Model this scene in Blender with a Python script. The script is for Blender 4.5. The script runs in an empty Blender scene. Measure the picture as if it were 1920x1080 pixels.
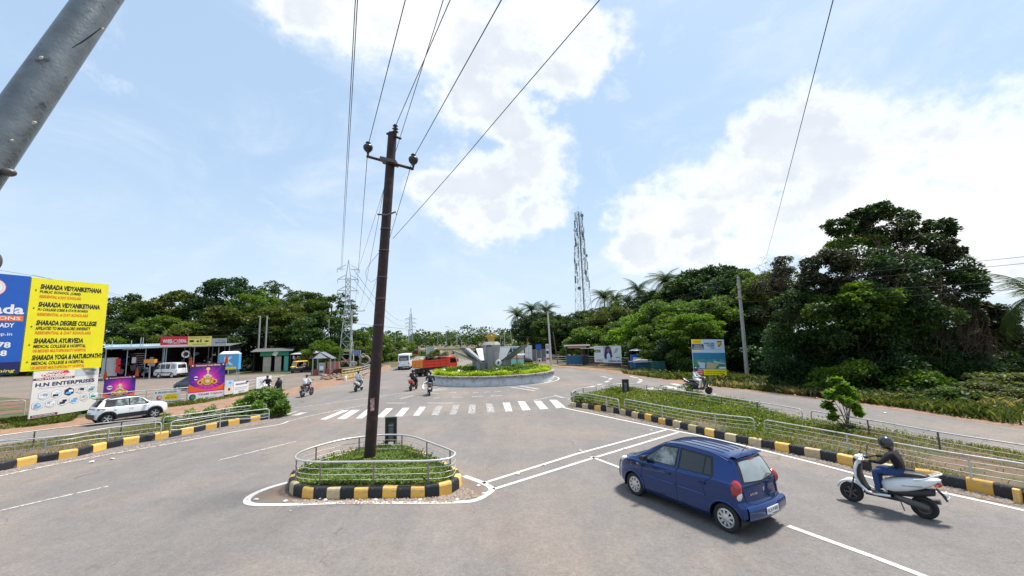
import bpy,bmesh,math,random
import numpy as np
from math import sin,cos,pi,sqrt,radians,atan2,tan
from mathutils import Vector,Matrix,Euler
random.seed(7)
SC=bpy.context.scene
COL=SC.collection
# ------------------------------------------------------------------ camera
F0,P0,R0,H0=757.0,0.130,-0.030,3.89
_c,_s,_cp,_sp=cos(R0),sin(R0),cos(P0),sin(P0)
_R=np.array([1,0,0.]);_U=np.array([0,-_sp,_cp]);_F=np.array([0,_cp,_sp])
_R2=_c*_R+_s*_U;_U2=-_s*_R+_c*_U
cd=bpy.data.cameras.new('camera');cam=bpy.data.objects.new('camera',cd);COL.objects.link(cam)
cd.sensor_width=36;cd.lens=36*F0/1920;cd.clip_end=5000;cd.clip_start=0.05
M=Matrix(((_R2[0],_U2[0],-_F[0],0),(_R2[1],_U2[1],-_F[1],0),(_R2[2],_U2[2],-_F[2],H0),(0,0,0,1)))
cam.matrix_world=M
SC.camera=cam
def ray(px,py):
 return _R2*(px-960)/F0-_U2*(py-540)/F0+_F
def G(px,py,z=0.0):
 d=ray(px,py);t=(z-H0)/d[2]
 return Vector((d[0]*t,d[1]*t,z))
def P(px,py,Y):
 d=ray(px,py);t=Y/d[1]
 return Vector((d[0]*t,Y,H0+d[2]*t))
 # ------------------------------------------------------------------ world, sun, exposure
SUN_EL,SUN_AZ=radians(68),radians(58)
sd=bpy.data.lights.new('sun','SUN');sun=bpy.data.objects.new('sun',sd);COL.objects.link(sun)
sd.energy=3.3;sd.angle=radians(9.0);sd.color=(1,.95,.88)
sdir=Vector((sin(SUN_AZ)*cos(SUN_EL),cos(SUN_AZ)*cos(SUN_EL),sin(SUN_EL)))
sun.rotation_euler=sdir.to_track_quat('Z','Y').to_euler()
sun.location=(0,0,60)
VS=SC.view_settings
SC.display_settings.display_device='sRGB'
VS.view_transform='Standard';VS.look='None';VS.gamma=1;VS.use_curve_mapping=False
VS.exposure=0.98
SC.render.engine='CYCLES'
try:
 SC.cycles.max_bounces=6;SC.cycles.transparent_max_bounces=6
 SC.cycles.use_denoising=True;SC.cycles.use_adaptive_sampling=True
except Exception:pass
W=bpy.data.worlds.new('World');SC.world=W;W.use_nodes=True
nt=W.node_tree;nt.nodes.clear()
def N(t,**k):
 n=nt.nodes.new(t)
 for a,b in k.items():setattr(n,a,b)
 return n
def L(a,b):nt.links.new(a,b)
def NM(op,a,b=None,c=None,clamp=False):
 n=nt.nodes.new('ShaderNodeMath');n.operation=op;n.use_clamp=clamp
 for i,v in enumerate((a,b,c)):
  if v is None:continue
  if hasattr(v,'links')or hasattr(v,'is_output'):nt.links.new(v,n.inputs[i])
  else:n.inputs[i].default_value=v
 return n.outputs[0]
def NR(v,a,b,c=0.,d=1.,t='SMOOTHSTEP'):
 n=nt.nodes.new('ShaderNodeMapRange');n.interpolation_type=t;n.clamp=True
 nt.links.new(v,n.inputs[0])
 for i,x in enumerate((a,b,c,d)):n.inputs[i+1].default_value=x
 return n.outputs[0]
tc=N('ShaderNodeTexCoord')
sky=N('ShaderNodeTexSky',sky_type='NISHITA');sky.sun_disc=False
sky.sun_elevation=SUN_EL;sky.sun_rotation=SUN_AZ
sky.air_density=1.0;sky.dust_density=1.6;sky.ozone_density=1.0
sep=N('ShaderNodeSeparateXYZ');L(tc.outputs['Generated'],sep.inputs[0])
def vnoise(scale,det,rough,off=(0,0,0),zs=1.0,dist=0.0):
 mp=N('ShaderNodeMapping');mp.inputs['Location'].default_value=off
 mp.inputs['Scale'].default_value=(1,1,zs);L(tc.outputs['Generated'],mp.inputs[0])
 n=N('ShaderNodeTexNoise');n.inputs['Scale'].default_value=scale;n.inputs['Detail'].default_value=det
 n.inputs['Roughness'].default_value=rough;n.inputs['Distortion'].default_value=dist
 L(mp.outputs[0],n.inputs['Vector']);return n.outputs['Fac']
def blob(px,py,rx,ry):
 c=Vector(ray(px,py));c.normalize()
 e1=Vector(ray(px+10,py));e1.normalize();e2=Vector(ray(px,py-10));e2.normalize()
 e1=(e1-c);k1=e1.length/10;e1.normalize();e2=(e2-c);k2=e2.length/10;e2.normalize()
 s=N('ShaderNodeVectorMath',operation='SUBTRACT');L(tc.outputs['Generated'],s.inputs[0]);s.inputs[1].default_value=c
 out=[]
 for e,k,r in((e1,k1,rx),(e2,k2,ry)):
  d=N('ShaderNodeVectorMath',operation='DOT_PRODUCT');L(s.outputs[0],d.inputs[0]);d.inputs[1].default_value=e/(k*r)
  out.append(NM('POWER',NM('ABSOLUTE',d.outputs['Value']),2.0))
 front=N('ShaderNodeVectorMath',operation='DOT_PRODUCT');L(tc.outputs['Generated'],front.inputs[0]);front.inputs[1].default_value=c
 q=NM('SQRT',NM('ADD',out[0],out[1]))
 q=NM('ADD',q,NM('MULTIPLY',NM('LESS_THAN',front.outputs['Value'],0.0),9.0))
 return NM('SUBTRACT',1.0,q)
CLOUDS=[(700,30,170,90),(880,60,240,90),(1010,40,130,80),(1080,130,60,45),(960,110,150,60),(580,20,80,60),(900,190,90,60),(960,235,60,50),(990,310,85,70),(900,350,120,65),(830,345,70,40),(930,400,90,55),(990,400,60,40),(1480,262,130,75),(1560,290,170,80),(1700,270,230,75),(1850,290,240,100),(1370,345,150,60),(1480,400,170,60),(1300,410,120,50),(1620,390,300,90),(1850,420,250,100),(1230,400,90,60),(1205,465,55,50),(1360,475,80,35),(2150,330,260,150),(2500,250,300,200)]
acc=None
for b in CLOUDS:
 o=blob(*b)
 acc=o if acc is None else NM('MAXIMUM',acc,o)
acc=NM('MAXIMUM',acc,-1.2)
n1=vnoise(7.5,9,.62,(3.1,.4,1.7),1.2)
n2=vnoise(26,6,.6,(1,2,3),1.2)
edge=NM('ADD',acc,NM('MULTIPLY_ADD',n1,2.5,-1.22))
edge=NM('ADD',edge,NM('MULTIPLY_ADD',n2,.9,-.45))
dens=NR(edge,-.34,.46)
# thin high veil, everywhere
veil=NR(vnoise(2.6,8,.62,(5,1,8),2.2,.5),.44,.78,.04,.6)
wisp=NR(vnoise(5.5,7,.68,(2.5,7,1),1.6,.8),.52,.76,0,.42)
veil=NM('MAXIMUM',veil,wisp)
hz=NR(sep.outputs['Z'],-.02,.42,.72,0)
def MIX(f,a,b):
 m=N('ShaderNodeMix',data_type='RGBA')
 L(f,m.inputs[0])
 for i,v in((6,a),(7,b)):
  if isinstance(v,tuple):m.inputs[i].default_value=v
  else:L(v,m.inputs[i])
 return m.outputs[2]
SKYG=N('ShaderNodeMix',data_type='RGBA');SKYG.blend_type='MULTIPLY';SKYG.inputs[0].default_value=1
L(sky.outputs[0],SKYG.inputs[6]);SKYG.inputs[7].default_value=(.30,.30,.30,1)
base=N('ShaderNodeMix',data_type='RGBA');base.blend_type='ADD';base.inputs[0].default_value=1;L(SKYG.outputs[2],base.inputs[6]);base.inputs[7].default_value=(1.9,2.65,3.55,1)
base=MIX(hz,base.outputs[2],(3.9,4.6,5.15,1))
base=MIX(veil,base,(4.7,5.1,5.5,1))
shade=NM('ADD',NR(vnoise(5.0,6,.55,(3.1,.4,1.86),1.2),.36,.58),NR(acc,0.,.9,.25,-.1))
shade=NM('MULTIPLY',NM('MINIMUM',NM('MAXIMUM',shade,0.0),1.0),NR(edge,.05,.7))
cc=MIX(shade,(5.75,5.8,5.85,1),(4.15,4.4,4.75,1))
fin=MIX(NM('MULTIPLY',dens,.93),base,cc)
bg=N('ShaderNodeBackground');bg.inputs['Strength'].default_value=0.10
L(fin,bg.inputs['Color'])
wo=N('ShaderNodeOutputWorld');L(bg.outputs[0],wo.inputs[0])
W.cycles.sampling_method='MANUAL';W.cycles.sample_map_resolution=512
# ------------------------------------------------------------------ materials
MATS={}
def mat(name,col,rough=.6,metal=0.,var=0.,vscale=3.,bump=0.,bscale=30.,spec=.5,col2=None,c2s=2.,c2t=(.5,.6),trans=0.,coat=0.,emit=None,alpha=1.,objv=0.,det=5.):
 if name in MATS:return MATS[name]
 m=bpy.data.materials.new(name);m.use_nodes=True;t=m.node_tree;b=t.nodes['Principled BSDF']
 c4=(*col,1)
 b.inputs['Base Color'].default_value=c4
 b.inputs['Roughness'].default_value=rough;b.inputs['Metallic'].default_value=metal
 b.inputs['Specular IOR Level'].default_value=spec
 if coat:b.inputs['Coat Weight'].default_value=coat;b.inputs['Coat Roughness'].default_value=.05
 if trans:b.inputs['Transmission Weight'].default_value=trans
 if alpha<1:b.inputs['Alpha'].default_value=alpha
 tcn=t.nodes.new('ShaderNodeTexCoord');vec=tcn.outputs['Object']
 last=None
 def noise(s,d,r=.55):
  n=t.nodes.new('ShaderNodeTexNoise');n.inputs['Scale'].default_value=s;n.inputs['Detail'].default_value=d;n.inputs['Roughness'].default_value=r
  t.links.new(vec,n.inputs['Vector']);return n.outputs['Fac']
 if col2:
  mr=t.nodes.new('ShaderNodeMapRange');mr.inputs[1].default_value=c2t[0];mr.inputs[2].default_value=c2t[1]
  t.links.new(noise(c2s,det,.65),mr.inputs[0])
  mx=t.nodes.new('ShaderNodeMix');mx.data_type='RGBA';mx.inputs[6].default_value=c4;mx.inputs[7].default_value=(*col2,1)
  t.links.new(mr.outputs[0],mx.inputs[0]);last=mx.outputs[2]
 if var or objv:
  h=t.nodes.new('ShaderNodeHueSaturation')
  if last:t.links.new(last,h.inputs['Color'])
  else:h.inputs['Color'].default_value=c4
  mr=t.nodes.new('ShaderNodeMapRange');mr.inputs[1].default_value=.25;mr.inputs[2].default_value=.75
  mr.inputs[3].default_value=1-var;mr.inputs[4].default_value=1+var
  t.links.new(noise(vscale,6),mr.inputs[0]);v=mr.outputs[0]
  if objv:
   oi=t.nodes.new('ShaderNodeObjectInfo');mm=t.nodes.new('ShaderNodeMapRange');mm.inputs[3].default_value=1-objv;mm.inputs[4].default_value=1+objv
   t.links.new(oi.outputs['Random'],mm.inputs[0]);mu=t.nodes.new('ShaderNodeMath');mu.operation='MULTIPLY'
   t.links.new(v,mu.inputs[0]);t.links.new(mm.outputs[0],mu.inputs[1]);v=mu.outputs[0]
  t.links.new(v,h.inputs['Value']);last=h.outputs[0]
 if last:t.links.new(last,b.inputs['Base Color'])
 if bump:
  bp=t.nodes.new('ShaderNodeBump');bp.inputs['Strength'].default_value=bump;bp.inputs['Distance'].default_value=.02
  t.links.new(noise(bscale,4),bp.inputs['Height']);t.links.new(bp.outputs[0],b.inputs['Normal'])
 if emit:b.inputs['Emission Color'].default_value=(*emit[0],1);b.inputs['Emission Strength'].default_value=emit[1]
 MATS[name]=m;return m
def leafmat(name,a,b_,c_,tr=.35,rough=.55,hue=.0):
 """a,b_,c_ : leaf colours mixed per clump and per leaf"""
 m=bpy.data.materials.new(name);m.use_nodes=True;t=m.node_tree;t.nodes.clear()
 out=t.nodes.new('ShaderNodeOutputMaterial');tcn=t.nodes.new('ShaderNodeTexCoord')
 ge=t.nodes.new('ShaderNodeNewGeometry');oi=t.nodes.new('ShaderNodeObjectInfo')
 no=t.nodes.new('ShaderNodeTexNoise');no.inputs['Scale'].default_value=.55;no.inputs['Detail'].default_value=3
 ad=t.nodes.new('ShaderNodeVectorMath');ad.operation='ADD'
 t.links.new(tcn.outputs['Object'],ad.inputs[0]);t.links.new(oi.outputs['Location'],ad.inputs[1]);t.links.new(ad.outputs[0],no.inputs['Vector'])
 m1=t.nodes.new('ShaderNodeMapRange');m1.inputs[1].default_value=.38;m1.inputs[2].default_value=.62;t.links.new(no.outputs['Fac'],m1.inputs[0])
 x1=t.nodes.new('ShaderNodeMix');x1.data_type='RGBA';x1.inputs[6].default_value=(*a,1);x1.inputs[7].default_value=(*b_,1);t.links.new(m1.outputs[0],x1.inputs[0])
 m2=t.nodes.new('ShaderNodeMapRange');m2.inputs[1].default_value=.55;m2.inputs[2].default_value=1;t.links.new(ge.outputs['Random Per Island'],m2.inputs[0])
 x2=t.nodes.new('ShaderNodeMix');x2.data_type='RGBA';x2.inputs[7].default_value=(*c_,1);t.links.new(x1.outputs[2],x2.inputs[6]);t.links.new(m2.outputs[0],x2.inputs[0])
 hs=t.nodes.new('ShaderNodeHueSaturation');t.links.new(x2.outputs[2],hs.inputs['Color'])
 mv=t.nodes.new('ShaderNodeMapRange');mv.inputs[3].default_value=.72;mv.inputs[4].default_value=1.28;t.links.new(oi.outputs['Random'],mv.inputs[0]);t.links.new(mv.outputs[0],hs.inputs['Value'])
 p=t.nodes.new('ShaderNodeBsdfPrincipled');p.inputs['Roughness'].default_value=rough;p.inputs['Specular IOR Level'].default_value=.3;t.links.new(hs.outputs[0],p.inputs['Base Color'])
 tr_=t.nodes.new('ShaderNodeBsdfTranslucent')
 g2=t.nodes.new('ShaderNodeMix');g2.data_type='RGBA';g2.blend_type='MULTIPLY';g2.inputs[0].default_value=1;g2.inputs[7].default_value=(1.5,1.6,.55,1);t.links.new(hs.outputs[0],g2.inputs[6]);t.links.new(g2.outputs[2],tr_.inputs[0])
 ms=t.nodes.new('ShaderNodeMixShader');ms.inputs[0].default_value=tr;t.links.new(p.outputs[0],ms.inputs[1]);t.links.new(tr_.outputs[0],ms.inputs[2]);t.links.new(ms.outputs[0],out.inputs[0])
 MATS[name]=m;return m
 # ------------------------------------------------------------------ mesh building
class MB:
 def __init__(s):s.v=[];s.f=[];s.m=[];s.mats=[];s.cur=0;s.sm=[];s.smooth=False
 def use(s,m,smooth=None):
  if m not in s.mats:s.mats.append(m)
  s.cur=s.mats.index(m)
  if smooth is not None:s.smooth=smooth
  return s
 def add(s,vs,fs,smooth=None):
  n=len(s.v);s.v+=[tuple(v)for v in vs]
  for f in fs:s.f.append(tuple(i+n for i in f));s.m.append(s.cur);s.sm.append(s.smooth if smooth is None else smooth)
  return s
 def box(s,c,d,rot=None,taper=None):
  hx,hy,hz=d[0]/2,d[1]/2,d[2]/2
  vs=[]
  for z in(-1,1):
   k=1 if(z<0 or not taper)else taper
   for x,y in((-1,-1),(1,-1),(1,1),(-1,1)):vs.append(Vector((x*hx*k,y*hy*k,z*hz)))
  if rot is not None:
   R=Euler(rot).to_matrix()if not isinstance(rot,Matrix)else rot
   vs=[R@v for v in vs]
  c=Vector(c);vs=[v+c for v in vs]
  return s.add(vs,[(0,3,2,1),(4,5,6,7),(0,1,5,4),(1,2,6,5),(2,3,7,6),(3,0,4,7)],smooth=False)
 def cyl(s,a,b,r0,r1=None,n=8,cap=True,smooth=True):
  a=Vector(a);b=Vector(b);r1=r0 if r1 is None else r1
  d=(b-a)
  if d.length<1e-6:return s
  q=d.to_track_quat('Z','Y');vs=[]
  for p,r in((a,r0),(b,r1)):
   for i in range(n):
    t=2*pi*i/n;vs.append(p+q@Vector((r*cos(t),r*sin(t),0)))
  fs=[(i,(i+1)%n,n+(i+1)%n,n+i)for i in range(n)]
  s.add(vs,fs,smooth=smooth)
  if cap:s.add(vs,[tuple(range(n-1,-1,-1)),tuple(range(n,2*n))],smooth=False)
  return s
 def tube(s,pts,r,n=6,closed=False,caps=True):
  pts=[Vector(p)for p in pts];m=len(pts)
  rr=r if isinstance(r,(list,tuple))else[r]*m
  vs=[];prev=None
  for i,p in enumerate(pts):
   if closed:d=pts[(i+1)%m]-pts[i-1]
   else:d=pts[min(i+1,m-1)]-pts[max(i-1,0)]
   if d.length<1e-9:d=Vector((0,0,1))
   d.normalize()
   if prev is None:
    u=d.cross(Vector((0,0,1)));
    if u.length<.05:u=d.cross(Vector((0,1,0)))
   else:u=prev-d*prev.dot(d)
   u.normalize();prev=u;w=d.cross(u)
   for k in range(n):
    t=2*pi*k/n;vs.append(p+(u*cos(t)+w*sin(t))*rr[i])
  fs=[]
  for i in range(m if closed else m-1):
   j=(i+1)%m
   for k in range(n):fs.append((i*n+k,i*n+(k+1)%n,j*n+(k+1)%n,j*n+k))
  s.add(vs,fs,smooth=True)
  if caps and not closed:s.add(vs,[tuple(range(n)),tuple(range(len(vs)-1,len(vs)-n-1,-1))],smooth=False)
  return s
 def ell(s,c,r,n=12,m=8,rot=None):
  vs=[];c=Vector(c)
  R=Euler(rot).to_matrix()if rot is not None else None
  for j in range(m+1):
   ph=-pi/2+pi*j/m
   for i in range(n):
    t=2*pi*i/n;v=Vector((r[0]*cos(ph)*cos(t),r[1]*cos(ph)*sin(t),r[2]*sin(ph)))
    if R:v=R@v
    vs.append(v+c)
  fs=[(j*n+i,j*n+(i+1)%n,(j+1)*n+(i+1)%n,(j+1)*n+i)for j in range(m)for i in range(n)]
  return s.add(vs,fs,smooth=True)
 def lathe(s,prof,c=(0,0,0),axis='Z',n=16):
  vs=[];c=Vector(c)
  for r,h in prof:
   for i in range(n):
    t=2*pi*i/n
    v=(r*cos(t),r*sin(t),h)if axis=='Z' else((r*cos(t),h,r*sin(t))if axis=='Y' else(h,r*cos(t),r*sin(t)))
    vs.append(Vector(v)+c)
  fs=[(j*n+i,j*n+(i+1)%n,(j+1)*n+(i+1)%n,(j+1)*n+i)for j in range(len(prof)-1)for i in range(n)]
  return s.add(vs,fs,smooth=True)
 def prism(s,poly,z0,z1,top=True,bottom=False,sides=True):
  n=len(poly);a=sum(poly[i][0]*poly[(i+1)%n][1]-poly[(i+1)%n][0]*poly[i][1]for i in range(n))
  if a<0:poly=poly[::-1]
  vs=[(p[0],p[1],z0)for p in poly]+[(p[0],p[1],z1)for p in poly]
  fs=[]
  if sides:fs+=[(i,(i+1)%n,n+(i+1)%n,n+i)for i in range(n)]
  if top:fs.append(tuple(range(n,2*n)))
  if bottom:fs.append(tuple(range(n-1,-1,-1)))
  return s.add(vs,fs,smooth=False)
 def extr(s,poly,y0,y1):
  """polygon in x,z extruded along y"""
  n=len(poly);vs=[(p[0],y0,p[1])for p in poly]+[(p[0],y1,p[1])for p in poly]
  fs=[(i,n+i,n+(i+1)%n,(i+1)%n)for i in range(n)]+[tuple(range(n)),tuple(range(2*n-1,n-1,-1))]
  return s.add(vs,fs,smooth=False)
 def grid(s,rows,smooth=True,flip=False):
  n=len(rows[0]);vs=[p for r in rows for p in r]
  fs=[]
  for j in range(len(rows)-1):
   for i in range(n-1):
    q=(j*n+i,j*n+i+1,(j+1)*n+i+1,(j+1)*n+i);fs.append(q[::-1]if flip else q)
  return s.add(vs,fs,smooth=smooth)
 def xf(s,Mx):
  s.v=[tuple(Mx@Vector(v))for v in s.v];return s
 def mesh(s,name):
  me=bpy.data.meshes.new(name);me.from_pydata(s.v,[],s.f)
  for m in s.mats:me.materials.append(m)
  if s.f:
   me.polygons.foreach_set('material_index',s.m);me.polygons.foreach_set('use_smooth',s.sm)
  me.update();return me
 def build(s,name,m=None,parent=None,loc=None,rot=None):
  if m is not None and not s.mats:s.mats=[m]
  o=bpy.data.objects.new(name,s.mesh(name));COL.objects.link(o)
  if parent is not None:o.parent=parent
  if loc is not None:o.location=loc
  if rot is not None:o.rotation_euler=rot
  return o
def tag(o,label=None,cat=None,group=None,kind=None):
 if label:o['label']=label
 if cat:o['category']=cat
 if group:o['group']=group
 if kind:o['kind']=kind
 return o
def thing(name,label,cat,loc=(0,0,0),rz=0.,group=None):
 o=bpy.data.objects.new(name,None);COL.objects.link(o);o.location=loc;o.rotation_euler=(0,0,rz);o.empty_display_size=.2
 return tag(o,label,cat,group)
def inst(name,me,parent=None,loc=(0,0,0),rot=(0,0,0),sc=(1,1,1)):
 o=bpy.data.objects.new(name,me);COL.objects.link(o);o.location=loc;o.rotation_euler=rot;o.scale=sc
 if parent is not None:o.parent=parent
 return o
def clone(o,parent=None,remap=None):
 c=o.copy();COL.objects.link(c);c.parent=parent
 if remap and c.data and any(sl.material and sl.material.name in remap for sl in o.material_slots):
  c.data=o.data.copy()
  for i,mm in enumerate(c.data.materials):
   if mm.name in remap:c.data.materials[i]=remap[mm.name]
 for ch in list(o.children):clone(ch,c,remap)
 return c
def textmesh(s,mt,box,bold=0.,shear=0.,depth=0.0,res=2):
 """lettering fitted into box (x0, z0, w, h) of the X-Z plane, facing -Y"""
 cu=bpy.data.curves.new('txt','FONT');cu.body=s;cu.size=1;cu.offset=bold;cu.shear=shear;cu.resolution_u=res;cu.extrude=0
 ob=bpy.data.objects.new('txt',cu);me=bpy.data.meshes.new_from_object(ob)
 bpy.data.objects.remove(ob);bpy.data.curves.remove(cu)
 co=np.zeros(len(me.vertices)*3);me.vertices.foreach_get('co',co);co=co.reshape(-1,3)
 vs=co.copy();fs=[tuple(p.vertices)for p in me.polygons];bpy.data.meshes.remove(me)
 if not len(vs):return None
 x0,z0,w,h=box;a=vs.min(0);b=vs.max(0)
 X=x0+(vs[:,0]-a[0])/max(b[0]-a[0],1e-6)*w
 Z=z0+(vs[:,1]-a[1])/max(b[1]-a[1],1e-6)*h
 return[(float(x),0.,float(z))for x,z in zip(X,Z)],fs
def letters(mb,s,mt,box,y=0.,bold=0.,shear=0.):
 r=textmesh(s,mt,box,bold,shear)
 if r is None:return mb
 mb.use(mt);mb.add([(v[0],y,v[2])for v in r[0]],r[1],smooth=False);return mb
def curve2(pts,n=8,closed=False):
 """Catmull-Rom through 2D/3D points"""
 pts=[Vector(p)for p in pts];out=[];m=len(pts)
 for i in range(m if closed else m-1):
  p0=pts[i-1]if(closed or i>0)else pts[0];p1=pts[i];p2=pts[(i+1)%m]
  p3=pts[(i+2)%m]if(closed or i+2<m)else pts[-1]
  for k in range(n):
   t=k/n
   out.append(.5*((2*p1)+(p2-p0)*t+(2*p0-5*p1+4*p2-p3)*t*t+(3*p1-p0-3*p2+p3)*t**3))
 if not closed:out.append(pts[-1])
 return out
def resample(pts,step):
 pts=[Vector(p)for p in pts];out=[pts[0].copy()];acc=0.
 for a,b in zip(pts,pts[1:]):
  d=(b-a).length;t=step-acc
  while t<=d:out.append(a.lerp(b,t/d));t+=step
  acc=(acc+d)%step if d else acc
 return out
 # shared materials
def setup_mats():
 mat('white_metal',(.52,.52,.50),.45,.2,var=.12,col2=(.24,.19,.15),c2s=5,c2t=(.55,.72))
 mat('steel',(.55,.55,.54),.38,.85,var=.1)
 mat('dark_steel',(.12,.11,.11),.5,.6,var=.1)
 mat('black',(.012,.012,.013),.5)
 mat('rubber',(.02,.02,.02),.8)
 mat('black_plastic',(.02,.02,.022),.45)
 mat('glass_dark',(.012,.016,.018),.06,spec=.8)
 mat('glass_pale',(.27,.30,.30),.12,spec=.9,var=.12,vscale=5)
 mat('chrome',(.75,.75,.75),.18,1.)
 mat('alloy',(.5,.5,.5),.35,.7)
 mat('white_paint',(.80,.80,.80),.3,coat=.5)
 mat('skin',(.22,.11,.065),.6)
 mat('hair',(.01,.008,.007),.6)
 mat('print_white',(.80,.80,.80),.5,var=.03)
 mat('print_black',(.015,.015,.018),.5)
 mat('print_red',(.62,.02,.03),.5)
 mat('print_orange',(.85,.17,.02),.5)
 mat('print_yellow',(.88,.78,.01),.5,var=.05,vscale=1.3,bump=.5,bscale=2.2)
 mat('print_blue',(.012,.10,.46),.5,var=.06,vscale=1.3,bump=.5,bscale=2.2)
 mat('print_navy',(.01,.015,.10),.5)
 mat('print_grey',(.35,.36,.38),.5)
 mat('tail_red',(.36,.005,.008),.15,spec=.8,coat=.6)
 mat('lamp_clear',(.75,.75,.72),.1,spec=.9)
 mat('concrete',(.36,.35,.33),.85,var=.16,vscale=3,bump=.3,bscale=25,col2=(.20,.19,.17),c2s=1.4,c2t=(.55,.75))
setup_mats()
MT=MATS
# ------------------------------------------------------------------ ground, roads, markings
def asphalt_material(name,base,dust,dlo=.46,dhi=.68,ds=.16):
 m=bpy.data.materials.new(name);m.use_nodes=True;t=m.node_tree;b=t.nodes['Principled BSDF']
 tcn=t.nodes.new('ShaderNodeTexCoord')
 def noise(s,d,r=.6,dist=0.,sc=None):
  n=t.nodes.new('ShaderNodeTexNoise');n.inputs['Scale'].default_value=s;n.inputs['Detail'].default_value=d;n.inputs['Roughness'].default_value=r;n.inputs['Distortion'].default_value=dist
  if sc:
   mp=t.nodes.new('ShaderNodeMapping');mp.inputs['Scale'].default_value=sc;t.links.new(tcn.outputs['Object'],mp.inputs[0]);t.links.new(mp.outputs[0],n.inputs['Vector'])
  else:t.links.new(tcn.outputs['Object'],n.inputs['Vector'])
  return n.outputs['Fac']
 def mr(v,a,b_,c=0,d=1):
  n=t.nodes.new('ShaderNodeMapRange');t.links.new(v,n.inputs[0])
  for i,x in enumerate((a,b_,c,d)):n.inputs[i+1].default_value=x
  return n.outputs[0]
 def mul(a,b_):
  n=t.nodes.new('ShaderNodeMath');n.operation='MULTIPLY';t.links.new(a,n.inputs[0])
  if isinstance(b_,float):n.inputs[1].default_value=b_
  else:t.links.new(b_,n.inputs[1])
  return n.outputs[0]
 mx=t.nodes.new('ShaderNodeMix');mx.data_type='RGBA';mx.inputs[6].default_value=(*base,1);mx.inputs[7].default_value=(*dust,1)
 t.links.new(mr(noise(ds,6,.62,.4),dlo,dhi,.0,.7),mx.inputs[0])
 # old patches and oil stains
 st=t.nodes.new('ShaderNodeMix');st.data_type='RGBA';st.inputs[7].default_value=(base[0]*.55,base[1]*.55,base[2]*.56,1)
 t.links.new(mr(noise(1.7,5,.75),.62,.74,0,.5),st.inputs[0]);t.links.new(mx.outputs[2],st.inputs[6])
 h=t.nodes.new('ShaderNodeHueSaturation')
 vo=t.nodes.new('ShaderNodeTexVoronoi');vo.feature='DISTANCE_TO_EDGE';vo.inputs['Scale'].default_value=.22
 wp=t.nodes.new('ShaderNodeTexNoise');wp.inputs['Scale'].default_value=.9;wp.inputs['Detail'].default_value=8;t.links.new(tcn.outputs['Object'],wp.inputs['Vector'])
 wa=t.nodes.new('ShaderNodeVectorMath');wa.operation='MULTIPLY_ADD';t.links.new(wp.outputs['Color'],wa.inputs[0]);wa.inputs[1].default_value=(1.6,1.6,0);t.links.new(tcn.outputs['Object'],wa.inputs[2]);t.links.new(wa.outputs[0],vo.inputs['Vector'])
 ck=t.nodes.new('ShaderNodeMix');ck.data_type='RGBA';ck.inputs[6].default_value=(base[0]*.35,base[1]*.34,base[2]*.34,1);t.links.new(st.outputs[2],ck.inputs[7])
 cf=t.nodes.new('ShaderNodeMath');cf.operation='MAXIMUM';t.links.new(mr(vo.outputs['Distance'],.0005,.0035,.35,1),cf.inputs[0]);t.links.new(mr(noise(.35,3,.6),.60,.55),cf.inputs[1]);t.links.new(cf.outputs[0],ck.inputs[0])
 t.links.new(ck.outputs[2],h.inputs['Color'])
 v=mul(mr(noise(60,4,.8),.3,.7,.62,1.38),mr(noise(11,7,.85),.3,.7,.74,1.26))
 v=mul(v,mr(noise(2.2,5,.7),.3,.7,.90,1.10))
 v=mul(v,mr(noise(.5,5,.7,0,(1,.12,1)),.3,.7,.86,1.13))
 t.links.new(v,h.inputs['Value']);t.links.new(h.outputs[0],b.inputs['Base Color'])
 b.inputs['Roughness'].default_value=.82;b.inputs['Specular IOR Level'].default_value=.35
 bp=t.nodes.new('ShaderNodeBump');bp.inputs['Strength'].default_value=.35;bp.inputs['Distance'].default_value=.01
 t.links.new(noise(90,3,.8),bp.inputs['Height']);t.links.new(bp.outputs[0],b.inputs['Normal'])
 MATS[name]=m;return m
AS=asphalt_material('asphalt',(.166,.151,.140),(.26,.20,.158))
AS2=asphalt_material('old_asphalt',(.150,.132,.115),(.22,.165,.12),.35,.6)
EARTH=mat('earth',(.16,.085,.045),.95,var=.22,vscale=2.5,bump=.6,bscale=6,col2=(.055,.075,.02),c2s=.35,c2t=(.42,.55))
REDS=mat('red_soil',(.27,.155,.095),.95,var=.25,vscale=3,bump=.6,bscale=9,col2=(.17,.125,.09),c2s=1.1,c2t=(.5,.62))
def sheet(name,poly,z,m,kind='structure',label=None):
 b=MB();b.prism([(p[0],p[1])for p in poly],z,z,sides=False)
 o=b.build(name,m);o['kind']=kind
 if label:o['label']=label
 return o
b=MB();R_=2500
b.add([(-R_,-200,0),(R_,-200,0),(R_,R_,0),(-R_,R_,0)],[(0,1,2,3)])
tag(b.build('ground',EARTH),kind='structure')
g=lambda L_,z=0:[G(x,y,z)for x,y in L_]
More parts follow.
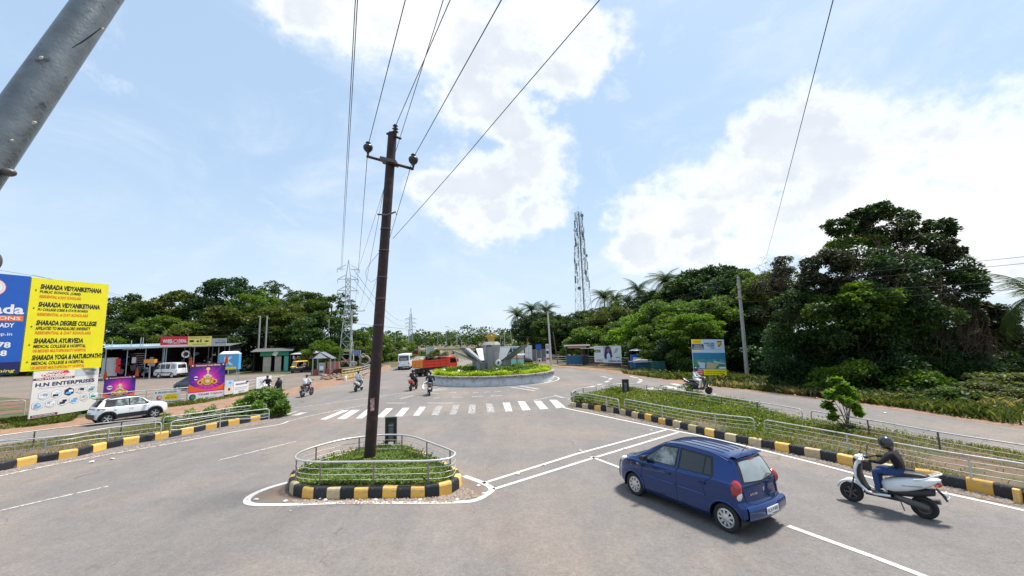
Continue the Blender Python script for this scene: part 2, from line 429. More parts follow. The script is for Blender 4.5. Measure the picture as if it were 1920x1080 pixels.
# main carriageway with the roundabout (one outline), in metres
verge_l=g([(0,813),(150,798),(297,780),(387,770),(437,763),(480,755),(530,744)])
road_l=g([(560,737),(600,728),(650,716),(700,703),(735,690)])
far_l=[Vector((-19.0,75,0)),Vector((-27,110,0)),Vector((-42,180,0)),Vector((-75,330,0))]
far_r=[Vector((-62,330,0)),Vector((-31,180,0)),Vector((-16,110,0)),Vector((-8,82,0)),Vector((0,72,0))]
road_r=g([(1040,688),(1100,693),(1160,700),(1230,710),(1290,720),(1400,731),(1600,755),(1700,768),(1800,784),(1920,801)])
main=[Vector((-45,2,0)),Vector((-38,14,0))]+verge_l+road_l+far_l+far_r+road_r+[Vector((22.5,9,0)),Vector((28,-6,0)),Vector((-45,-30,0))]
sheet('road',main,.004,AS)
lot=g([(-300,740),(0,745),(250,757),(300,762),(430,742),(530,730),(560,727),(640,708),(600,699),(550,697),(480,696),(430,698),(300,700),(200,702),(-200,715),(-500,730)])
sheet('parking_lot',lot,.004,AS2)
strip=g([(520,748),(560,738),(600,729),(650,717),(700,704),(735,691),(730,684),(690,692),(640,706),(590,716),(540,730),(515,738)])
sheet('red_earth_strip',strip,.008,REDS)
vs_=g([(0,816),(150,801),(297,783),(387,773),(437,766),(480,757),(530,747),(510,728),(440,742),(350,757),(290,766),(100,790),(0,800)])
sheet('red_earth_verge',vs_,.009,REDS)
rv=g([(1000,683),(1100,693),(1160,701),(1230,711),(1290,722),(1400,733),(1600,757),(1700,771),(1800,787),(1920,804)])
rv2=[p+Vector((1.6,1.3,0))for p in rv]
sheet('right_verge_soil',rv+rv2[::-1],.009,REDS)
# ---- painted markings
MARK=[]
def paint_mat(name,wear):
 m=bpy.data.materials.new(name);m.use_nodes=True;t=m.node_tree;b=t.nodes['Principled BSDF']
 tcn=t.nodes.new('ShaderNodeTexCoord');n=t.nodes.new('ShaderNodeTexNoise');n.inputs['Scale'].default_value=9;n.inputs['Detail'].default_value=7;n.inputs['Roughness'].default_value=.75
 t.links.new(tcn.outputs['Object'],n.inputs['Vector'])
 mr=t.nodes.new('ShaderNodeMapRange');mr.inputs[1].default_value=wear;mr.inputs[2].default_value=wear+.10;t.links.new(n.outputs['Fac'],mr.inputs[0])
 mx=t.nodes.new('ShaderNodeMix');mx.data_type='RGBA';mx.inputs[6].default_value=(.56,.54,.50,1);mx.inputs[7].default_value=(.14,.13,.128,1)
 t.links.new(mr.outputs[0],mx.inputs[0]);t.links.new(mx.outputs[2],b.inputs['Base Color']);b.inputs['Roughness'].default_value=.7
 MATS[name]=m;return m
PW=paint_mat('road_paint',.57);PW2=paint_mat('worn_road_paint',.48);PW3=paint_mat('faded_road_paint',.42)
def ribbon(mb,pts,w,z=.012):
 pts=[Vector((p[0],p[1],0))for p in pts];L_,R2_=[],[]
 for i,p in enumerate(pts):
  d=pts[min(i+1,len(pts)-1)]-pts[max(i-1,0)];d.normalize();n=Vector((-d.y,d.x,0))*w/2
  L_.append((p.x+n.x,p.y+n.y,z));R2_.append((p.x-n.x,p.y-n.y,z))
 mb.grid([R2_,L_],smooth=False);return mb
def line(pts,w=.12,m=None,name='road_line',sm=True,z=.012):
 if sm and len(pts)>2:pts=curve2(pts,6)
 o=ribbon(MB(),pts,w,z).build(name,m or PW);o['kind']='structure';return o
line(g([(1040,752),(1056,764),(1110,776),(1240,803),(1330,821),(1500,862),(1640,898),(1760,923),(1920,958),(2100,1003)]),.13)
line(g([(-150,925),(0,893),(150,862),(320,832),(450,808),(520,797),(541,790)]),.12)
line(g([(905,907),(1080,852),(1250,806)]),.13,sm=False)
line(g([(925,918),(1110,860),(1272,811)]),.13,sm=False)
line(g([(1108,857),(1175,882)]),.11,sm=False)
line(g([(1478,987),(1640,1046),(1760,1092)]),.13,sm=False)
line(g([(408,864),(555,828)]),.09,PW2,sm=False)
line(g([(0,958),(203,912)]),.09,PW2,sm=False)
line(g([(-260,1010),(-120,985)]),.09,PW2,sm=False)
# thick line round the triangular island
isl=g([(540,905),(505,915),(478,926),(464,936),(466,944),(490,947),(560,946),(650,943),(760,943),(860,942),(893,938),(915,926),(922,917),(905,906),(870,893)])
line(isl,.17)
sheet('island_apron_soil',g([(545,906),(505,918),(480,930),(470,938),(485,943),(560,942),(650,939),(760,939),(850,939),(885,935),(908,923),(900,910),(868,897),(700,890)]),.008,mat('apron_soil',(.20,.135,.10),.95,var=.15,vscale=4,bump=.4,bscale=12,col2=(.145,.12,.10),c2s=2,c2t=(.45,.6)))
# dirt between kerb and line on the right-hand median
kr=g([(1069,763),(1105,768),(1150,775),(1200,786),(1255,799),(1331,819),(1400,834),(1513,857),(1560,867),(1646,888),(1757,909),(1860,930),(1920,944),(2100,985)])
lr=g([(1056,762),(1110,774),(1240,801),(1330,818),(1500,859),(1640,894),(1760,919),(1920,952),(2100,995)])
sheet('kerb_side_soil',kr+lr[::-1],.008,MATS['apron_soil'])
# dashed and edge lines near the crossing
line(g([(553,765),(620,756),(700,745),(760,737),(850,731)]),.10,PW2)
line(g([(541,790),(600,776),(700,757)]),.10,PW2)
for a,c in(((725,756),(761,756)),((846,745),(868,745)),((885,744),(906,743)),((920,743),(941,742)),((805,737),(823,738)),((812,747),(824,746)),((843,737),(856,736)),((869,737),(879,737)),((886,737),(897,736)),((907,736),(919,735)),((927,735),(940,734)),((750,748),(775,742)),((800,756),(850,756))):
 line(g([a,c]),.16,PW2,'dashed_road_line',sm=False)
for a,c in(((1120,722),(1129,720)),((1135,717),(1142,714)),((1143,712),(1146,709)),((1128,706),(1139,708)),((1181,706),(1196,709)),((1199,711),(1203,714)),((1202,715),(1196,718)),((1101,727),(1114,724))):
 line(g([a,c]),.3,PW2,'dashed_road_line',sm=False)
line(g([(958,726),(1003,733)]),.22,PW2,sm=False);line(g([(975,724),(1010,730)]),.22,PW2,sm=False);line(g([(811,733),(838,729)]),.22,PW2,sm=False);line(g([(806,732),(826,729)]),.22,PW2,sm=False)
line(g([(1000,751),(1040,743),(1064,748)]),.12,PW2,sm=False);line(g([(1039,741),(1068,749)]),.12,PW2,sm=False)
line(g([(1020,718),(1033,714),(1037,707),(1034,703)]),.16);line(g([(795,729),(793,724),(800,716)]),.16)
# zebra crossing: every bar is a piece
bars=[((655,769),(641,770),(600,787),(612,787)),((675,769),(659,769),(632,786),(648,786)),((703,767),(689,767),(667,785),(679,785)),((737,766),(724,766),(706,783),(719,783)),((768,765),(755,765),(741,781),(754,781)),((799,763),(787,763),(774,780),(786,780)),((830,762),(818,762),(808,779),(822,779)),((861,760),(850,760),(842,778),(855,778)),((892,759),(880,759),(877,776),(891,776)),((923,757),(911,757),(914,774),(928,774)),((956,755),(942,755),(948,772),(961,772)),((984,753),(971,753),(980,770),(995,769)),((1014,752),(1001,752),(1013,768),(1028,767)),((1043,750),(1030,750),(1044,766),(1060,763))]
zp=bpy.data.objects.new('zebra_crossing',None);COL.objects.link(zp);zp['kind']='structure'
for i,q in enumerate(bars):
 m=PW if i in(0,1,2,3,4,11,12,13)else(PW3 if 6<=i<=9 else PW2)
 b=MB();b.add([(p.x,p.y,.0125)for p in g(q)],[(0,1,2,3)]);b.build('crossing_bar',m,zp)
for q in(((553,772),(563,770),(540,778),(530,778)),((578,773),(560,779),(545,780),(562,774))):
 b=MB();b.add([(p.x,p.y,.0125)for p in g(q)],[(0,1,2,3)]);b.build('crossing_bar',PW2,zp)
zp2=bpy.data.objects.new('far_zebra_crossing',None);COL.objects.link(zp2);zp2['kind']='structure'
for q in(((1180,731),(1195,728),(1262,740),(1245,743)),((1210,729),(1222,727),(1275,736),(1262,738)),((1240,725),(1250,723),(1290,731),(1280,733)),((1255,720),(1265,719),(1300,726),(1290,728)),((1195,736),(1180,739),(1225,746),(1240,744))):
 b=MB();b.add([(p.x,p.y,.0125)for p in g(q)],[(0,1,2,3)]);b.build('crossing_bar',PW2,zp2)
 # road studs
st=MB().use(mat('stud_body',(.55,.55,.5),.5));st.box((0,0,.018),(.11,.09,.024),taper=.7)
sm=st.mesh('road_stud')
for k,(x,y)in enumerate(((480,938),(535,941),(610,939),(704,939),(787,939),(857,938),(907,927),(897,912),(972,890),(1020,873),(1221,808),(1266,812),(1222,825),(1171,843),(1119,858),(1088,846))):
 p=G(x,y);o=inst('road_stud',sm,None,(p.x,p.y,.012),(0,0,k))
 tag(o,'small pale reflective stud set in the painted road line','road stud','road studs set in the painted lines')
 # ------------------------------------------------------------------ kerbs
KY=mat('kerb_yellow',(.80,.45,.075),.8,var=.12,vscale=3,bump=.4,bscale=18,col2=(.36,.32,.24),c2s=3.4,c2t=(.48,.62),objv=.16)
KB=mat('kerb_black',(.018,.021,.025),.7,var=.2,vscale=4,bump=.4,bscale=18,col2=(.20,.19,.17),c2s=8,c2t=(.58,.68),objv=.3)
KP=mat('kerb_pale',(.60,.46,.24),.85,var=.14,vscale=3,bump=.4,bscale=18,col2=(.36,.33,.27),c2s=4,c2t=(.45,.6),objv=.1)
def kerb_mesh(L_,h=.29,w=.16):
 b=MB();b.extr([(-L_/2,0),(L_/2,0),(L_/2,h),(-L_/2,h)],0,0);b.v=[];b.f=[];b.m=[];b.sm=[]
 prof=[(0,0),(.004,h*.8),(.02,h*.93),(.05,h),(w,h),(w,0)]
 rows=[[(x,y,z)for y,z in prof]for x in(-L_/2+.006,L_/2-.006)]
 b.grid(rows,smooth=False,flip=True)
 n=len(prof);b.add(rows[0]+rows[1],[tuple(range(n)),tuple(range(2*n-1,n-1,-1))],smooth=False)
 return b
def kerb(name,label,pts,step,side=1,pale=0.,start=0,skip=()):
 """run of painted blocks along pts (ground line of the outer face); blocks lie on the `side` of the path"""
 root=thing(name,label,'kerb',pts[0])
 q=resample(curve2(pts,10),step)
 mk=kerb_mesh(step).mesh('kerb_block');meshes={}
 for key,m in(('y',KY),('b',KB),('p',KP)):
  mm=mk.copy();mm.materials.append(m);meshes[key]=mm
 for i in range(len(q)-1):
  if i in skip:continue
  a,c=q[i],q[i+1];d=c-a;ang=atan2(d.y,d.x)
  key='b' if(i+start)%2 else('p' if random.random()<pale else 'y')
  mid=(a+c)/2
  if side<0:ang+=pi
  o=inst('kerb_block',meshes[key],root,(mid.x-pts[0].x,mid.y-pts[0].y,random.uniform(-.03,.012)),(random.uniform(-.035,.035),random.uniform(-.03,.03),ang+random.uniform(-.035,.035)),(d.length/step,1,random.uniform(.97,1.03)))
 return root
KRP=g([(1069,763),(1105,768),(1150,775),(1200,786),(1255,799),(1331,819),(1400,834),(1513,857),(1560,867),(1646,888),(1757,909),(1860,930),(1920,944),(2100,987)])
KRP.append(KRP[-1]+(KRP[-1]-KRP[-3]).normalized()*14)
kerb('painted_kerb','yellow and black painted kerb edging the long grassy median beside the blue car',KRP,.44,1,.6)
KLP=g([(-150,917),(0,884),(66,869),(140,857),(210,840),(300,824),(400,804),(480,790),(518,783)])
kerb('painted_kerb','yellow and black painted kerb of the median beside the parked white car',KLP,.52,1,.0)
KIP=g([(700,848),(620,870),(560,893),(541,912),(546,928),(572,935),(620,937),(700,936),(800,934),(845,926),(864,913),(862,900),(830,880),(770,850)])
kerb('painted_kerb','yellow and black painted kerb round the triangular island with the rusty pole',KIP,.365,1,.15)
def soil_fill(name,poly,z,m=EARTH):
 b=MB();b.prism([(p.x,p.y)for p in poly],0,z);o=b.build(name,m);o['kind']='structure';return o
def inset(pts,d):
 out=[]
 for i,p in enumerate(pts):
  a=pts[max(i-1,0)];c=pts[min(i+1,len(pts)-1)];t=(c-a);t.z=0;t.normalize();out.append(p+Vector((-t.y,t.x,0))*d)
 return out
FARR=g([(1104,748),(1140,744),(1190,740),(1248,745),(1322,759),(1400,772),(1452,787),(1510,799),(1600,812),(1670,822),(1760,840),(1880,862),(2000,884),(2100,903)])
FARR.append(FARR[-1]+(FARR[-1]-FARR[-3]).normalized()*14)
MEDR=inset(KRP,.1)+FARR[::-1]
MEDSOIL=mat('median_soil',(.13,.085,.05),.95,var=.25,vscale=3,bump=.6,bscale=10,col2=(.06,.07,.02),c2s=.8,c2t=(.45,.6))
soil_fill('median_soil',MEDR,.25,MEDSOIL)
FARL=g([(-150,862),(0,844),(100,828),(200,812),(300,797),(400,783),(470,773),(520,766),(540,766)])
MEDL=inset(KLP,.1)+[G(543,775)]+FARL[::-1]
soil_fill('median_soil',MEDL,.16,MEDSOIL)
ISL=inset(curve2(KIP,4),.1)
soil_fill('island_soil',ISL,.27,MEDSOIL)
# ------------------------------------------------------------------ pipe railings
RAILM=MATS['white_metal']
def railing(name,label,segs,h=.95,z0=.22,bars=(.25,.5,.75),top_r=.021,bar_r=.009,post_every=2.2,m=None,postm=None,group='pipe railings of the junction',closed=False,sag=0.):
 """segs: list of polylines; each polyline is a run with rounded down-turned ends; bars run right through"""
 m=m or RAILM;postm=postm or m
 o0=segs[0][0];root=thing(name,label,'railing',(o0.x,o0.y,0),0,group)
 for s_ in segs:
  pts=[Vector((p.x-o0.x,p.y-o0.y,0))for p in s_]
  pts=curve2(pts,6,closed)if len(pts)>2 else pts
  tot=sum((b_-a_).length for a_,b_ in zip(pts,pts[1:]))
  top=[p+Vector((0,0,z0+h))for p in pts]
  if closed:MB().tube(top,top_r,8,closed=True).build('top_rail',m,root)
  else:
   a=top[0];c=top[-1];da=(top[1]-a).normalized();dc=(top[-2]-c).normalized()
   pth=[a-Vector((0,0,h)),a-Vector((0,0,.12)),a-Vector((0,0,.03))+da*.03,a+da*.12]+top[1:-1]+[c+dc*.12,c-Vector((0,0,.03))+dc*.03,c-Vector((0,0,.12)),c-Vector((0,0,h))]
   MB().tube(pth,top_r,8).build('top_rail',m,root)
  for f_ in bars:
   k=[p+Vector((0,0,z0+h*f_+random.uniform(-.01,.01)-(sag*sin(i/max(1,len(pts)-1)*9)if sag else 0)))for i,p in enumerate(pts)]
   MB().tube(k,bar_r,5,closed=closed).build('rail_bar',m,root)
  q=resample(pts+([pts[0]]if closed else[]),post_every)
  me=None
  for p in(q if closed else q[1:]):
   if not closed and(p-pts[-1]).length<.5:continue
   if me is None:b=MB();b.use(postm);b.cyl((0,0,0),(0,0,h+z0-.02),.024,n=6);me=b.mesh('post')
   inst('post',me,root,(p.x,p.y,0))
 return root
def off(pts,d):return inset(pts,d)
# right median, road side: in three runs with gaps
ns=lambda L_:[G(x,y,.22)for x,y in L_]
def topline(L_,zt):
 return[Vector((*G(x,y,zt).xy,0))for x,y in L_]
ZT=1.17
railing('pipe_railing','white pipe railing on the road side of the grassy median by the blue car',[topline([(1075,737),(1100,738),(1160,749)],.80),topline([(1170,748),(1300,771),(1413,784)],.80),topline([(1432,787),(1560,809),(1760,845),(1920,870),(2080,900)],.80)],h=.55,z0=.25,post_every=2.6)
railing('pipe_railing','white pipe railing on the far side of the grassy median by the sapling',[topline([(1073,735),(1085,729),(1118,725)],.80),topline([(1128,725),(1160,720),(1200,721),(1250,729),(1340,742),(1440,757),(1503,768)],.80),topline([(1520,770),(1640,789),(1760,810),(1920,835),(2080,862)],.80)],h=.55,z0=.25,post_every=2.0,postm=MATS['dark_steel'])
railing('pipe_railing','white pipe railing with bent lower bars along the kerb of the shrub median',[topline([(-120,830),(0,827),(120,817),(200,803),(303,791)],.78),topline([(321,790),(420,776),(505,766)],.78)],h=.53,z0=.25,post_every=1.9,bars=(.3,.62),bar_r=.017,sag=.05)
railing('pipe_railing','white pipe railing on the far side of the shrub median nearest the parked white car',[topline([(-120,838),(0,817),(150,798),(292,783)],.78),topline([(307,782),(380,773),(430,765),(500,757)],.78)],h=.53,z0=.25,post_every=2.6,bars=(.4,.7),postm=MATS['dark_steel'])
IR=topline([(556,861),(560,850),(590,838),(640,825),(690,818),(733,815),(770,818),(810,831),(846,845),(853,852),(840,860),(800,864),(740,865),(640,866),(590,866)],.85)
rl=railing('pipe_railing','closed steel pipe railing round the triangular island with the rusty pole',[IR],h=.58,z0=.27,bars=(.22,.45,.70),closed=True,post_every=1.45,top_r=.028,m=mat('rail_steel',(.62,.60,.58),.4,.5,var=.1),postm=mat('rusty_post',(.30,.22,.19),.7,.3,var=.2),group='pipe railings of the junction')
# ------------------------------------------------------------------ vegetation
rng=np.random.default_rng(11)
def np_mesh(name,V,nper,m,smooth=False):
 """V: (n*nper,3) -> n polygons of nper corners"""
 n=len(V)//nper;me=bpy.data.meshes.new(name)
 me.vertices.add(len(V));me.vertices.foreach_set('co',V.astype(np.float32).ravel())
 me.loops.add(len(V));me.loops.foreach_set('vertex_index',np.arange(len(V),dtype=np.int32))
 me.polygons.add(n);me.polygons.foreach_set('loop_start',np.arange(0,len(V),nper,dtype=np.int32));me.polygons.foreach_set('loop_total',np.full(n,nper,dtype=np.int32))
 me.materials.append(m);me.update(calc_edges=True);return me
def unit(a):return a/(np.linalg.norm(a,axis=1,keepdims=True)+1e-9)
def leaf_quads(pts,size,up=.5,aspect=.5,out=None,droop=0.):
 """rhombic leaves at pts; size array; out: outward direction per leaf"""
 n=len(pts);d=unit(rng.normal(size=(n,3))+(0 if out is None else out*.8));d[:,2]=d[:,2]*.6-droop;d=unit(d)
 nr=unit(rng.normal(size=(n,3))+np.array([0,0,up*3]));s=unit(np.cross(d,nr));nn=np.cross(s,d)
 L_=size[:,None];a=pts;t=pts+d*L_;md=pts+d*L_*.45-nn*L_*.08
 l=md+s*L_*aspect*.5+nn*L_*.08;r=md-s*L_*aspect*.5+nn*L_*.08
 return np.stack([a,l,t,r],1).reshape(-1,3)
def crown_points(rx,ry,rz,nb,nl,blob=.33,flat=.75,shell=.55,seed=0,gap=0.0,low=-.5):
 r=np.random.default_rng(seed);C,Rr=[],[]
 for i in range(nb):
  d=unit(r.normal(size=(1,3)))[0];d[2]=max(d[2],low)if r.random()<.8 else d[2]
  k=r.uniform(.55,1.0)**.6
  C.append(d*k*np.array([rx,ry,rz])*(1-blob*.6));Rr.append(r.uniform(.6,1.25)*blob*(rx+rz)/2)
 C=np.array(C);Rr=np.array(Rr)
 idx=r.choice(nb,nl,p=Rr**2/np.sum(Rr**2));o=unit(r.normal(size=(nl,3)));pass
 rad=Rr[idx]*(1-(r.random(nl)**1.6)*shell)
 o[:,2]=np.where(r.random(nl)<.5,o[:,2],np.abs(o[:,2]));p=C[idx]+o*rad[:,None]*np.array([1,1,flat])
 return p,o,C
def crown_mesh(name,rx,ry,rz,nb,nl,leaf,m,seed=0,**k):
 asp=k.pop('aspect',.55);dr=k.pop('droop',.1);up=k.pop('up',.6)
 p,o,C=crown_points(rx,ry,rz,nb,nl,seed=seed,**k)
 return np_mesh(name,leaf_quads(p,rng.uniform(.6,1.35,len(p))*leaf,up,asp,o,dr),4,m),C
BARK=mat('bark',(.14,.115,.09),.9,var=.25,vscale=2,bump=.8,bscale=7,col2=(.30,.27,.23),c2s=2.5,c2t=(.5,.7))
BARK2=mat('dark_bark',(.06,.048,.04),.9,var=.25,vscale=2,bump=.8,bscale=7)
TWIG=mat('dry_twig',(.13,.075,.05),.9,var=.2)
def trunk_mesh(name,h,r,C=None,cz=0.,nlimb=6,seed=0,m=None,lean=0.):
 rr=random.Random(seed);b=MB().use(m or BARK)
 pts=[(0,0,-.2),(rr.uniform(-.1,.1),rr.uniform(-.1,.1),h*.4),(lean*.6,rr.uniform(-.3,.3),h*.8),(lean,rr.uniform(-.3,.3),h*1.15)]
 q=curve2(pts,3);b.tube(q,[r*(1.25 if i==0 else 1-.55*i/len(q))for i in range(len(q))],8)
 if C is not None and len(C):
  st=min(nlimb,len(C))
  for i in rr.sample(range(len(C)),st):
   c=Vector(C[i])+Vector((0,0,cz));a=Vector(q[rr.randrange(len(q)//2,len(q)-1)]);mid=a.lerp(c,.5)+Vector((rr.uniform(-.4,.4),rr.uniform(-.4,.4),-.08*(c-a).length))
   L_=curve2([a,mid,c],3);b.tube(L_,[r*.5*(1-.75*k/len(L_))for k in range(len(L_))],5)
 return b.mesh(name)
LF={'dark':leafmat('dark_leaves',(.013,.036,.010),(.034,.070,.014),(.075,.125,.02),.26),'mid':leafmat('mid_leaves',(.026,.062,.010),(.07,.12,.014),(.13,.19,.022),.34),'olive':leafmat('olive_leaves',(.038,.062,.012),(.085,.11,.018),(.15,.175,.03),.3),'bright':leafmat('bright_leaves',(.040,.095,.010),(.10,.18,.015),(.20,.28,.03),.44),'deep':leafmat('deep_leaves',(.012,.036,.014),(.024,.066,.018),(.06,.12,.026),.26),'brown':leafmat('brownish_leaves',(.020,.036,.012),(.038,.046,.018),(.085,.075,.035),.2),'palm':leafmat('palm_leaflets',(.018,.046,.014),(.045,.085,.018),(.13,.15,.04),.25,.45),'lime':leafmat('lime_leaves',(.16,.26,.012),(.34,.42,.015),(.58,.60,.05),.4),}
CV={}
def crown_variant(kind,shape,seed):
 key=(kind,shape,seed)
 if key not in CV:
  if shape=='round':me,C=crown_mesh('crown',1,1,.85,95,17000,.070,LF[kind],seed,blob=.20,flat=.62,low=-.9,shell=.4)
  elif shape=='flat':me,C=crown_mesh('crown',1,1,.8,100,17000,.066,LF[kind],seed,blob=.18,flat=.5,low=-.9,shell=.4)
  elif shape=='airy':me,C=crown_mesh('crown',1,1,.75,55,7000,.066,LF[kind],seed,blob=.17,flat=.5,low=-.4)
  elif shape=='tall':me,C=crown_mesh('crown',.75,.75,1.1,70,9000,.07,LF[kind],seed,blob=.2,flat=.6)
  elif shape=='bush':me,C=crown_mesh('foliage',1,1,.8,16,4200,.10,LF[kind],seed,blob=.40,low=0.0)
  CV[key]=(me,C)
 return CV[key]
def tree(x,y,top,rad,kind,shape,seed,label,group,cat='tree',name='broadleaf_tree',cz=None,rz=0.,hs=1.,trunk=.24,bark=None):
 """top: height of the top of the crown; rad: crown radius"""
 me,C=crown_variant(kind,shape,seed%5);vh={'round':.85,'flat':.8,'airy':.75,'tall':1.1,'bush':.8}[shape]
 sc=(rad,rad,rad*hs);zc=top-rad*hs*vh*.95
 root=thing(name,label,cat,(x,y,0),rz,group)
 inst('crown',me,root,(0,0,zc),(0,0,seed*1.7),sc)
 Cs=[(c[0]*rad*cos(seed*1.7)-c[1]*rad*sin(seed*1.7),c[0]*rad*sin(seed*1.7)+c[1]*rad*cos(seed*1.7),c[2]*rad*hs)for c in C]
 tm=trunk_mesh('trunk',max(zc,1.5),trunk,Cs,zc,7,seed,bark)
 inst('trunk',tm,root);return root
def bush(x,y,h,rad,kind,seed,label,group,name='bush',z=0.):
 me,C=crown_variant(kind,'bush',seed%4);root=thing(name,label,'bush',(x,y,z),0,group)
 inst('foliage',me,root,(0,0,h*.36),(0,0,seed*2.1),(rad,rad,h*.72))
 b=MB().use(BARK2);rr=random.Random(seed)
 for k in range(4):b.tube([(0,0,-.1),(rr.uniform(-.3,.3)*rad,rr.uniform(-.3,.3)*rad,h*.4),(rr.uniform(-.6,.6)*rad,rr.uniform(-.6,.6)*rad,h*.75)],.03,4)
 b.build('stem',None,root);return root
 # ---- the wood to the left (behind the shops)
GL='tall roadside trees behind the repair shops'
LT=[(228,590,78,6.0,'dark','round','dark tree rising directly beside the edge of the yellow billboard, lowest of the wood'),(262,553,84,7.6,'mid','flat','broad layered tree behind the dark tin-roofed tyre shop'),(325,543,88,8.2,'olive','flat','broad spreading tree behind the red end of the shop signboard'),(388,556,86,6.6,'dark','round','dark rounded tree behind the grey end of the shop signboard'),(438,520,92,7.0,'deep','round','tallest very dark tree standing above the rest of the wood'),(430,572,80,6.8,'olive','flat','olive green tree in front of the tallest dark tree'),(482,545,86,6.0,'mid','round','green tree behind the first of the two paired concrete poles'),(524,527,95,5.4,'dark','airy','slender tree with a loose high top above the green petty shop'),(535,566,80,7.2,'olive','round','wide olive tree leaning over the green petty shop'),(575,547,88,6.4,'mid','flat','flat topped tree behind the tea stall'),(622,548,84,6.4,'mid','airy','loose see-through tree next to the lattice pylon'),(600,585,76,6.2,'dark','round','low dark tree behind the small kiosk and rickshaw'),(300,592,76,7.0,'mid','flat','low hanging green tree over the roof of the tyre shop'),(365,600,76,7.0,'olive','round','low yellowish tree over the shop signboard'),(500,600,76,6.6,'dark','round','shady low tree just over the green petty shop roof'),(690,612,88,5.6,'mid','round','bushy tree seen on both sides of the rusty pole'),(672,640,80,4.6,'olive','round','yellow green tree under the pale blue and white hoarding'),(240,632,74,5.4,'dark','round','dark undergrown tree behind the white sheet wall')]
for i,(px,py,Y,r,kd,shp,lab)in enumerate(LT):
 p=P(px,py,Y);tree(p.x,Y,p.z,r,kd,shp,i+3,lab,GL,hs=1.0,trunk=.26,bark=BARK if i%3==0 else BARK2)
for i,(px,py,Y,r,kd)in enumerate(((170,640,80,7,'dark'),(100,620,85,8,'mid'),(20,610,88,8,'dark'),(-90,600,90,9,'mid'),(-220,600,90,9,'olive'))):
 p=P(px,py,Y);tree(p.x,Y,p.z,r,kd,'round',i,['dark tree hidden behind the yellow billboard','tree behind the middle of the big billboard','tree behind the blue half of the big billboard','tree past the outer edge of the blue board','farthest tree beyond the blue board'][i],GL)
 # undergrowth that closes the wood below the crowns
b_=[]
for k in range(46):
 px=205+k*10.6;Y=79+(k*7%11);p=P(px,662,Y);b_.append((p.x,Y,2.6+(k*5%4)*.7,2.8))
V=[]
for(x,y,h,r)in b_:
 p,o,C=crown_points(r,r,h*.6,7,900,blob=.42,seed=int(abs(x*10)));p=p+np.array([x,y,h*.75]);V.append(leaf_quads(p,rng.uniform(.25,.5,len(p)),.5,.6,o))
uo=bpy.data.objects.new('undergrowth',np_mesh('undergrowth',np.concatenate(V),4,LF['deep']));COL.objects.link(uo)
tag(uo,'dense dark undergrowth filling the shade under the wood behind the shops','undergrowth',kind='stuff')
# small tree by the kiosk, tree over the road beyond
p=P(607,637,66);tree(p.x,66,p.z,3.3,'bright','round',2,'small bright green tree standing between the kiosk and the lattice pylon',None,name='small_tree',trunk=.1)
GD='trees along the far road'
for i,(px,py,Y,r,kd,shp,lab)in enumerate([(722,632,100,4.6,'mid','airy','open branched tree just beside the rusty pole on its clear side'),(752,634,110,5.0,'bright','airy','airy spreading tree above the white bus'),(700,650,105,5.0,'dark','round','dark tree low behind the rusty pole and bus'),(790,658,130,4.2,'mid','round','small tree beside the dark red hoarding'),(822,655,125,4.4,'olive','round','dusty green tree between the white hoarding and the monument'),(850,664,140,3.6,'dark','round','low tree over the truck cab'),(735,660,95,3.8,'mid','round','rounded bush-like tree behind the white bus'),(770,668,118,3.4,'dark','round','dark low tree under the dark red hoarding'),(900,648,120,3.6,'deep','round','dark tree directly behind the concrete monument'),(930,642,120,4.0,'mid','round','green tree at the far side of the monument'),(952,650,128,3.4,'olive','round','pale tree behind the monument wing'),(975,640,130,4.4,'mid','round','green tree behind the white upright banner')]):
 p=P(px,py,Y);tree(p.x,Y,p.z,r,kd,shp,i,lab,GD,trunk=.18,bark=BARK2)
ft=MB()
V=[]
for k in range(60):
 px=640+k*6.4;Y=210+(k*13%60);p=P(px,662,Y);h=7+(k*7%5)
 q,o,C=crown_points(7,7,h*.5,8,260,blob=.42,seed=k+900);q=q+np.array([p.x,Y,h*.6]);V.append(leaf_quads(q,rng.uniform(.8,1.7,len(q)),.5,.7,o))
uo=bpy.data.objects.new('far_treeline',np_mesh('far_treeline',np.concatenate(V),4,LF['mid']));COL.objects.link(uo)
tag(uo,'hazy far treeline closing the road at the horizon','treeline',kind='stuff')
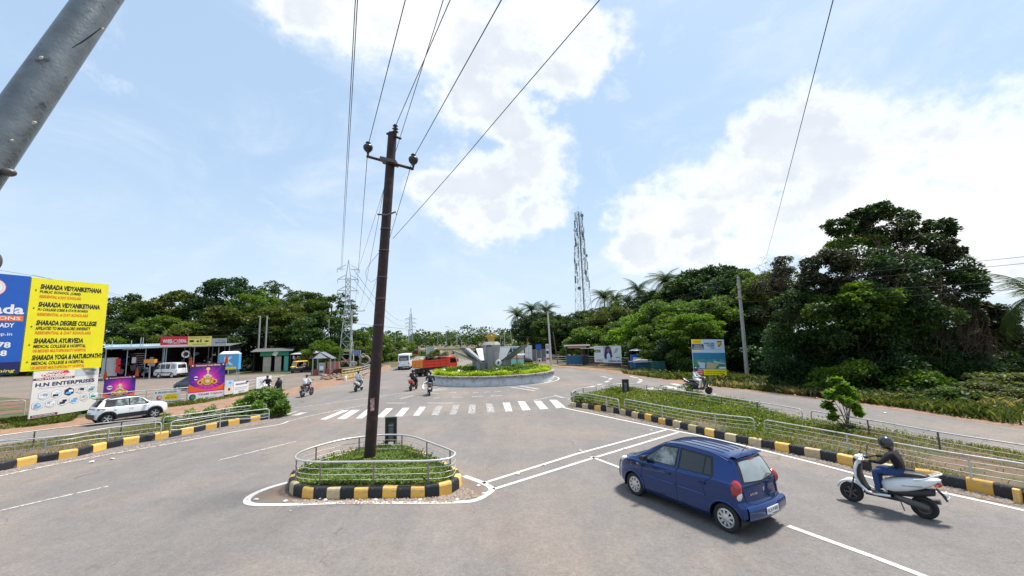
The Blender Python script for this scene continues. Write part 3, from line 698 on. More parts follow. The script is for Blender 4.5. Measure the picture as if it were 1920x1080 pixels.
# ---- right side wood
GR='trees behind the roadside hoardings'
RT=[(1085,585,88,4.6,'dark','airy','tall thin tree standing in front of the telecom tower'),(1062,600,84,3.6,'dark','tall','slim dark tree just by the foot of the telecom tower'),(1040,598,86,4.6,'mid','round','dark green tree next to the far roadside pole'),(1008,594,96,5.2,'dark','round','shady tree beneath the farthest palms'),(1115,590,80,4.6,'mid','round','rounded tree over the blue fruit stall'),(1150,583,74,5.0,'olive','round','olive tree beneath the pair of palms'),(1105,622,71,4.4,'mid','round','drooping yellowish tree over the black and white hoarding'),(1160,612,67,4.6,'mid','round','bright green tree just above the black and white hoarding'),(1205,590,58,4.4,'bright','round','bright yellow green tree with a layered top by the covered carts'),(1240,575,62,5.0,'mid','round','green tree in the middle of the wood beneath the tall palm'),(1265,570,52,4.6,'mid','flat','bright leafy tree with a few reddish flowers above the academy hoarding'),(1300,515,72,6.0,'dark','round','tall dark tree next to the tall palms'),(1345,508,66,6.0,'deep','round','tall deep green tree behind the leaning concrete pole'),(1380,520,58,4.6,'deep','round','dark tree behind the top of the leaning concrete pole'),(1330,572,46,4.4,'mid','round','bright green tree directly behind the academy hoarding'),(1368,590,47,3.6,'mid','round','mid green tree beside the leaning concrete pole'),(1225,640,50,3.4,'dark','round','low dark tree overhanging the covered carts'),(1190,650,60,3.2,'mid','round','small tree leaning over the grey cart umbrella'),(1270,640,44,3.0,'deep','round','dark low tree left of the academy hoarding'),(1140,640,69,3.2,'dark','round','low dark tree behind the black and white hoarding'),(1445,520,44,4.0,'olive','round','olive tree beside the brown vine hung tree'),(1408,560,47,3.6,'mid','round','green tree just beyond the leaning concrete pole'),(1424,630,42,3.2,'deep','round','low dark tree at the foot of the leaning concrete pole'),(1240,612,48,3.2,'mid','round','leafy tree over the dark carts'),(1185,600,72,4.8,'dark','round','dark tree between the bright ones and the palms'),(1300,600,42,3.0,'bright','flat','bright spray of leaves just over the top of the academy hoarding'),(1075,655,78,3.0,'dark','round','low dark tree behind the blue fruit stall')]
for i,(px,py,Y,r,kd,shp,lab)in enumerate(RT):
 if py<650 and Y>45:r*=1.18
 p=P(px,py,Y);tree(p.x,Y,p.z+.9,r,kd,shp,i+1,lab,GR,trunk=.16,bark=BARK2)
for i,(px,py,Y,lab)in enumerate(((1092,596,92,'back row tree beside the telecom tower foot'),(1122,580,90,'back row tree under the first palm past the tower'),(1160,570,86,'back row tree under the middle palms'),(1200,560,82,'back row tree under the palm with the upright top'),(1238,546,78,'back row tree around the stem of the tallest palm'),(1272,532,74,'back row tree beyond the leaning palm'),(1322,508,68,'back row tree behind the tall dark pair'),(1364,506,64,'back row tree nearest the leaning concrete pole'),(1406,516,58,'back row tree behind the brown vine hung tree'),(1022,586,104,'back row tree at the low end of the wood'),(985,596,108,'back row tree beneath the lowest palm'),(1055,596,98,'back row tree behind the slim dark tree'))):
 p=P(px,py,Y);tree(p.x,Y,p.z+.5,5.6-i*.1,('dark','deep','mid')[i%3],'round' if i%2 else 'flat',i+2,lab,GR,trunk=.16,bark=BARK2)
V=[]
for k in range(64):
 t=k/63;px=1000+t*460;Y=96-60*t**.8+(k*7%5);p=P(px,660,Y);h=3.2+(k*5%4)*.5
 q,o,C=crown_points(2.0,2.0,h*.55,7,800,blob=.42,seed=k+300);q=q+np.array([p.x,Y,h*.5]);V.append(leaf_quads(q,rng.uniform(.2,.4,len(q)),.5,.6,o))
uo=bpy.data.objects.new('undergrowth',np_mesh('undergrowth2',np.concatenate(V),4,LF['deep']));COL.objects.link(uo)
tag(uo,'dark undergrowth below the trees behind the stalls and hoardings','undergrowth',kind='stuff')
# ---- the big vine covered tree
def big_tree():
 Y=29.0;c=P(1680,600,Y);root=thing('vine_covered_tree','huge dark tree wrapped in climbing vines and dry twigs, tallest on the far roadside','tree',(c.x,Y,0))
 lobes=[(1655,425,60,50),(1600,470,55,50),(1720,470,55,45),(1560,520,60,55),(1640,520,80,60),(1730,545,80,60),(1790,540,60,60),(1590,590,80,60),(1680,600,90,70),(1780,620,80,60),(1560,650,80,50),(1650,680,90,50),(1760,690,90,50),(1830,610,55,60),(1850,680,60,50),(1615,410,25,22),(1760,430,30,22),(1500,600,60,70),(1480,670,60,50),(1880,720,60,40),(1560,705,70,36),(1640,722,80,34),(1730,728,80,34),(1810,722,70,40),(1500,705,60,34),(1890,650,45,45),(1905,705,60,45),(1870,600,40,35),(1700,640,90,60),(1600,620,80,60),(1570,425,28,16),(1775,470,28,22),(1650,395,30,16),(1535,560,50,50)]
 V={'deep':[],'dark':[],'brown':[],'bright':[],'mid':[]};r=np.random.default_rng(5);base=np.array([c.x,Y,0])
 for i,(px,py,rx,rz)in enumerate(lobes):
  for dy in(0,):
   q=P(px,py,Y+r.uniform(-2.0,1.5));sx=rx/F0*Y*1.05;sz=rz/F0*Y
   n=int(8500*(rx*rz/3600.)**.8)+900
   pt,o,C=crown_points(sx,sx*.8,sz,34,n,blob=.25,flat=.7,seed=i+40,low=-1,shell=.45);pt=pt+np.array(q)-base
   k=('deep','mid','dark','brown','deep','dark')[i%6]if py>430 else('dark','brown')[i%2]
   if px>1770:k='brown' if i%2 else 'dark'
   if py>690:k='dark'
   V[k].append(leaf_quads(pt,rng.uniform(.10,.27,len(pt)),.3,.55,o,.35))
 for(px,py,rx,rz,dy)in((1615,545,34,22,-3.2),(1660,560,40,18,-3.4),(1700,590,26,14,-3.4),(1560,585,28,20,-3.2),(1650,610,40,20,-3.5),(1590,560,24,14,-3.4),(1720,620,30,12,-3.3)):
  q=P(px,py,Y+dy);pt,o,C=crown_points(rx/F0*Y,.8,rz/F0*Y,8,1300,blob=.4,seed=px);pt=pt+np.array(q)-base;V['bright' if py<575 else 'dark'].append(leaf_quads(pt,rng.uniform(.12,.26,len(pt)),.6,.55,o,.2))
 for k,vv in V.items():
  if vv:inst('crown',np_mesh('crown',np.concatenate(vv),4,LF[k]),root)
 b=MB().use(BARK2);rr=random.Random(4)
 tops=[P(px,py,Y)-c+Vector((0,0,c.z))for px,py,*_ in lobes[:14]]
 for sx in(-1.6,.3,2.0):
  b.tube(curve2([(sx,0,-.2),(sx*1.1,0,2.5),(sx*1.3,.2,5)],4),[.32,.3,.28,.27,.25,.24,.22,.2,.18],7)
  for t in tops[::2]:b.tube(curve2([(sx*1.3,.1,4.6),((sx+t.x)/2,.2,(4.6+t.z)/2+.3),(t.x,.2,t.z)],3),[.15,.13,.11,.09,.07,.05,.04],5)
 b.build('trunk',None,root)
 # bare twigs standing out of the outline
 b=MB().use(TWIG)
 for k in range(520):
  px=rr.uniform(1540,1880);py=385+abs(px-1665)**1.25*.27+rr.uniform(0,150)
  a=P(px,py+18,Y+rr.uniform(-2.5,1))-Vector((c.x,Y,0));d=Vector((rr.uniform(-1,1),rr.uniform(-.5,.3),rr.uniform(-.2,1.0)));d.normalize();Ln=rr.uniform(.3,1.0)
  m_=a+d*Ln*.5+Vector((rr.uniform(-.2,.2),0,rr.uniform(-.1,.25)));e=m_+d*Ln*.5+Vector((rr.uniform(-.35,.35),0,rr.uniform(-.5,.15)))
  b.tube([a,m_,e],[.010,.007,.004],3,caps=False)
  if k%2:b.tube([m_,m_+Vector((rr.uniform(-.3,.3),0,rr.uniform(-.1,.3)))],[.006,.003],3,caps=False)
  # hanging dry creepers on the face of the tree
 for k in range(260):
  px=rr.choice((rr.uniform(1590,1720),rr.uniform(1720,1870)));a=P(px,rr.uniform(385+abs(px-1665)**1.25*.27+35,640),Y-3.2+rr.uniform(-.3,.8))-Vector((c.x,Y,0))
  b.tube([a,a+Vector((rr.uniform(-.5,.5),0,-rr.uniform(.3,.9))),a+Vector((rr.uniform(-1,1),0,-rr.uniform(.8,1.9)))],[.013,.011,.006],3,caps=False)
 b.build('dry_twigs',None,root)['kind']='stuff'
 return root
big_tree()
def brown_tree():
 Y=41.0;c=P(1465,600,Y);root=thing('vine_covered_tree','brownish tree hung with dead creepers between the leaning pole and the huge dark tree','tree',(c.x,Y,0))
 V=[];base=np.array([c.x,Y,0])
 for i,(px,py,rx,rz)in enumerate(((1462,500,30,22),(1450,535,45,30),(1485,560,40,35),(1445,590,50,40),(1500,620,40,40),(1440,650,50,40))):
  q=P(px,py,Y);pt,o,C=crown_points(rx/F0*Y,1.5,rz/F0*Y,8,2400,blob=.42,seed=i+80);V.append(leaf_quads(pt+np.array(q)-base,rng.uniform(.12,.28,len(pt)),.3,.5,o,.6))
 inst('crown',np_mesh('crown',np.concatenate(V[:3]),4,LF['brown']),root);inst('crown',np_mesh('crown',np.concatenate(V[3:]),4,LF['dark']),root)
 b=MB().use(TWIG);rr=random.Random(9)
 for k in range(170):
  a=P(rr.uniform(1420,1505),rr.uniform(482,600),Y-1.6)-Vector((c.x,Y,0));d=Vector((rr.uniform(-1,1),0,rr.uniform(-1,.8)))
  b.tube([a,a+d*.6,a+d*1.0+Vector((rr.uniform(-.4,.4),0,-.4))],[.016,.012,.006],3,caps=False)
 b.build('dry_twigs',None,root)['kind']='stuff'
 MB().use(BARK2).tube([(0,0,-.2),(0,.1,3),(.3,0,7),(.1,0,11)],[.3,.25,.18,.08],7).build('trunk',None,root)
brown_tree()
# small twigs: bare shrub bits over the wood (left)
V=[]
for k in range(40):
 t=k/39;px=1380+t*640;Y=50-12*t+(k*7%5);p=P(px,640+15*sin(k),Y);h=max(p.z,3)
 q,o,C=crown_points(3.2,2.2,h*.55,9,1500,blob=.42,seed=k+500);q=q+np.array([p.x,Y,h*.5]);V.append(leaf_quads(q,rng.uniform(.25,.5,len(q)),.5,.6,o))
uo=bpy.data.objects.new('undergrowth',np_mesh('undergrowth3',np.concatenate(V),4,LF['deep']));COL.objects.link(uo)
tag(uo,'dark thicket behind the huge vine covered tree','undergrowth',kind='stuff')
# ---- palms
def frond_mesh(Lf,seed,droop=1.,m=None):
 b=MB().use(m or LF['palm']);rr=random.Random(seed);n=17;pts=[]
 for i in range(n+1):
  t=i/n;pts.append(Vector((Lf*t*(1-.12*droop*t),0,Lf*(.35*t-.75*droop*t*t))))
 b.tube(pts,[.035*(1-.8*i/n)for i in range(n+1)],3,caps=False)
 for i in range(1,n+1):
  t=i/n;w=Lf*.30*sin(pi*min(1,t*.9+.08))**.6;d=(pts[i]-pts[i-1]).normalized()
  for sg in(-1,1):
   for k in(0.,.5):
    a=pts[i-1].lerp(pts[i],k);tip=a+d*w*.45+Vector((0,sg*w*.8,-w*rr.uniform(.25,.75)));o_=d*.05*Lf/3
    b.add([a-o_*.6,a+o_*.6,tip],[(0,1,2)],smooth=False)
 return b.mesh('frond')
FR=[frond_mesh(3.4,k,1.0+.15*k)for k in range(3)]
def palm(x,y,top,label,seed,s=1.,nf=24,lean=0.,grp='coconut palms above the wood'):
 root=thing('coconut_palm',label,'palm tree',(x,y,0),0,grp);rr=random.Random(seed);h=top-1.4*s
 MB().use(BARK).tube(curve2([(0,0,-.2),(lean*.3,0,h*.4),(lean,0,h)],5),[.2*s-.008*s*k for k in range(11)],7).build('trunk',None,root)
 for k in range(nf):
  az=2*pi*k/nf+rr.uniform(-.2,.2);el=rr.uniform(-.55,1.0)if k%3 else rr.uniform(.5,1.2)
  inst('frond',FR[k%3],root,(lean,0,h),(0,-el,az),(s*rr.uniform(.85,1.1),)*3)
 return root
for i,(px,py,Y,s,lab)in enumerate([(970,580,110,1.25,'palm standing clear of the wood at its far end, lowest of the palms'),(996,570,112,1.2,'palm directly beside the lowest one'),(1024,572,108,1.2,'palm between the wood end and the telecom tower'),(1132,545,95,1.2,'first palm past the telecom tower'),(1152,548,90,1.15,'palm nearly touching the first palm past the telecom tower'),(1176,556,88,.9,'small palm half sunk in the wood'),(1196,530,85,1.2,'palm with an upright top in the middle of the wood'),(1212,545,84,.9,'small palm by the palm with the upright top'),(1246,510,78,1.35,'tallest palm with a broad shaggy head'),(1275,522,76,1.25,'leaning palm beside the tallest palm'),(1230,545,78,1.0,'low palm under the tallest palm')]):
 p=P(px,py,Y);palm(p.x,Y,p.z,lab,i,s)
p=P(1935,512,26);palm(p.x,26,p.z-.2,'coconut palm at the edge of the picture with long fronds beside the huge dark tree',21,1.0,17,grp=None)
# ---- shrubs beyond the far road on the right
GB='bushes along the far road edge'
BL=['bright leafy bush with large round leaves below the huge dark tree','bright spreading bush next to the large-leaved one','dark roadside bush between the hoarding posts','low green bush near the leaning concrete pole','yellow green shrub by the red soil patch','feathery pale shrub below the coconut palm','green shrub closest to the road beneath the vines','dark bush beside the academy hoarding','bush with broad leaves hugging the hoarding edge','tangled shrub between the bright bushes and the pole','green shrub at the bend of the far road edge','olive shrub under the coconut palm','low bush with pale litter beneath it','rounded bush under the brown tree','wide bush filling the gap behind the sapling','dark shrub over the soil bank','broad leafed climber mound among the vines']
for i,(px,py,dp,r,kd)in enumerate([(1590,672,25.0,1.8,'bright'),(1690,680,24.8,2.1,'bright'),(1335,690,40,1.6,'dark'),(1462,706,40,1.8,'dark'),(1850,716,22.0,1.7,'olive'),(1905,690,22.5,2.2,'olive'),(1740,722,23,1.5,'mid'),(1280,690,42,1.7,'deep'),(1270,655,41,1.7,'mid'),(1520,715,28,1.9,'dark'),(1250,695,45,1.5,'dark'),(1960,700,24,3,'olive'),(1480,722,30,1.4,'mid'),(1450,672,42,2.2,'deep'),(1555,712,25.5,1.3,'bright'),(1790,712,24,1.9,'dark'),(1640,640,26,2.2,'deep')]):
 p=P(px,py,dp);bush(p.x,dp,max(p.z,.9),r,kd,i,BL[i],GB)
 # weeds: blades and small leaves
def scatter_poly(poly,n,seed=0):
 r=np.random.default_rng(seed);P2=np.array([(p[0],p[1])for p in poly]);lo,hi=P2.min(0),P2.max(0);out=[]
 while sum(map(len,out))<n:
  q=r.uniform(lo,hi,size=(n*2,2));ins=np.zeros(len(q),bool);j=len(P2)-1
  for i in range(len(P2)):
   c=((P2[i,1]>q[:,1])!=(P2[j,1]>q[:,1]))&(q[:,0]<(P2[j,0]-P2[i,0])*(q[:,1]-P2[i,1])/(P2[j,1]-P2[i,1]+1e-12)+P2[i,0]);ins^=c;j=i
  out.append(q[ins])
 return np.concatenate(out)[:n]
def vnoise2(q,s,seed=0):
 r=np.random.default_rng(seed);v=np.zeros(len(q))
 for k in range(5):
  a=r.uniform(0,2*pi);w=s*r.uniform(.5,1.6);v+=np.sin((q[:,0]*cos(a)+q[:,1]*sin(a))*w+r.uniform(0,6))
 return v/5
def blades(q,z,h,w=.022,lean=.5):
 n=len(q);a=rng.uniform(0,2*pi,n);d=np.stack([np.cos(a),np.sin(a),np.zeros(n)],1);s=np.stack([-np.sin(a),np.cos(a),np.zeros(n)],1)
 b0=np.stack([q[:,0],q[:,1],np.full(n,z)if np.isscalar(z)else z],1);H=h[:,None];ln=rng.uniform(.1,lean,n)[:,None]
 m_=b0+d*H*ln*.45+np.array([0,0,1])*H*.62;t=b0+d*H*ln*1.25+np.array([0,0,1])*H*rng.uniform(.75,1,n)[:,None]
 W_=(w*(1+H*1.2))
 return np.stack([b0-s*W_*.5,b0+s*W_*.5,m_+s*W_*.45,t,m_-s*W_*.45],1).reshape(-1,3)
GRM={'verge':leafmat('verge_grass',(.035,.06,.016),(.075,.10,.026),(.17,.18,.07),.3,.65),'green':leafmat('grass_green',(.075,.12,.022),(.15,.19,.04),(.30,.31,.10),.34,.6),'dry':leafmat('grass_dry',(.20,.16,.085),(.30,.24,.13),(.42,.36,.22),.25,.7),'lush':leafmat('ground_cover_leaves',(.055,.11,.02),(.14,.21,.035),(.27,.34,.08),.34,.5)}
def stuffobj(name,V,nper,m,label,cat):
 o=bpy.data.objects.new(name,np_mesh(name,V,nper,m));COL.objects.link(o);return tag(o,label,cat,kind='stuff')
 # grassy median: lush at the tip, dry towards the scooter
q=scatter_poly(MEDR,84000,1)
f=np.clip((q[:,1]-10)/12,0,1);nz=vnoise2(q,1.7,3);kp=rng.random(len(q))<np.clip(.25+.75*f+.9*nz,.03,1);q=q[kp];f=f[kp];nz=nz[kp]
isdry=rng.random(len(q))<np.clip(.85-.6*f+.5*vnoise2(q,.8,9),0.08,.95);hh=(.07+.17*f*(1+nz))*rng.uniform(.5,1.5,len(q))
stuffobj('grass',blades(q[~isdry],.25,hh[~isdry],.020,.8),5,GRM['green'],'green grass growing in the long median beside the blue car','grass')
stuffobj('dry_grass',blades(q[isdry],.25,hh[isdry]*.8,.016,.9),5,GRM['dry'],'dry straw coloured grass in the long median near the scooter','grass')
q2=q[rng.random(len(q))<.33*np.clip(f*1.4,.1,1)];z2=.25+rng.uniform(.02,.30,len(q2))*(q2[:,1]>14)
stuffobj('weeds',leaf_quads(np.column_stack([q2,z2]),rng.uniform(.05,.13,len(q2)),.6,.5),4,GRM['lush'],'leafy weeds among the grass of the long median','weeds')
q=scatter_poly(MEDL,30000,2);nz=vnoise2(q,1.2,5);f=np.clip((q[:,1]-16)/8,0,1);kp=rng.random(len(q))<np.clip(.4+.5*f+.5*nz,.05,1);q=q[kp];nz=nz[kp];f=f[kp]
isdry=rng.random(len(q))<np.clip(.75-.5*f,0,1)
stuffobj('grass',blades(q[~isdry],.15,(.08+.05*nz[~isdry]+.06*f[~isdry])*rng.uniform(.5,1.5,(~isdry).sum()),.02,.7),5,GRM['green'],'green grass in the shrub median near the parked white car','grass')
stuffobj('dry_grass',blades(q[isdry],.15,(.08+.05*nz[isdry])*rng.uniform(.5,1.5,isdry.sum()),.016,.9),5,GRM['dry'],'dry grass in the shrub median near the parked white car','grass')
# ground cover of the triangular island, heaped in the middle
ISLI=inset(curve2(KIP,4),.2);q=scatter_poly(ISLI,42000,3);cen=np.array([np.mean([p.x for p in ISLI]),np.mean([p.y for p in ISLI])])
dd=np.linalg.norm((q-cen)/np.array([2.6,2.6]),axis=1);top=.27+.16*np.clip(1.25-dd,0,1)+.06*vnoise2(q,4,8)
z=top*1.0-rng.random(len(q))**1.5*.14
stuffobj('ground_cover',leaf_quads(np.column_stack([q,np.maximum(z,.24)]),rng.uniform(.035,.10,len(q)),.9,.55),4,GRM['lush'],'low leafy ground cover filling the triangular island','ground cover')
qq=scatter_poly(ISLI,900,4);stuffobj('grass',blades(qq,.3,rng.uniform(.08,.24,len(qq)),.014,.7),5,GRM['green'],'thin grass blades among the ground cover of the triangular island','grass')
# verge grass on both sides
vg=g([(-60,800),(0,790),(60,784),(160,772),(290,762),(350,754),(440,739),(500,728),(495,733),(430,747),(380,756),(300,766),(150,776),(135,790),(60,800),(0,806),(-60,815)])
q=scatter_poly(vg,22000,6);nz=vnoise2(q,.9,2);q=q[rng.random(len(q))<np.clip(.45+nz,0,1)]
stuffobj('grass',blades(q,0,rng.uniform(.08,.30,len(q)),.03,.8),5,GRM['green'],'green verge grass under the banners and beside the parked white car','grass')
vr=[p+Vector((.5,.4,0))for p in rv[2:]]+[p+Vector((5.5,4.5,0))for p in rv[2:]][::-1]
q=scatter_poly(vr,42000,7);nz=vnoise2(q,.7,2);q=q[rng.random(len(q))<np.clip(.45+1.1*nz,0,1)];hs_=rng.uniform(.15,.7,len(q))*(.8+.4*vnoise2(q,.9,12))
stuffobj('tall_grass',blades(q,0,hs_,.045,.9),5,GRM['verge'],'rank tall grass along the far edge of the far road','grass')
qd=q[vnoise2(q,1.3,21)>.1][::2];stuffobj('dry_grass',blades(qd,0,rng.uniform(.15,.6,len(qd)),.04,1.0),5,GRM['dry'],'dry straw mixed into the rank grass of the far road edge','grass')
q2=q[vnoise2(q,1.1,23)>.05][::3];stuffobj('weeds',leaf_quads(np.column_stack([q2,rng.uniform(.1,.65,len(q2))]),rng.uniform(.12,.3,len(q2)),.6,.5),4,LF['dark'],'leafy weeds along the far edge of the far road','weeds')
# median shrubs (left): broad leafed hedge mound and a few thin plants
def leafy(name,label,pts,n,leaf,kd,cat='bush',grp=None,seed=0,sp=.38):
 b0=pts[0];root=thing(name,label,cat,(b0[0],b0[1],.22),0,grp);V=[]
 for i,(x,y,z,r)in enumerate(pts):
  p,o,C=crown_points(r,r,r*.9,9,n,blob=.45,seed=seed+i,low=-.6);p=p+np.array([x-b0[0],y-b0[1],z-.22]);p[:,2]=np.maximum(p[:,2],.02);V.append(leaf_quads(p,rng.uniform(.6,1.4,n)*leaf,.7,sp,o,.0))
 inst('foliage',np_mesh('foliage',np.concatenate(V),4,LF[kd]),root)
 s=MB().use(BARK2)
 for(x,y,z,r)in pts:s.tube([(x-b0[0],y-b0[1],0),(x-b0[0]+.08,y-b0[1],z-.1)],.02,4)
 s.build('stem',None,root);return root
LF['shrub']=leafmat('shrub_leaves',(.055,.13,.02),(.13,.25,.035),(.34,.46,.12),.36,.4)
pp=[]
for(px,py,Y,r)in((520,745,24.2,.55),(498,748,24.6,.6),(478,752,24.2,.55),(520,760,23.6,.5),(495,765,23.4,.5),(460,757,24,.45),(530,768,23.8,.4),(505,738,24.6,.4),(478,770,23,.4),(512,775,23.6,.38)):
 p=P(px,py,Y);pp.append((p.x,Y,p.z,r))
pp=[(a,b,c,d*1.08)for a,b,c,d in pp]
leafy('broadleaf_shrub','glossy broad leafed shrub filling the tip of the median by the crossing',pp,1000,.19,'shrub',seed=3)
for i,(px,py,Y,r,lab)in enumerate(((357,785,22,.35,'thin leafy plant growing up through the railing, standing alone'),(400,775,23,.4,'leafy plant on the median with two bright tufts'),(425,770,23,.4,'small plant in the middle of the median railing run'),(452,765,23.6,.42,'plant next to the big glossy shrub'),(315,793,21.5,.3,'low scrub by the gap in the median railing'),(385,790,22.3,.3,'tiny green tuft behind the lower railing bars'))):
 p=P(px,py,Y);leafy('median_plant',lab,[(p.x,Y,max(p.z,.5),r),(p.x+.3,Y+.1,max(p.z-.25,.35),r*.8)],420,.12,'shrub','plant','small plants on the shrub median',seed=i*5)
 # bush clump on the grassy median
for i,(px,py,Y,r,lab)in enumerate(((1285,735,24,.55,'leafy weed clump in the middle of the grassy median near the white clad rider'),(1240,738,26,.5,'smaller weed clump on the grassy median'),(1150,735,27.5,.55,'light green weed clump beside the black marker post'),(1078,752,24.5,.38,'leafy clump covering the tip of the grassy median'),(1090,752,24,.35,'low clump over the first kerb blocks'))):
 p=P(px,py,Y);leafy('weed_clump',lab,[(p.x,Y,max(p.z,.45),r),(p.x+.5,Y-.2,max(p.z-.2,.4),r*.8)],600,.09,'bright' if i==2 else 'mid','weed clump','weed clumps on the grassy median',seed=i*3+60)
 # sapling
def sapling():
 b0=G(1590,808,.25);root=thing('sapling','young sapling with a rounded leafy head growing from the median by the railing','sapling',(b0.x,b0.y,.24));Y=b0.y
 b=MB().use(BARK)
 for(px,py)in((1560,745),(1575,730),(1590,720),(1603,750),(1555,770),(1600,735),(1570,760)):
  t=P(px,py,Y)-Vector((b0.x,b0.y,.24));b.tube(curve2([(0,0,0),(t.x*.25,0,t.z*.45),(t.x,random.uniform(-.2,.2),t.z)],4),[.028-.0028*k for k in range(9)],5)
 b.build('trunk',None,root);V=[];base=np.array([b0.x,b0.y,.24])
 for i,(px,py,r)in enumerate(((1578,722,.30),(1560,742,.32),(1594,740,.34),(1575,752,.38),(1553,763,.28),(1600,762,.26),(1580,735,.38),(1562,782,.12),(1610,775,.12),(1566,715,.22))):
  p=P(px,py,Y+random.uniform(-.2,.2));r*=.86;q,o,C=crown_points(r,r,r*.7,6,360,blob=.4,seed=i+10);V.append(leaf_quads(q+np.array(p)-base,rng.uniform(.09,.19,360),.9,.6,o,.1))
 inst('crown',np_mesh('crown',np.concatenate(V),4,LF['bright']),root)
 q=scatter_poly([(b0.x+dx,b0.y+dy)for dx,dy in((-.2,-.2),(.25,-.2),(.25,.2),(-.2,.2))],150,5)-np.array([b0.x,b0.y]);
 inst('dry_grass_tuft',np_mesh('tuft',blades(q,0.,rng.uniform(.12,.4,150),.010,.6),5,GRM['dry']),root)['kind']='stuff'
sapling()
# ------------------------------------------------------------------ vehicles
def interp(pts):
 xs=[p[0]for p in pts];ys=[p[1]for p in pts]
 def f(x):
  if x<=xs[0]:return ys[0]
  if x>=xs[-1]:return ys[-1]
  for i in range(len(xs)-1):
   if x<=xs[i+1]:
    t=(x-xs[i])/(xs[i+1]-xs[i]);h=xs[i+1]-xs[i]
    def sl(k):
     if k==0 or k==len(xs)-1:return 0. if k else(ys[1]-ys[0])/(xs[1]-xs[0])
     a=(ys[k]-ys[k-1])/(xs[k]-xs[k-1]);b=(ys[k+1]-ys[k])/(xs[k+1]-xs[k])
     return 0. if a*b<=0 else 2*a*b/(a+b)
    m0,m1=sl(i),sl(i+1)
    return(2*t**3-3*t*t+1)*ys[i]+(t**3-2*t*t+t)*h*m0+(-2*t**3+3*t*t)*ys[i+1]+(t**3-t*t)*h*m1
 return f
class CarShape:
 def __init__(s,L_,top,belt,low,wid,wtop,xr,xf,rb=.05,fb=.10,edge=.075,fall=.8):
  s.L=L_;s.top,s.belt,s.low,s.wid,s.wtop,s.xr,s.xf=[interp(p)for p in(top,belt,low,wid,wtop,xr,xf)]
  s.rb,s.fb,s.edge,s.fall=rb,fb,edge,fall
 def section(s,x):
  w,lo,be,tp,wt=s.wid(x),s.low(x),s.belt(x),s.top(x),s.wtop(x)
  e=min(s.edge,max(.008,(tp-be)*.35))
  c=[(w*.93,lo,0),(w*.985,lo+.05,0),(w,lo+.3*(be-lo),0),(w*1.0,lo+.62*(be-lo),0),(w*.975,be-.035,0),(w*.945,be,0),(wt+(w*.945-wt)*.42,be+(tp-e-be)*.55,0),(wt,tp-e,0),(wt*.93,tp-e*.32,0),(wt*.72,tp-e*.02,0),(wt*.36,tp+.008,0),(0,tp+.012,0)]
  return[(p[0],p[1])for p in curve2(c,4)]
 def sh(s,x,z):return x+s.xr(z)*max(0,1-x/s.fall)**1.3-s.xf(z)*max(0,1-(s.L-x)/s.fall)**1.3
 def unsh(s,X,z):
  x=X
  for _ in range(12):x=min(max(x-(s.sh(x,z)-X)*.8,0),s.L)
  return x
 def yat(s,X,z):
  sec=s.section(s.unsh(X,z));best=None
  for(y0,z0),(y1,z1)in zip(sec,sec[1:]):
   if z0<=z<=z1 and z1>z0:return y0+(y1-y0)*(z-z0)/(z1-z0)
  return sec[0][0]if z<sec[0][1]else sec[-1][0]+.3
 def zat(s,X,y):
  x=X;z=s.top(x)
  for _ in range(4):
   x=s.unsh(X,z);sec=s.section(x);y_=abs(y)
   for(y0,z0),(y1,z1)in zip(sec[22:],sec[23:]):
    if y1<=y_<=y0 and y0>y1:z=z0+(z1-z0)*(y_-y0)/(y1-y0);break
  return z
 def body(s,mb,arches,n=92):
  sides={1:[],-1:[]};xs=[s.L*i/n for i in range(n+1)];secs=[s.section(x)for x in xs]
  for sg in(1,-1):
   rows=[[(s.sh(x,z),sg*y,z)for y,z in sec]for x,sec in zip(xs,secs)]
   nn=len(rows[0]);vs=[p for r in rows for p in r];fs=[]
   for j in range(n):
    for i in range(nn-1):
     q=(j*nn+i,j*nn+i+1,(j+1)*nn+i+1,(j+1)*nn+i)
     cx=sum(vs[k][0]for k in q)/4;cz=sum(vs[k][2]for k in q)/4;cy=abs(sum(vs[k][1]for k in q)/4)
     if any((cx-ax)**2+(cz-az)**2<ar**2 for ax,az,ar in arches)and cy>.4:continue
     fs.append(q if sg<0 else q[::-1])
   mb.add(vs,fs,smooth=True)
  for end in(0,1):
   sec=secs[0]if end==0 else secs[-1];rows=[]
   for y,z in sec:
    r=[]
    for k in range(13):
     t=-1+2*k/12;bl=(s.rb if end==0 else s.fb)*min(1,y/.4)
     X=s.xr(z)-bl*(1-t*t)if end==0 else s.L-s.xf(z)+bl*(1-t*t)
     r.append((X,y*t,z))
    rows.append(r)
   mb.grid(rows,smooth=True,flip=(end==0))
 def endx(s,y,z,end=0,off=.0):
  sec=s.section(0 if end==0 else s.L);yk=.5
  for(y0,z0),(y1,z1)in zip(sec,sec[1:]):
   if z0<=z<=z1 and z1>z0:yk=y0+(y1-y0)*(z-z0)/(z1-z0)
  t=min(1,abs(y)/max(yk,.01));bl=(s.rb if end==0 else s.fb)*min(1,yk/.4)
  return s.xr(z)-bl*(1-t*t)-off if end==0 else s.L-s.xf(z)+bl*(1-t*t)+off
 def pan(s,mb,lo,hi,side,off=.006,n=10,m=6):
  lo=resample_n(lo,n);hi=resample_n(hi,n);rows=[]
  for j in range(m+1):
   r=[]
   for i in range(n+1):
    a,b=lo[i],hi[i];x=a[0]+(b[0]-a[0])*j/m;z=a[1]+(b[1]-a[1])*j/m
    r.append((x,side*(s.yat(x,z)+off),z))
   rows.append(r)
  mb.grid(rows,smooth=True,flip=(side>0));return mb
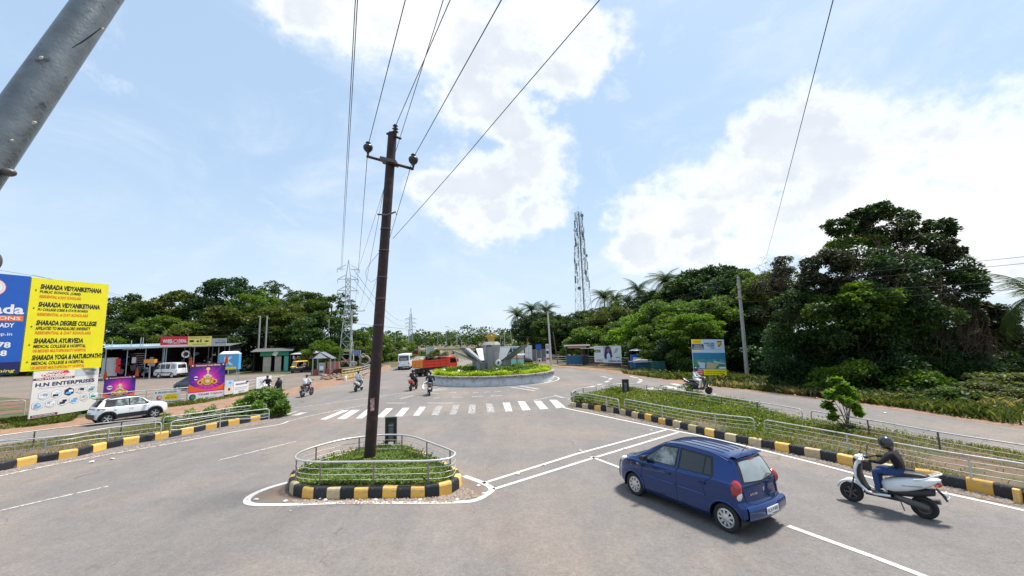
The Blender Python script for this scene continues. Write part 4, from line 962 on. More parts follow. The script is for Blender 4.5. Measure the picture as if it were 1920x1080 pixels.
 def epan(s,mb,lo,hi,end=0,off=.006,n=10,m=6):
  lo=resample_n(lo,n);hi=resample_n(hi,n);rows=[]
  for j in range(m+1):
   r=[]
   for i in range(n+1):
    a,b=lo[i],hi[i];y=a[0]+(b[0]-a[0])*j/m;z=a[1]+(b[1]-a[1])*j/m
    r.append((s.endx(y,z,end,off),y,z))
   rows.append(r)
  mb.grid(rows,smooth=True,flip=(end==0));return mb
 def tpan(s,mb,x0,x1,yf,off=.006,n=8,m=6):
  rows=[]
  for j in range(m+1):
   x=x0+(x1-x0)*j/m;r=[]
   for i in range(n+1):
    y=(-1+2*i/n)*yf(j/m);r.append((x,y,s.zat(x,y)+off))
   rows.append(r)
  mb.grid(rows,smooth=True,flip=True);return mb
def resample_n(pts,n):
 d=[0]
 for a,b in zip(pts,pts[1:]):d.append(d[-1]+sqrt(sum((a[k]-b[k])**2 for k in range(2))))
 out=[]
 for i in range(n+1):
  t=d[-1]*i/n;k=0
  while k<len(d)-2 and d[k+1]<t:k+=1
  u=(t-d[k])/max(d[k+1]-d[k],1e-9);out.append((pts[k][0]+(pts[k+1][0]-pts[k][0])*u,pts[k][1]+(pts[k+1][1]-pts[k][1])*u))
 return out
def wheel(parent,c,r,w,side,style='cover',rimc='alloy',rr=.68):
 """tyre mesh with a rim as its child; axle along y; outer face towards side*y"""
 b=MB().use(MT['rubber']);k=w/2
 b.lathe([(r*rr,-k),(r*.93,-k),(r*.985,-k*.8),(r,-k*.45),(r,k*.45),(r*.985,k*.8),(r*.93,k),(r*rr,k),(r*rr,-k)],axis='Y',n=30)
 o=b.build('wheel',None,parent,c);y=side*k*.72;R1=r*rr
 b=MB().use(MT['black']);b.lathe([(0,y-side*.03),(R1*1.02,y-side*.03)],axis='Y',n=24)
 b.use(MT[rimc])
 b.lathe([(R1*.93,y-side*.02),(R1*.95,y+side*.012),(R1*1.02,y+side*.012),(R1*1.02,y-side*.02)],axis='Y',n=28)
 if style=='cover':
  b.lathe([(R1*.98,y+side*.0),(R1*.86,y+side*.012),(R1*.80,y+side*.014)],axis='Y',n=28)
  b.lathe([(R1*.42,y+side*.02),(R1*.3,y+side*.028),(0,y+side*.03)],axis='Y',n=20)
  for i in range(9):
   a=2*pi*i/9;b.box((R1*.62*cos(a),y+side*.014,R1*.62*sin(a)),(R1*.46,.014,R1*.26),rot=(0,-a,0))
 elif style=='alloy':
  b.lathe([(R1*.2,y+side*.02),(0,y+side*.024)],axis='Y',n=14)
  for i in range(5):
   a=2*pi*i/5
   b.box((R1*.58*cos(a),y+side*.008,R1*.58*sin(a)),(R1*.86,.02,R1*.28),rot=(0,-a,0))
 elif style=='steel':
  b.lathe([(R1*.95,y),(R1*.7,y-side*.01),(R1*.55,y+side*.012),(R1*.3,y+side*.02),(0,y+side*.02)],axis='Y',n=20)
 elif style=='spoke':
  for i in range(14):
   a=2*pi*i/14;b.cyl((R1*.14*cos(a),0,R1*.14*sin(a)),(R1*cos(a+.3),0,R1*sin(a+.3)),.005,n=3,cap=False)
  b.cyl((0,-.05,0),(0,.05,0),R1*.16,n=10)
 b.build('rim',None,o);return o
def car_common(root,S,col,wheels,r,w,style,archcol,rimc='alloy',arch_r=.075,trackin=.02):
 ar=[(x,r*.98,r+.06)for x in wheels]
 b=MB().use(col);S.body(b,ar);ob=b.build('body',None,root)
 b=MB().use(MT['black'])
 for x,z,R_1 in ar:
  for sg in(1,-1):
   yo=S.yat(x,z+R_1+.02)-.012;rows=[]
   for yy in(yo,yo-.24):rows.append([(x+R_1*cos(t),sg*yy,z+R_1*sin(t))for t in[(-.25+3.64*i/16)for i in range(17)]])
   b.grid(rows,smooth=True)
   b.add([(x,sg*(yo-.24),z)]+[(x+R_1*cos(t),sg*(yo-.24),z+R_1*sin(t))for t in[(-.25+3.64*i/16)for i in range(17)]],[(0,i,i+1)for i in range(1,17)])
 wd=S.wid(S.L/2);b.box((S.L/2,0,S.low(S.L/2)+.1),(S.L*.86,wd*1.3,.16));b.build('underbody',None,root)
 for x,z,R_1 in ar:
  for sg in(1,-1):
   b=MB().use(archcol);pts=[]
   for i in range(25):
    t=-.18+(pi+.36)*i/24;X=x+R_1*cos(t);Z=z+R_1*sin(t);Z=max(Z,S.low(X)+.02);pts.append((X,sg*(S.yat(X,Z)+.002),Z))
   b.tube(pts,.024,6);b.build('wheel_arch',None,root)
 for x in wheels:
  for sg in(1,-1):wheel(root,(x,sg*(S.yat(x,r+.3)-w/2-trackin),r),r,w,sg,style,rimc)
def seams(root,S,segs,m,side=(1,-1),wd=.010,name='door_seam'):
 for sg in side:
  b=MB().use(m)
  for pl in segs:
   pts=[(x,sg*(S.yat(x,z)+.001),z)for x,z in resample_n(pl,14)];b.tube(pts,wd*.5,4)
  b.build(name,None,root)
def plate(root,s,c,w,h,rot,m=None):
 t=thing_part('number_plate',root,c,rot);b=MB().use(m or MT['print_white']);b.box((0,.006,0),(w,.012,h));o=b.build('number_plate',None,root,c,rot)
 l=MB();letters(l,s,MT['print_black'],(-w*.43,-h*.27,w*.86,h*.54),y=-.003,bold=.02);l.build('plate_lettering',None,o);return o
def thing_part(*a):return None
# ---------------- blue hatchback
BLUE=mat('blue_car_paint',(.003,.036,.165),.22,.75,spec=.3,coat=1.0)
S1=CarShape(3.43,top=[(0,1.375),(.3,1.405),(.9,1.445),(1.4,1.455),(1.85,1.415),(2.15,1.30),(2.48,1.11),(2.75,.965),(3.1,.90),(3.3,.83),(3.43,.74)],belt=[(0,.96),(.5,.97),(1.2,.93),(2.0,.90),(2.6,.885),(3.0,.85),(3.43,.72)],low=[(0,.30),(.4,.22),(1.0,.19),(2.6,.19),(3.1,.20),(3.43,.24)],wid=[(0,.62),(.12,.69),(.4,.735),(1.2,.745),(2.4,.745),(2.9,.73),(3.2,.68),(3.43,.56)],wtop=[(0,.47),(.4,.50),(1.2,.525),(1.9,.53),(2.3,.58),(2.7,.66),(3.1,.60),(3.43,.46)],xr=[(.2,.06),(.32,.0),(.52,0.0),(.60,.06),(.9,.09),(1.0,.12),(1.2,.20),(1.36,.29),(1.42,.30),(1.5,.30)],xf=[(.2,.05),(.35,.0),(.6,.02),(.8,.10),(1.,.2)],rb=.07,fb=.16)
def blue_car():
 ld=thing('parked_hatchback','dark blue five door hatchback waiting at the painted line beside the scooter','car',(4.93,8.58,.004),2.107)
 ld.name='blue_hatchback';car_common(ld,S1,BLUE,(.41,2.77),.268,.15,'cover',BLUE,'chrome_soft')
 for sg in(1,-1):
  b=MB().use(MT['black']);S1.pan(b,[(2.50,.93),(1.52,.955)],[(1.95,1.345),(1.50,1.375)],sg,.003);b.build('window_frame',None,ld)
  b=MB().use(MT['black']);S1.pan(b,[(1.47,.955),(.62,.985)],[(1.46,1.375),(.70,1.35)],sg,.003);b.build('window_frame',None,ld)
  # glass
  b=MB().use(MT['car_glass_front']);S1.pan(b,[(2.42,.955),(1.56,.975)],[(1.93,1.31),(1.54,1.34)],sg,.008);b.build('window',None,ld)
  b=MB().use(MT['glass_dark']);S1.pan(b,[(1.43,.975),(.86,.995)],[(1.42,1.34),(.86,1.32)],sg,.008);b.build('window',None,ld)
  b=MB().use(MT['glass_dark']);S1.pan(b,[(.83,.998),(.665,1.01)],[(.83,1.318),(.735,1.30)],sg,.008);b.build('quarter_window',None,ld)
  b=MB().use(BLUE);S1.pan(b,[(1.515,.94),(1.475,.94)],[(1.50,1.38),(1.46,1.38)],sg,.010);b.build('door_pillar',None,ld)
  b=MB().use(MT['black']);b.box((2.34,sg*.80,.995),(.11,.16,.10),taper=.8);b.box((2.36,sg*.72,.95),(.05,.08,.03));b.build('side_mirror',None,ld)
  for x,z in((1.72,.80),(.86,.82)):
   y=S1.yat(x,z);b=MB().use(BLUE);b.box((x,sg*(y+.018),z),(.15,.022,.026));b.use(MT['black']);b.box((x,sg*(y+.003),z-.008),(.12,.01,.05));b.build('door_handle',None,ld)
  b=MB().use(mat('blue_strip',(.012,.06,.22),.3,.2,coat=.8))
  for x0,x1 in((2.30,1.53),(1.45,.80)):
   pts=[(x,sg*(S1.yat(x,.60)+.008),.60)for x in[x0+(x1-x0)*i/10 for i in range(11)]];b.tube(pts,.016,5)
  b.build('rub_strip',None,ld)
  b=MB().use(MT['print_grey']);y=S1.yat(2.62,.80);b.ell((2.62,sg*(y+.003),.80),(.035,.010,.018));b.build('side_marker',None,ld)
  # tail lamp wraps the corner: tall red lens with a clear lower part
  b=MB().use(MT['tail_red'],True);rot=(0,radians(-14),sg*radians(-34))
  b.ell((.205,sg*.615,.835),(.15,.10,.20),20,14,(0,radians(-32),sg*radians(-32)));b.build('tail_lamp',None,ld)
  b=MB().use(MT['lamp_clear']);b.ell((.115,sg*.655,.735),(.045,.052,.10),14,10,(0,radians(-24),sg*radians(-30)));b.use(MT['alloy']);b.build('reversing_lamp',None,ld)
  b=MB().use(MT['lamp_clear']);b.ell((3.20,sg*.545,.76),(.17,.10,.075),14,10,(0,radians(14),sg*radians(-28)));b.build('headlamp',None,ld)
 seams(ld,S1,[[(2.52,.28),(2.50,.62),(2.44,.93)],[(1.50,.24),(1.50,.95)],[(.80,.58),(.86,.80),(.66,.97)],[(2.5,.28),(.9,.26)]],MT['seam_blue'])
 b=MB().use(MT['seam_blue'])
 for sg in(1,-1):b.tube([(x,sg*.49,S1.zat(x,.49)-.0)for x in[.32+i*.16 for i in range(11)]],.011,4)
 b.build('roof_gutter',None,ld)
 for y in(-.34,-.17,0,.17,.34):
  MB().use(BLUE).tube([(x,y,S1.zat(x,y)+.0)for x in[.55+i*.125 for i in range(11)]],.011,6).build('roof_rib',None,ld)
 MB().use(MT['black']).tube([(.34,.05,1.45),(.20,.05,1.62)],[.008,.004],5).build('aerial',None,ld)
 b=MB().use(MT['glass_dark']);S1.tpan(b,2.60,1.93,lambda t:.58-.10*t,.006);b.build('windscreen',None,ld)
 # rear glass with black rim
 b=MB().use(MT['black']);S1.epan(b,[(-.56,.955),(0,.925),(.56,.955)],[(-.445,1.35),(0,1.36),(.445,1.35)],0,.004,14,8);b.build('rear_window_frame',None,ld)
 b=MB().use(MT['glass_pale']);S1.epan(b,[(-.50,.985),(0,.96),(.50,.985)],[(-.405,1.315),(0,1.325),(.405,1.315)],0,.010,14,8);b.build('rear_window',None,ld)
 b=MB().use(MT['black']);b.tube([(S1.endx(-.05,.97,0,.03),-.05,.97),(S1.endx(-.25,1.03,0,.03),-.25,1.03),(S1.endx(-.36,1.01,0,.03),-.36,1.01)],.008,5);b.build('rear_wiper',None,ld)
 b=MB().use(BLUE);rows=[[(S1.endx(y,1.385,0,.02+d),y,z)for y in[-.46+.092*i for i in range(11)]]for d,z in((0,1.372),(.05,1.39),(.05,1.405),(-.12,1.425))];b.grid(rows,flip=True);b.build('spoiler',None,ld)
 b=MB().use(MT['print_red']);b.box((S1.endx(0,1.33,0,.015),0,1.335),(.01,.16,.015));b.build('brake_lamp',None,ld)
 b=MB().use(MT['seam_blue']);b.tube([(S1.endx(y,z,0,.002),y,z)for y,z in resample_n([(-.60,.93),(-.55,.62),(-.40,.575),(.40,.575),(.55,.62),(.60,.93)],30)],.007,4);b.build('tailgate_seam',None,ld)
 b=MB().use(BLUE);rows=[[(S1.endx(y,.5,0,d),y,z)for y in[-.66+.11*i for i in range(13)]]for d,z in((-.02,.575),(.045,.56),(.06,.50),(.06,.38),(.03,.31),(-.02,.28))];b.grid(rows,flip=True);b.build('bumper',None,ld)
 o=plate(ld,'KL 31 P 2073',(S1.endx(0,.47,0,.075),0,.455),.40,.115,(radians(0),0,radians(-90)))
 b=MB().use(MT['chrome']);X=S1.endx(0,.78,0,.004)
 b.extr([(-.035,.01),(.0,.04),(.035,.025),(.0,.0),(.035,-.01),(0,-.04),(-.035,-.025),(0,0)],-.004,.004);b.build('badge',None,ld,(X,0,.80),(0,0,radians(-90)))
 l=MB();letters(l,'ALTO 800',MT['chrome'],(-.11,0,.22,.045),bold=.015);l.build('lettering',None,ld,(S1.endx(.34,.72,0,.008),.33,.735),(0,0,radians(-96)))
 l=MB();letters(l,'VXi',MT['chrome'],(-.04,0,.08,.035),bold=.015);l.build('lettering',None,ld,(S1.endx(-.38,.74,0,.008),-.40,.74),(0,0,radians(-84)))
 # inside: seats and wheel seen through glass
 return ld
mat('chrome_soft',(.62,.63,.64),.3,.6);mat('seam_blue',(.002,.006,.03),.5)
mat('car_glass_front',(.05,.065,.06),.08,spec=.9,col2=(.30,.34,.32),c2s=3.0,c2t=(.45,.6))
blue_car()
# ---------------- white compact SUV
S2=CarShape(3.83,top=[(0,1.50),(.3,1.555),(.9,1.60),(1.6,1.61),(2.1,1.56),(2.45,1.42),(2.8,1.16),(2.95,1.10),(3.4,1.05),(3.7,.99),(3.83,.93)],belt=[(0,1.06),(.8,1.03),(2.0,1.0),(2.8,.99),(3.3,.97),(3.83,.88)],low=[(0,.36),(.4,.28),(1,.25),(2.8,.25),(3.4,.27),(3.83,.33)],wid=[(0,.72),(.15,.80),(.5,.86),(1.5,.87),(3.0,.87),(3.5,.82),(3.83,.70)],wtop=[(0,.56),(.5,.60),(1.5,.63),(2.3,.64),(2.7,.72),(3.2,.76),(3.83,.60)],xr=[(.2,.10),(.5,.0),(.75,.03),(1.0,.10),(1.15,.18),(1.4,.36),(1.5,.40),(1.6,.4)],xf=[(.2,.08),(.5,.0),(.8,.03),(1.0,.12)],rb=.08,fb=.12)
def suv():
 p=G(200,796);q=G(287,785);yaw=atan2(q.y-p.y,q.x-p.x);s=.84;yaw=radians(60)
 lab='white compact suv with black roof parked on the verge in front of the shop posters'
 Wh=mat('white_car_paint',(.82,.83,.83),.25,coat=.9);ld=thing('white_suv',lab,'car',(0,0,0),yaw)
 f=Vector((cos(yaw),sin(yaw),0));lf=Vector((-sin(yaw),cos(yaw),0));o=p-f*.62*s+lf*.80*s;ld.location=(o.x,o.y,0);ld.rotation_euler.z=yaw;ld.scale=(s,s,s*1.04)
 car_common(ld,S2,Wh,(.62,3.065),.33,.19,'alloy',MT['black_plastic'],'chrome_soft')
 for sg in(1,-1):
  b=MB().use(MT['black']);S2.pan(b,[(2.78,1.0),(.42,1.06)],[(2.30,1.50),(.55,1.49)],sg,.004,20,8);b.build('window_frame',None,ld)
  for lo,hi in(([(2.66,1.03),(1.72,1.05)],[(2.28,1.42),(1.72,1.46)]),([(1.64,1.05),(.92,1.08)],[(1.64,1.46),(1.0,1.44)]),):
   b=MB().use(MT['car_glass_front']);S2.pan(b,lo,hi,sg,.010);b.build('window',None,ld)
  b=MB().use(MT['black_plastic']);S2.pan(b,[(2.72,.26),(.98,.26)],[(2.62,.58),(1.10,.58)],sg,.012,16,4);b.build('side_cladding',None,ld)
  b=MB().use(MT['black_plastic']);b.box((2.56,sg*.97,1.10),(.14,.20,.13),taper=.85);b.build('side_mirror',None,ld)
  b=MB().use(MT['tail_red']);b.ell((.17,sg*.75,.96),(.06,.13,.055),12,8,(0,0,sg*radians(-30)));b.ell((.34,sg*.86,.97),(.16,.02,.03),10,6);b.build('tail_lamp',None,ld)
  for x in(1.82,.98):
   b=MB().use(Wh);y=S2.yat(x,.88);b.box((x,sg*(y+.016),.88),(.17,.02,.028));b.build('door_handle',None,ld)
  for x,z,R_1 in((.62,.323,.45),(3.065,.323,.45)):
   pts=[(x+R_1*cos(t),sg*(S2.yat(x+R_1*cos(t),max(.28,.323+R_1*sin(t)))+.006),max(.28,.323+R_1*sin(t)))for t in[-.1+(pi+.2)*i/20 for i in range(21)]]
   MB().use(MT['black_plastic']).tube(pts,.05,6).build('arch_cladding',None,ld)
  MB().use(MT['black_plastic']).tube([(x,sg*.60,S2.zat(x,.60)+.045)for x in(.5,.6,1.,1.5,2.,2.1)],.018,5).build('roof_rail',None,ld)
 seams(ld,S2,[[(2.70,.48),(2.66,1.0)],[(1.68,.48),(1.68,1.02)],[(.98,.78),(.86,1.02)]],MT['print_grey'])
 b=MB().use(MT['black_plastic']);S2.tpan(b,2.36,.36,lambda t:.60-.02*t,.006,10,16);b.build('roof_panel',None,ld)
 b=MB().use(MT['glass_dark']);S2.tpan(b,2.86,2.38,lambda t:.66-.06*t,.008);b.build('windscreen',None,ld)
 b=MB().use(MT['glass_dark']);S2.epan(b,[(-.62,1.12),(.62,1.12)],[(-.52,1.46),(.52,1.46)],0,.01);b.build('rear_window',None,ld)
 b=MB().use(MT['black_plastic']);S2.epan(b,[(-.80,.37),(.80,.37)],[(-.82,.66),(.82,.66)],0,.03,14,4);b.build('bumper',None,ld)
 b=MB().use(MT['black_plastic']);b.box((.33,0,1.545),(.28,1.05,.03));b.build('spoiler',None,ld)
 b=MB().use(MT['black']);S2.epan(b,[(-.60,.94),(.60,.94)],[(-.60,.985),(.60,.985)],0,.012,12,2);b.build('tail_trim',None,ld)
 plate(ld,'KA 19 MK 4182',(S2.endx(0,.72,0,.012),0,.735),.42,.11,(0,0,radians(-90)))
 return ld
suv()
# ---------------- white microvan
S3=CarShape(3.37,top=[(0,1.66),(.4,1.72),(1.4,1.75),(2.4,1.73),(2.72,1.66),(2.95,1.40),(3.15,1.10),(3.28,.98),(3.37,.92)],belt=[(0,1.02),(2.6,1.02),(3.0,.98),(3.37,.86)],low=[(0,.32),(.5,.27),(2.9,.27),(3.37,.32)],wid=[(0,.66),(.1,.71),(.4,.735),(2.8,.735),(3.1,.70),(3.37,.62)],wtop=[(0,.58),(.4,.61),(2.5,.61),(2.9,.60),(3.37,.54)],xr=[(.3,.02),(.6,0),(1.0,.04),(1.65,.14),(1.8,.15)],xf=[(.3,.02),(.6,0),(.95,.06)],rb=.04,fb=.10,edge=.09,fall=.5)
def van():
 p=G(322,709);q=G(292,707);ld=thing('white_microvan','white boxy microvan with black side stripes parked before the open garage','van',(0,0,0),0)
 Wh=MT['white_car_paint'];yaw=radians(170);s=1.22;f=Vector((cos(yaw),sin(yaw),0));lf=Vector((-sin(yaw),cos(yaw),0))
 o=p-f*.62*s-lf*.68*s;ld.location=(o.x,o.y,0);ld.rotation_euler.z=yaw;ld.scale=(s,s,s*1.05)
 car_common(ld,S3,Wh,(.62,2.50),.27,.15,'steel',Wh,'chrome_soft')
 for sg in(1,-1):
  for lo,hi in(([(3.02,1.04),(2.45,1.04)],[(2.74,1.52),(2.45,1.54)]),([(2.36,1.04),(1.72,1.04)],[(2.36,1.54),(1.72,1.55)]),([(1.62,1.04),(1.05,1.04)],[(1.62,1.55),(1.05,1.55)]),([(.86,1.04),(.22,1.04)],[(.86,1.55),(.30,1.52)])):
   b=MB().use(MT['glass_dark']if lo[0][0]>1 else MT['glass_pale']);S3.pan(b,lo,hi,sg,.006);b.build('window',None,ld)
  b=MB().use(MT['black'])
  for z0,z1,x0,x1 in((.60,.68,3.05,.55),(.50,.53,2.2,.95)):S3.pan(b,[(x0,z0),(x1,z0)],[(x0,z1),(x1,z1)],sg,.005,14,2)
  b.build('side_stripe',None,ld)
  b=MB().use(MT['black']);b.box((2.92,sg*.80,1.12),(.06,.14,.17));b.build('side_mirror',None,ld)
  b=MB().use(MT['tail_red']);b.box((.04,sg*.62,.80),(.05,.10,.26));b.build('tail_lamp',None,ld)
  b=MB().use(MT['lamp_clear']);b.box((3.36,sg*.50,.72),(.06,.18,.13));b.build('headlamp',None,ld)
 seams(ld,S3,[[(2.42,.30),(2.42,1.0)],[(1.00,.30),(1.00,1.0)],[(3.0,.5),(2.95,1.0)]],MT['print_grey'])
 b=MB().use(MT['glass_dark']);S3.tpan(b,3.12,2.76,lambda t:.56,.006);b.build('windscreen',None,ld)
 b=MB().use(MT['glass_dark']);S3.epan(b,[(-.52,1.08),(.52,1.08)],[(-.48,1.50),(.48,1.50)],0,.006);b.build('rear_window',None,ld)
 b=MB().use(MT['black']);b.box((-.01,0,.42),(.08,1.3,.16));b.box((3.42,0,.42),(.08,1.25,.16));b.build('bumper',None,ld)
 return ld
VAN=van()
# ---------------- dark blue car partly behind the festival poster
def blue2():
 lab='dark grey blue car half hidden behind the tall purple poster';M2=mat('slate_blue_paint',(.03,.05,.085),.28,.3,coat=.9)
 p=G(333,733);ld=thing('slate_blue_hatchback',lab,'car',(0,0,0),0);yaw=radians(170);s=1.0;f=Vector((cos(yaw),sin(yaw),0));lf=Vector((-sin(yaw),cos(yaw),0))
 o=p-f*3.40-lf*.1;ld.location=(o.x,o.y,0);ld.rotation_euler.z=yaw
 car_common(ld,S1,M2,(.41,2.77),.28,.16,'steel',M2)
 for sg in(1,-1):
  b=MB().use(MT['glass_dark']);S1.pan(b,[(2.42,.955),(.66,.975)],[(2.02,1.335),(.74,1.36)],sg,.008,16);b.build('window',None,ld)
  b=MB().use(MT['lamp_clear']);b.ell((3.20,sg*.545,.76),(.17,.10,.075),14,10,(0,radians(14),sg*radians(-28)));b.build('headlamp',None,ld)
  b=MB().use(M2);b.box((2.34,sg*.80,.995),(.11,.16,.10),taper=.8);b.build('side_mirror',None,ld)
  b=MB().use(MT['tail_red']);b.ell((.145,sg*.635,.845),(.10,.115,.17),12,8);b.build('tail_lamp',None,ld)
 b=MB().use(MT['glass_dark']);S1.tpan(b,2.60,1.93,lambda t:.58-.10*t,.006);b.build('windscreen',None,ld)
 b=MB().use(MT['black']);S1.epan(b,[(-.35,.36),(.35,.36)],[(-.35,.62),(.35,.62)],1,.01);b.build('grille',None,ld)
blue2()
# ---------------- two wheelers
def loft(mb,secs,n=12,cap=True,pw=2.6):
 """secs: (x, z, halfwidth_y, halfheight, tilt) -> superellipse tube; sections stand across the path"""
 vs=[]
 for(x,z,w,h,a)in secs:
  for i in range(n):
   t=2*pi*i/n;cy,cz=cos(t),sin(t);yy=w*(abs(cy)**(2/pw))*(1 if cy>0 else-1);zz=h*(abs(cz)**(2/pw))*(1 if cz>0 else-1)
   vs.append((x-zz*sin(a),yy,z+zz*cos(a)))
 m_=len(secs);fs=[(j*n+i,j*n+(i+1)%n,(j+1)*n+(i+1)%n,(j+1)*n+i)for j in range(m_-1)for i in range(n)]
 if cap:fs+=[tuple(range(n-1,-1,-1)),tuple(range((m_-1)*n,m_*n))]
 return mb.add(vs,fs,smooth=True)
def lsm(secs,k=4):
 out=[];
 for a,b in zip(secs,secs[1:]):
  for i in range(k):
   t=i/k;t2=t;out.append(tuple(a[q]+(b[q]-a[q])*t2 for q in range(5)))
 out.append(secs[-1]);return out
SEATM=mat('seat_vinyl',(.022,.022,.024),.5,bump=.2,bscale=60)
def scooter(label,loc,yaw,col,tailcol=None,group=None,lean=0.,plate_txt=None,name='scooter',floorcol=None,rackcol='alloy'):
 rt=thing(name,label,'scooter',loc,yaw,group);rt.rotation_euler=(lean,0,yaw);BP=MT['black_plastic'];tailcol=tailcol or col
 wheel(rt,(.30,0,.225),.225,.10,1,'steel','dark_steel',.58);wheel(rt,(1.54,0,.225),.225,.09,1,'alloy','dark_steel',.60)
 b=MB().use(tailcol);loft(b,lsm([(-.02,.84,.03,.03,.3),(.06,.80,.10,.08,.3),(.25,.74,.165,.135,.2),(.5,.66,.185,.165,.1),(.72,.60,.175,.165,0),(.88,.55,.14,.14,-.1),(.93,.52,.10,.10,-.2)],3),16);b.build('rear_body',None,rt)
 b=MB().use(BP);loft(b,lsm([(.10,.58,.10,.07,0),(.4,.50,.13,.09,0),(.85,.42,.14,.08,0)],2));b.build('lower_body',None,rt)
 b=MB().use(SEATM);loft(b,lsm([(.16,.875,.09,.035,.1),(.30,.885,.125,.05,.05),(.55,.865,.135,.055,-.02),(.70,.84,.13,.05,-.05),(.90,.79,.10,.05,-.2),(.96,.75,.06,.04,-.4)],3),14);b.build('seat',None,rt)
 b=MB().use(floorcol or BP);b.box((1.06,0,.335),(.42,.34,.05));b.box((.95,0,.30),(.6,.24,.06));b.build('floorboard',None,rt)
 b=MB().use(col)
 for sg in(1,-1):b.tube([(.80,sg*.17,.36),(1.05,sg*.185,.34),(1.2,sg*.18,.36),(1.30,sg*.15,.46)],.028,6)
 b.build('side_trim',None,rt)
 b=MB().use(col);loft(b,lsm([(1.22,.36,.14,.02,1.2),(1.32,.48,.19,.028,1.35),(1.385,.64,.215,.035,1.5),(1.385,.80,.20,.045,1.62),(1.35,.93,.15,.05,1.8),(1.32,.99,.10,.04,1.9)],3),16);b.build('front_apron',None,rt)
 b=MB().use(BP);loft(b,lsm([(1.20,.37,.12,.02,1.2),(1.28,.50,.17,.025,1.35),(1.335,.66,.185,.03,1.5),(1.33,.82,.17,.035,1.62),(1.30,.92,.12,.03,1.8)],3),12);b.build('inner_panel',None,rt)
 b=MB().use(MT['print_navy']);b.box((1.40,.16,.78),(.03,.03,.10),rot=(0,.1,0));b.use(MT['print_red']);b.box((1.405,.165,.74),(.03,.03,.03));b.build('decal',None,rt)
 b=MB().use(col);sec=[]
 for i in range(11):
  t=radians(12+140*i/10);sec.append((1.54+.262*cos(t),.235+.262*sin(t),.075 if 1<i<9 else .055,.022,t-pi/2))
 loft(b,sec,10);b.ell((1.52,0,.49),(.13,.07,.06));b.build('front_mudguard',None,rt)
 b=MB().use(MT['dark_steel']);b.cyl((1.54,.065,.225),(1.44,.06,.62),.018,n=6);b.build('fork',None,rt);MB().use(MT['dark_steel']).cyl((1.54,-.065,.225),(1.44,-.06,.62),.018,n=6).build('fork',None,rt)
 b=MB().use(col);b.ell((1.27,0,1.06),(.12,.14,.085));b.ell((1.24,.16,1.05),(.06,.10,.04));b.ell((1.24,-.16,1.05),(.06,.10,.04));h=b.build('handlebar_cowl',None,rt)
 MB().use(MT['lamp_clear']).ell((1.365,0,1.06),(.04,.085,.055)).build('headlamp',None,rt)
 MB().use(BP).ell((1.21,0,1.095),(.08,.10,.05)).build('instrument_panel',None,rt)
 b=MB().use(MT['dark_steel']);b.tube([(1.14,-.35,1.05),(1.20,-.2,1.04),(1.24,0,1.03),(1.20,.2,1.04),(1.14,.35,1.05)],.012,6);b.build('handlebar',None,rt)
 for sg in(1,-1):
  MB().use(MT['rubber']).cyl((1.19,sg*.23,1.045),(1.14,sg*.36,1.05),.019,n=8).build('grip',None,rt)
  b=MB().use(MT['black']);b.tube([(1.20,sg*.19,1.07),(1.21,sg*.24,1.18),(1.20,sg*.28,1.24)],.007,5);b.ell((1.20,sg*.31,1.26),(.018,.065,.045));b.use(MT['chrome']);b.box((1.181,sg*.31,1.26),(.004,.09,.055));b.build('mirror',None,rt)
  MB().use(MT['print_orange']).ell((.05,sg*.10,.74),(.035,.025,.025)).build('indicator',None,rt)
 b=MB().use(MT[rackcol]if isinstance(rackcol,str)else rackcol)
 b.tube(curve2([(.38,.17,.80),(.20,.18,.86),(.05,.13,.95),(-.03,.06,.98),(-.03,-.06,.98),(.05,-.13,.95),(.20,-.18,.86),(.38,-.17,.80)],3),.018,6);b.build('grab_rail',None,rt)
 b=MB().use(MT['tail_red']);b.ell((.02,0,.76),(.055,.10,.06));b.build('tail_lamp',None,rt)
 b=MB().use(BP);b.add([(.08,-.09,.66),(.08,.09,.66),(-.06,.09,.50),(-.06,-.09,.50)],[(0,1,2,3),(3,2,1,0)]);b.tube([(.02,0,.6),(-.07,0,.44)],.02,5);b.build('rear_mudguard',None,rt)
 plate(rt,plate_txt or 'KA 19',(-.085,0,.57),.20,.12,(radians(-20),0,radians(-90)))
 b=MB().use(MT['dark_steel']);loft(b,lsm([(.20,.25,.03,.05,0),(.34,.27,.05,.085,0),(.55,.31,.05,.07,0),(.74,.36,.04,.045,0)],2));b.xf(Matrix.Translation((0,.11,0)));b.build('engine_case',None,rt);l=MB().use(MT['print_grey']);l.box((.42,.178,.66),(.34,.012,.022),rot=(0,.12,0));l.box((.42,-.178,.66),(.34,.012,.022),rot=(0,.12,0));l.build('decal',None,rt)
 b=MB().use(MT['dark_steel']);b.cyl((.06,-.15,.36),(.50,-.15,.28),.055,.045,n=10);b.build('exhaust',None,rt)
 b=MB().use(MT['dark_steel']);b.tube([(.66,.12,.30),(.60,.16,.10)],.012,5);b.build('stand',None,rt)
 return rt
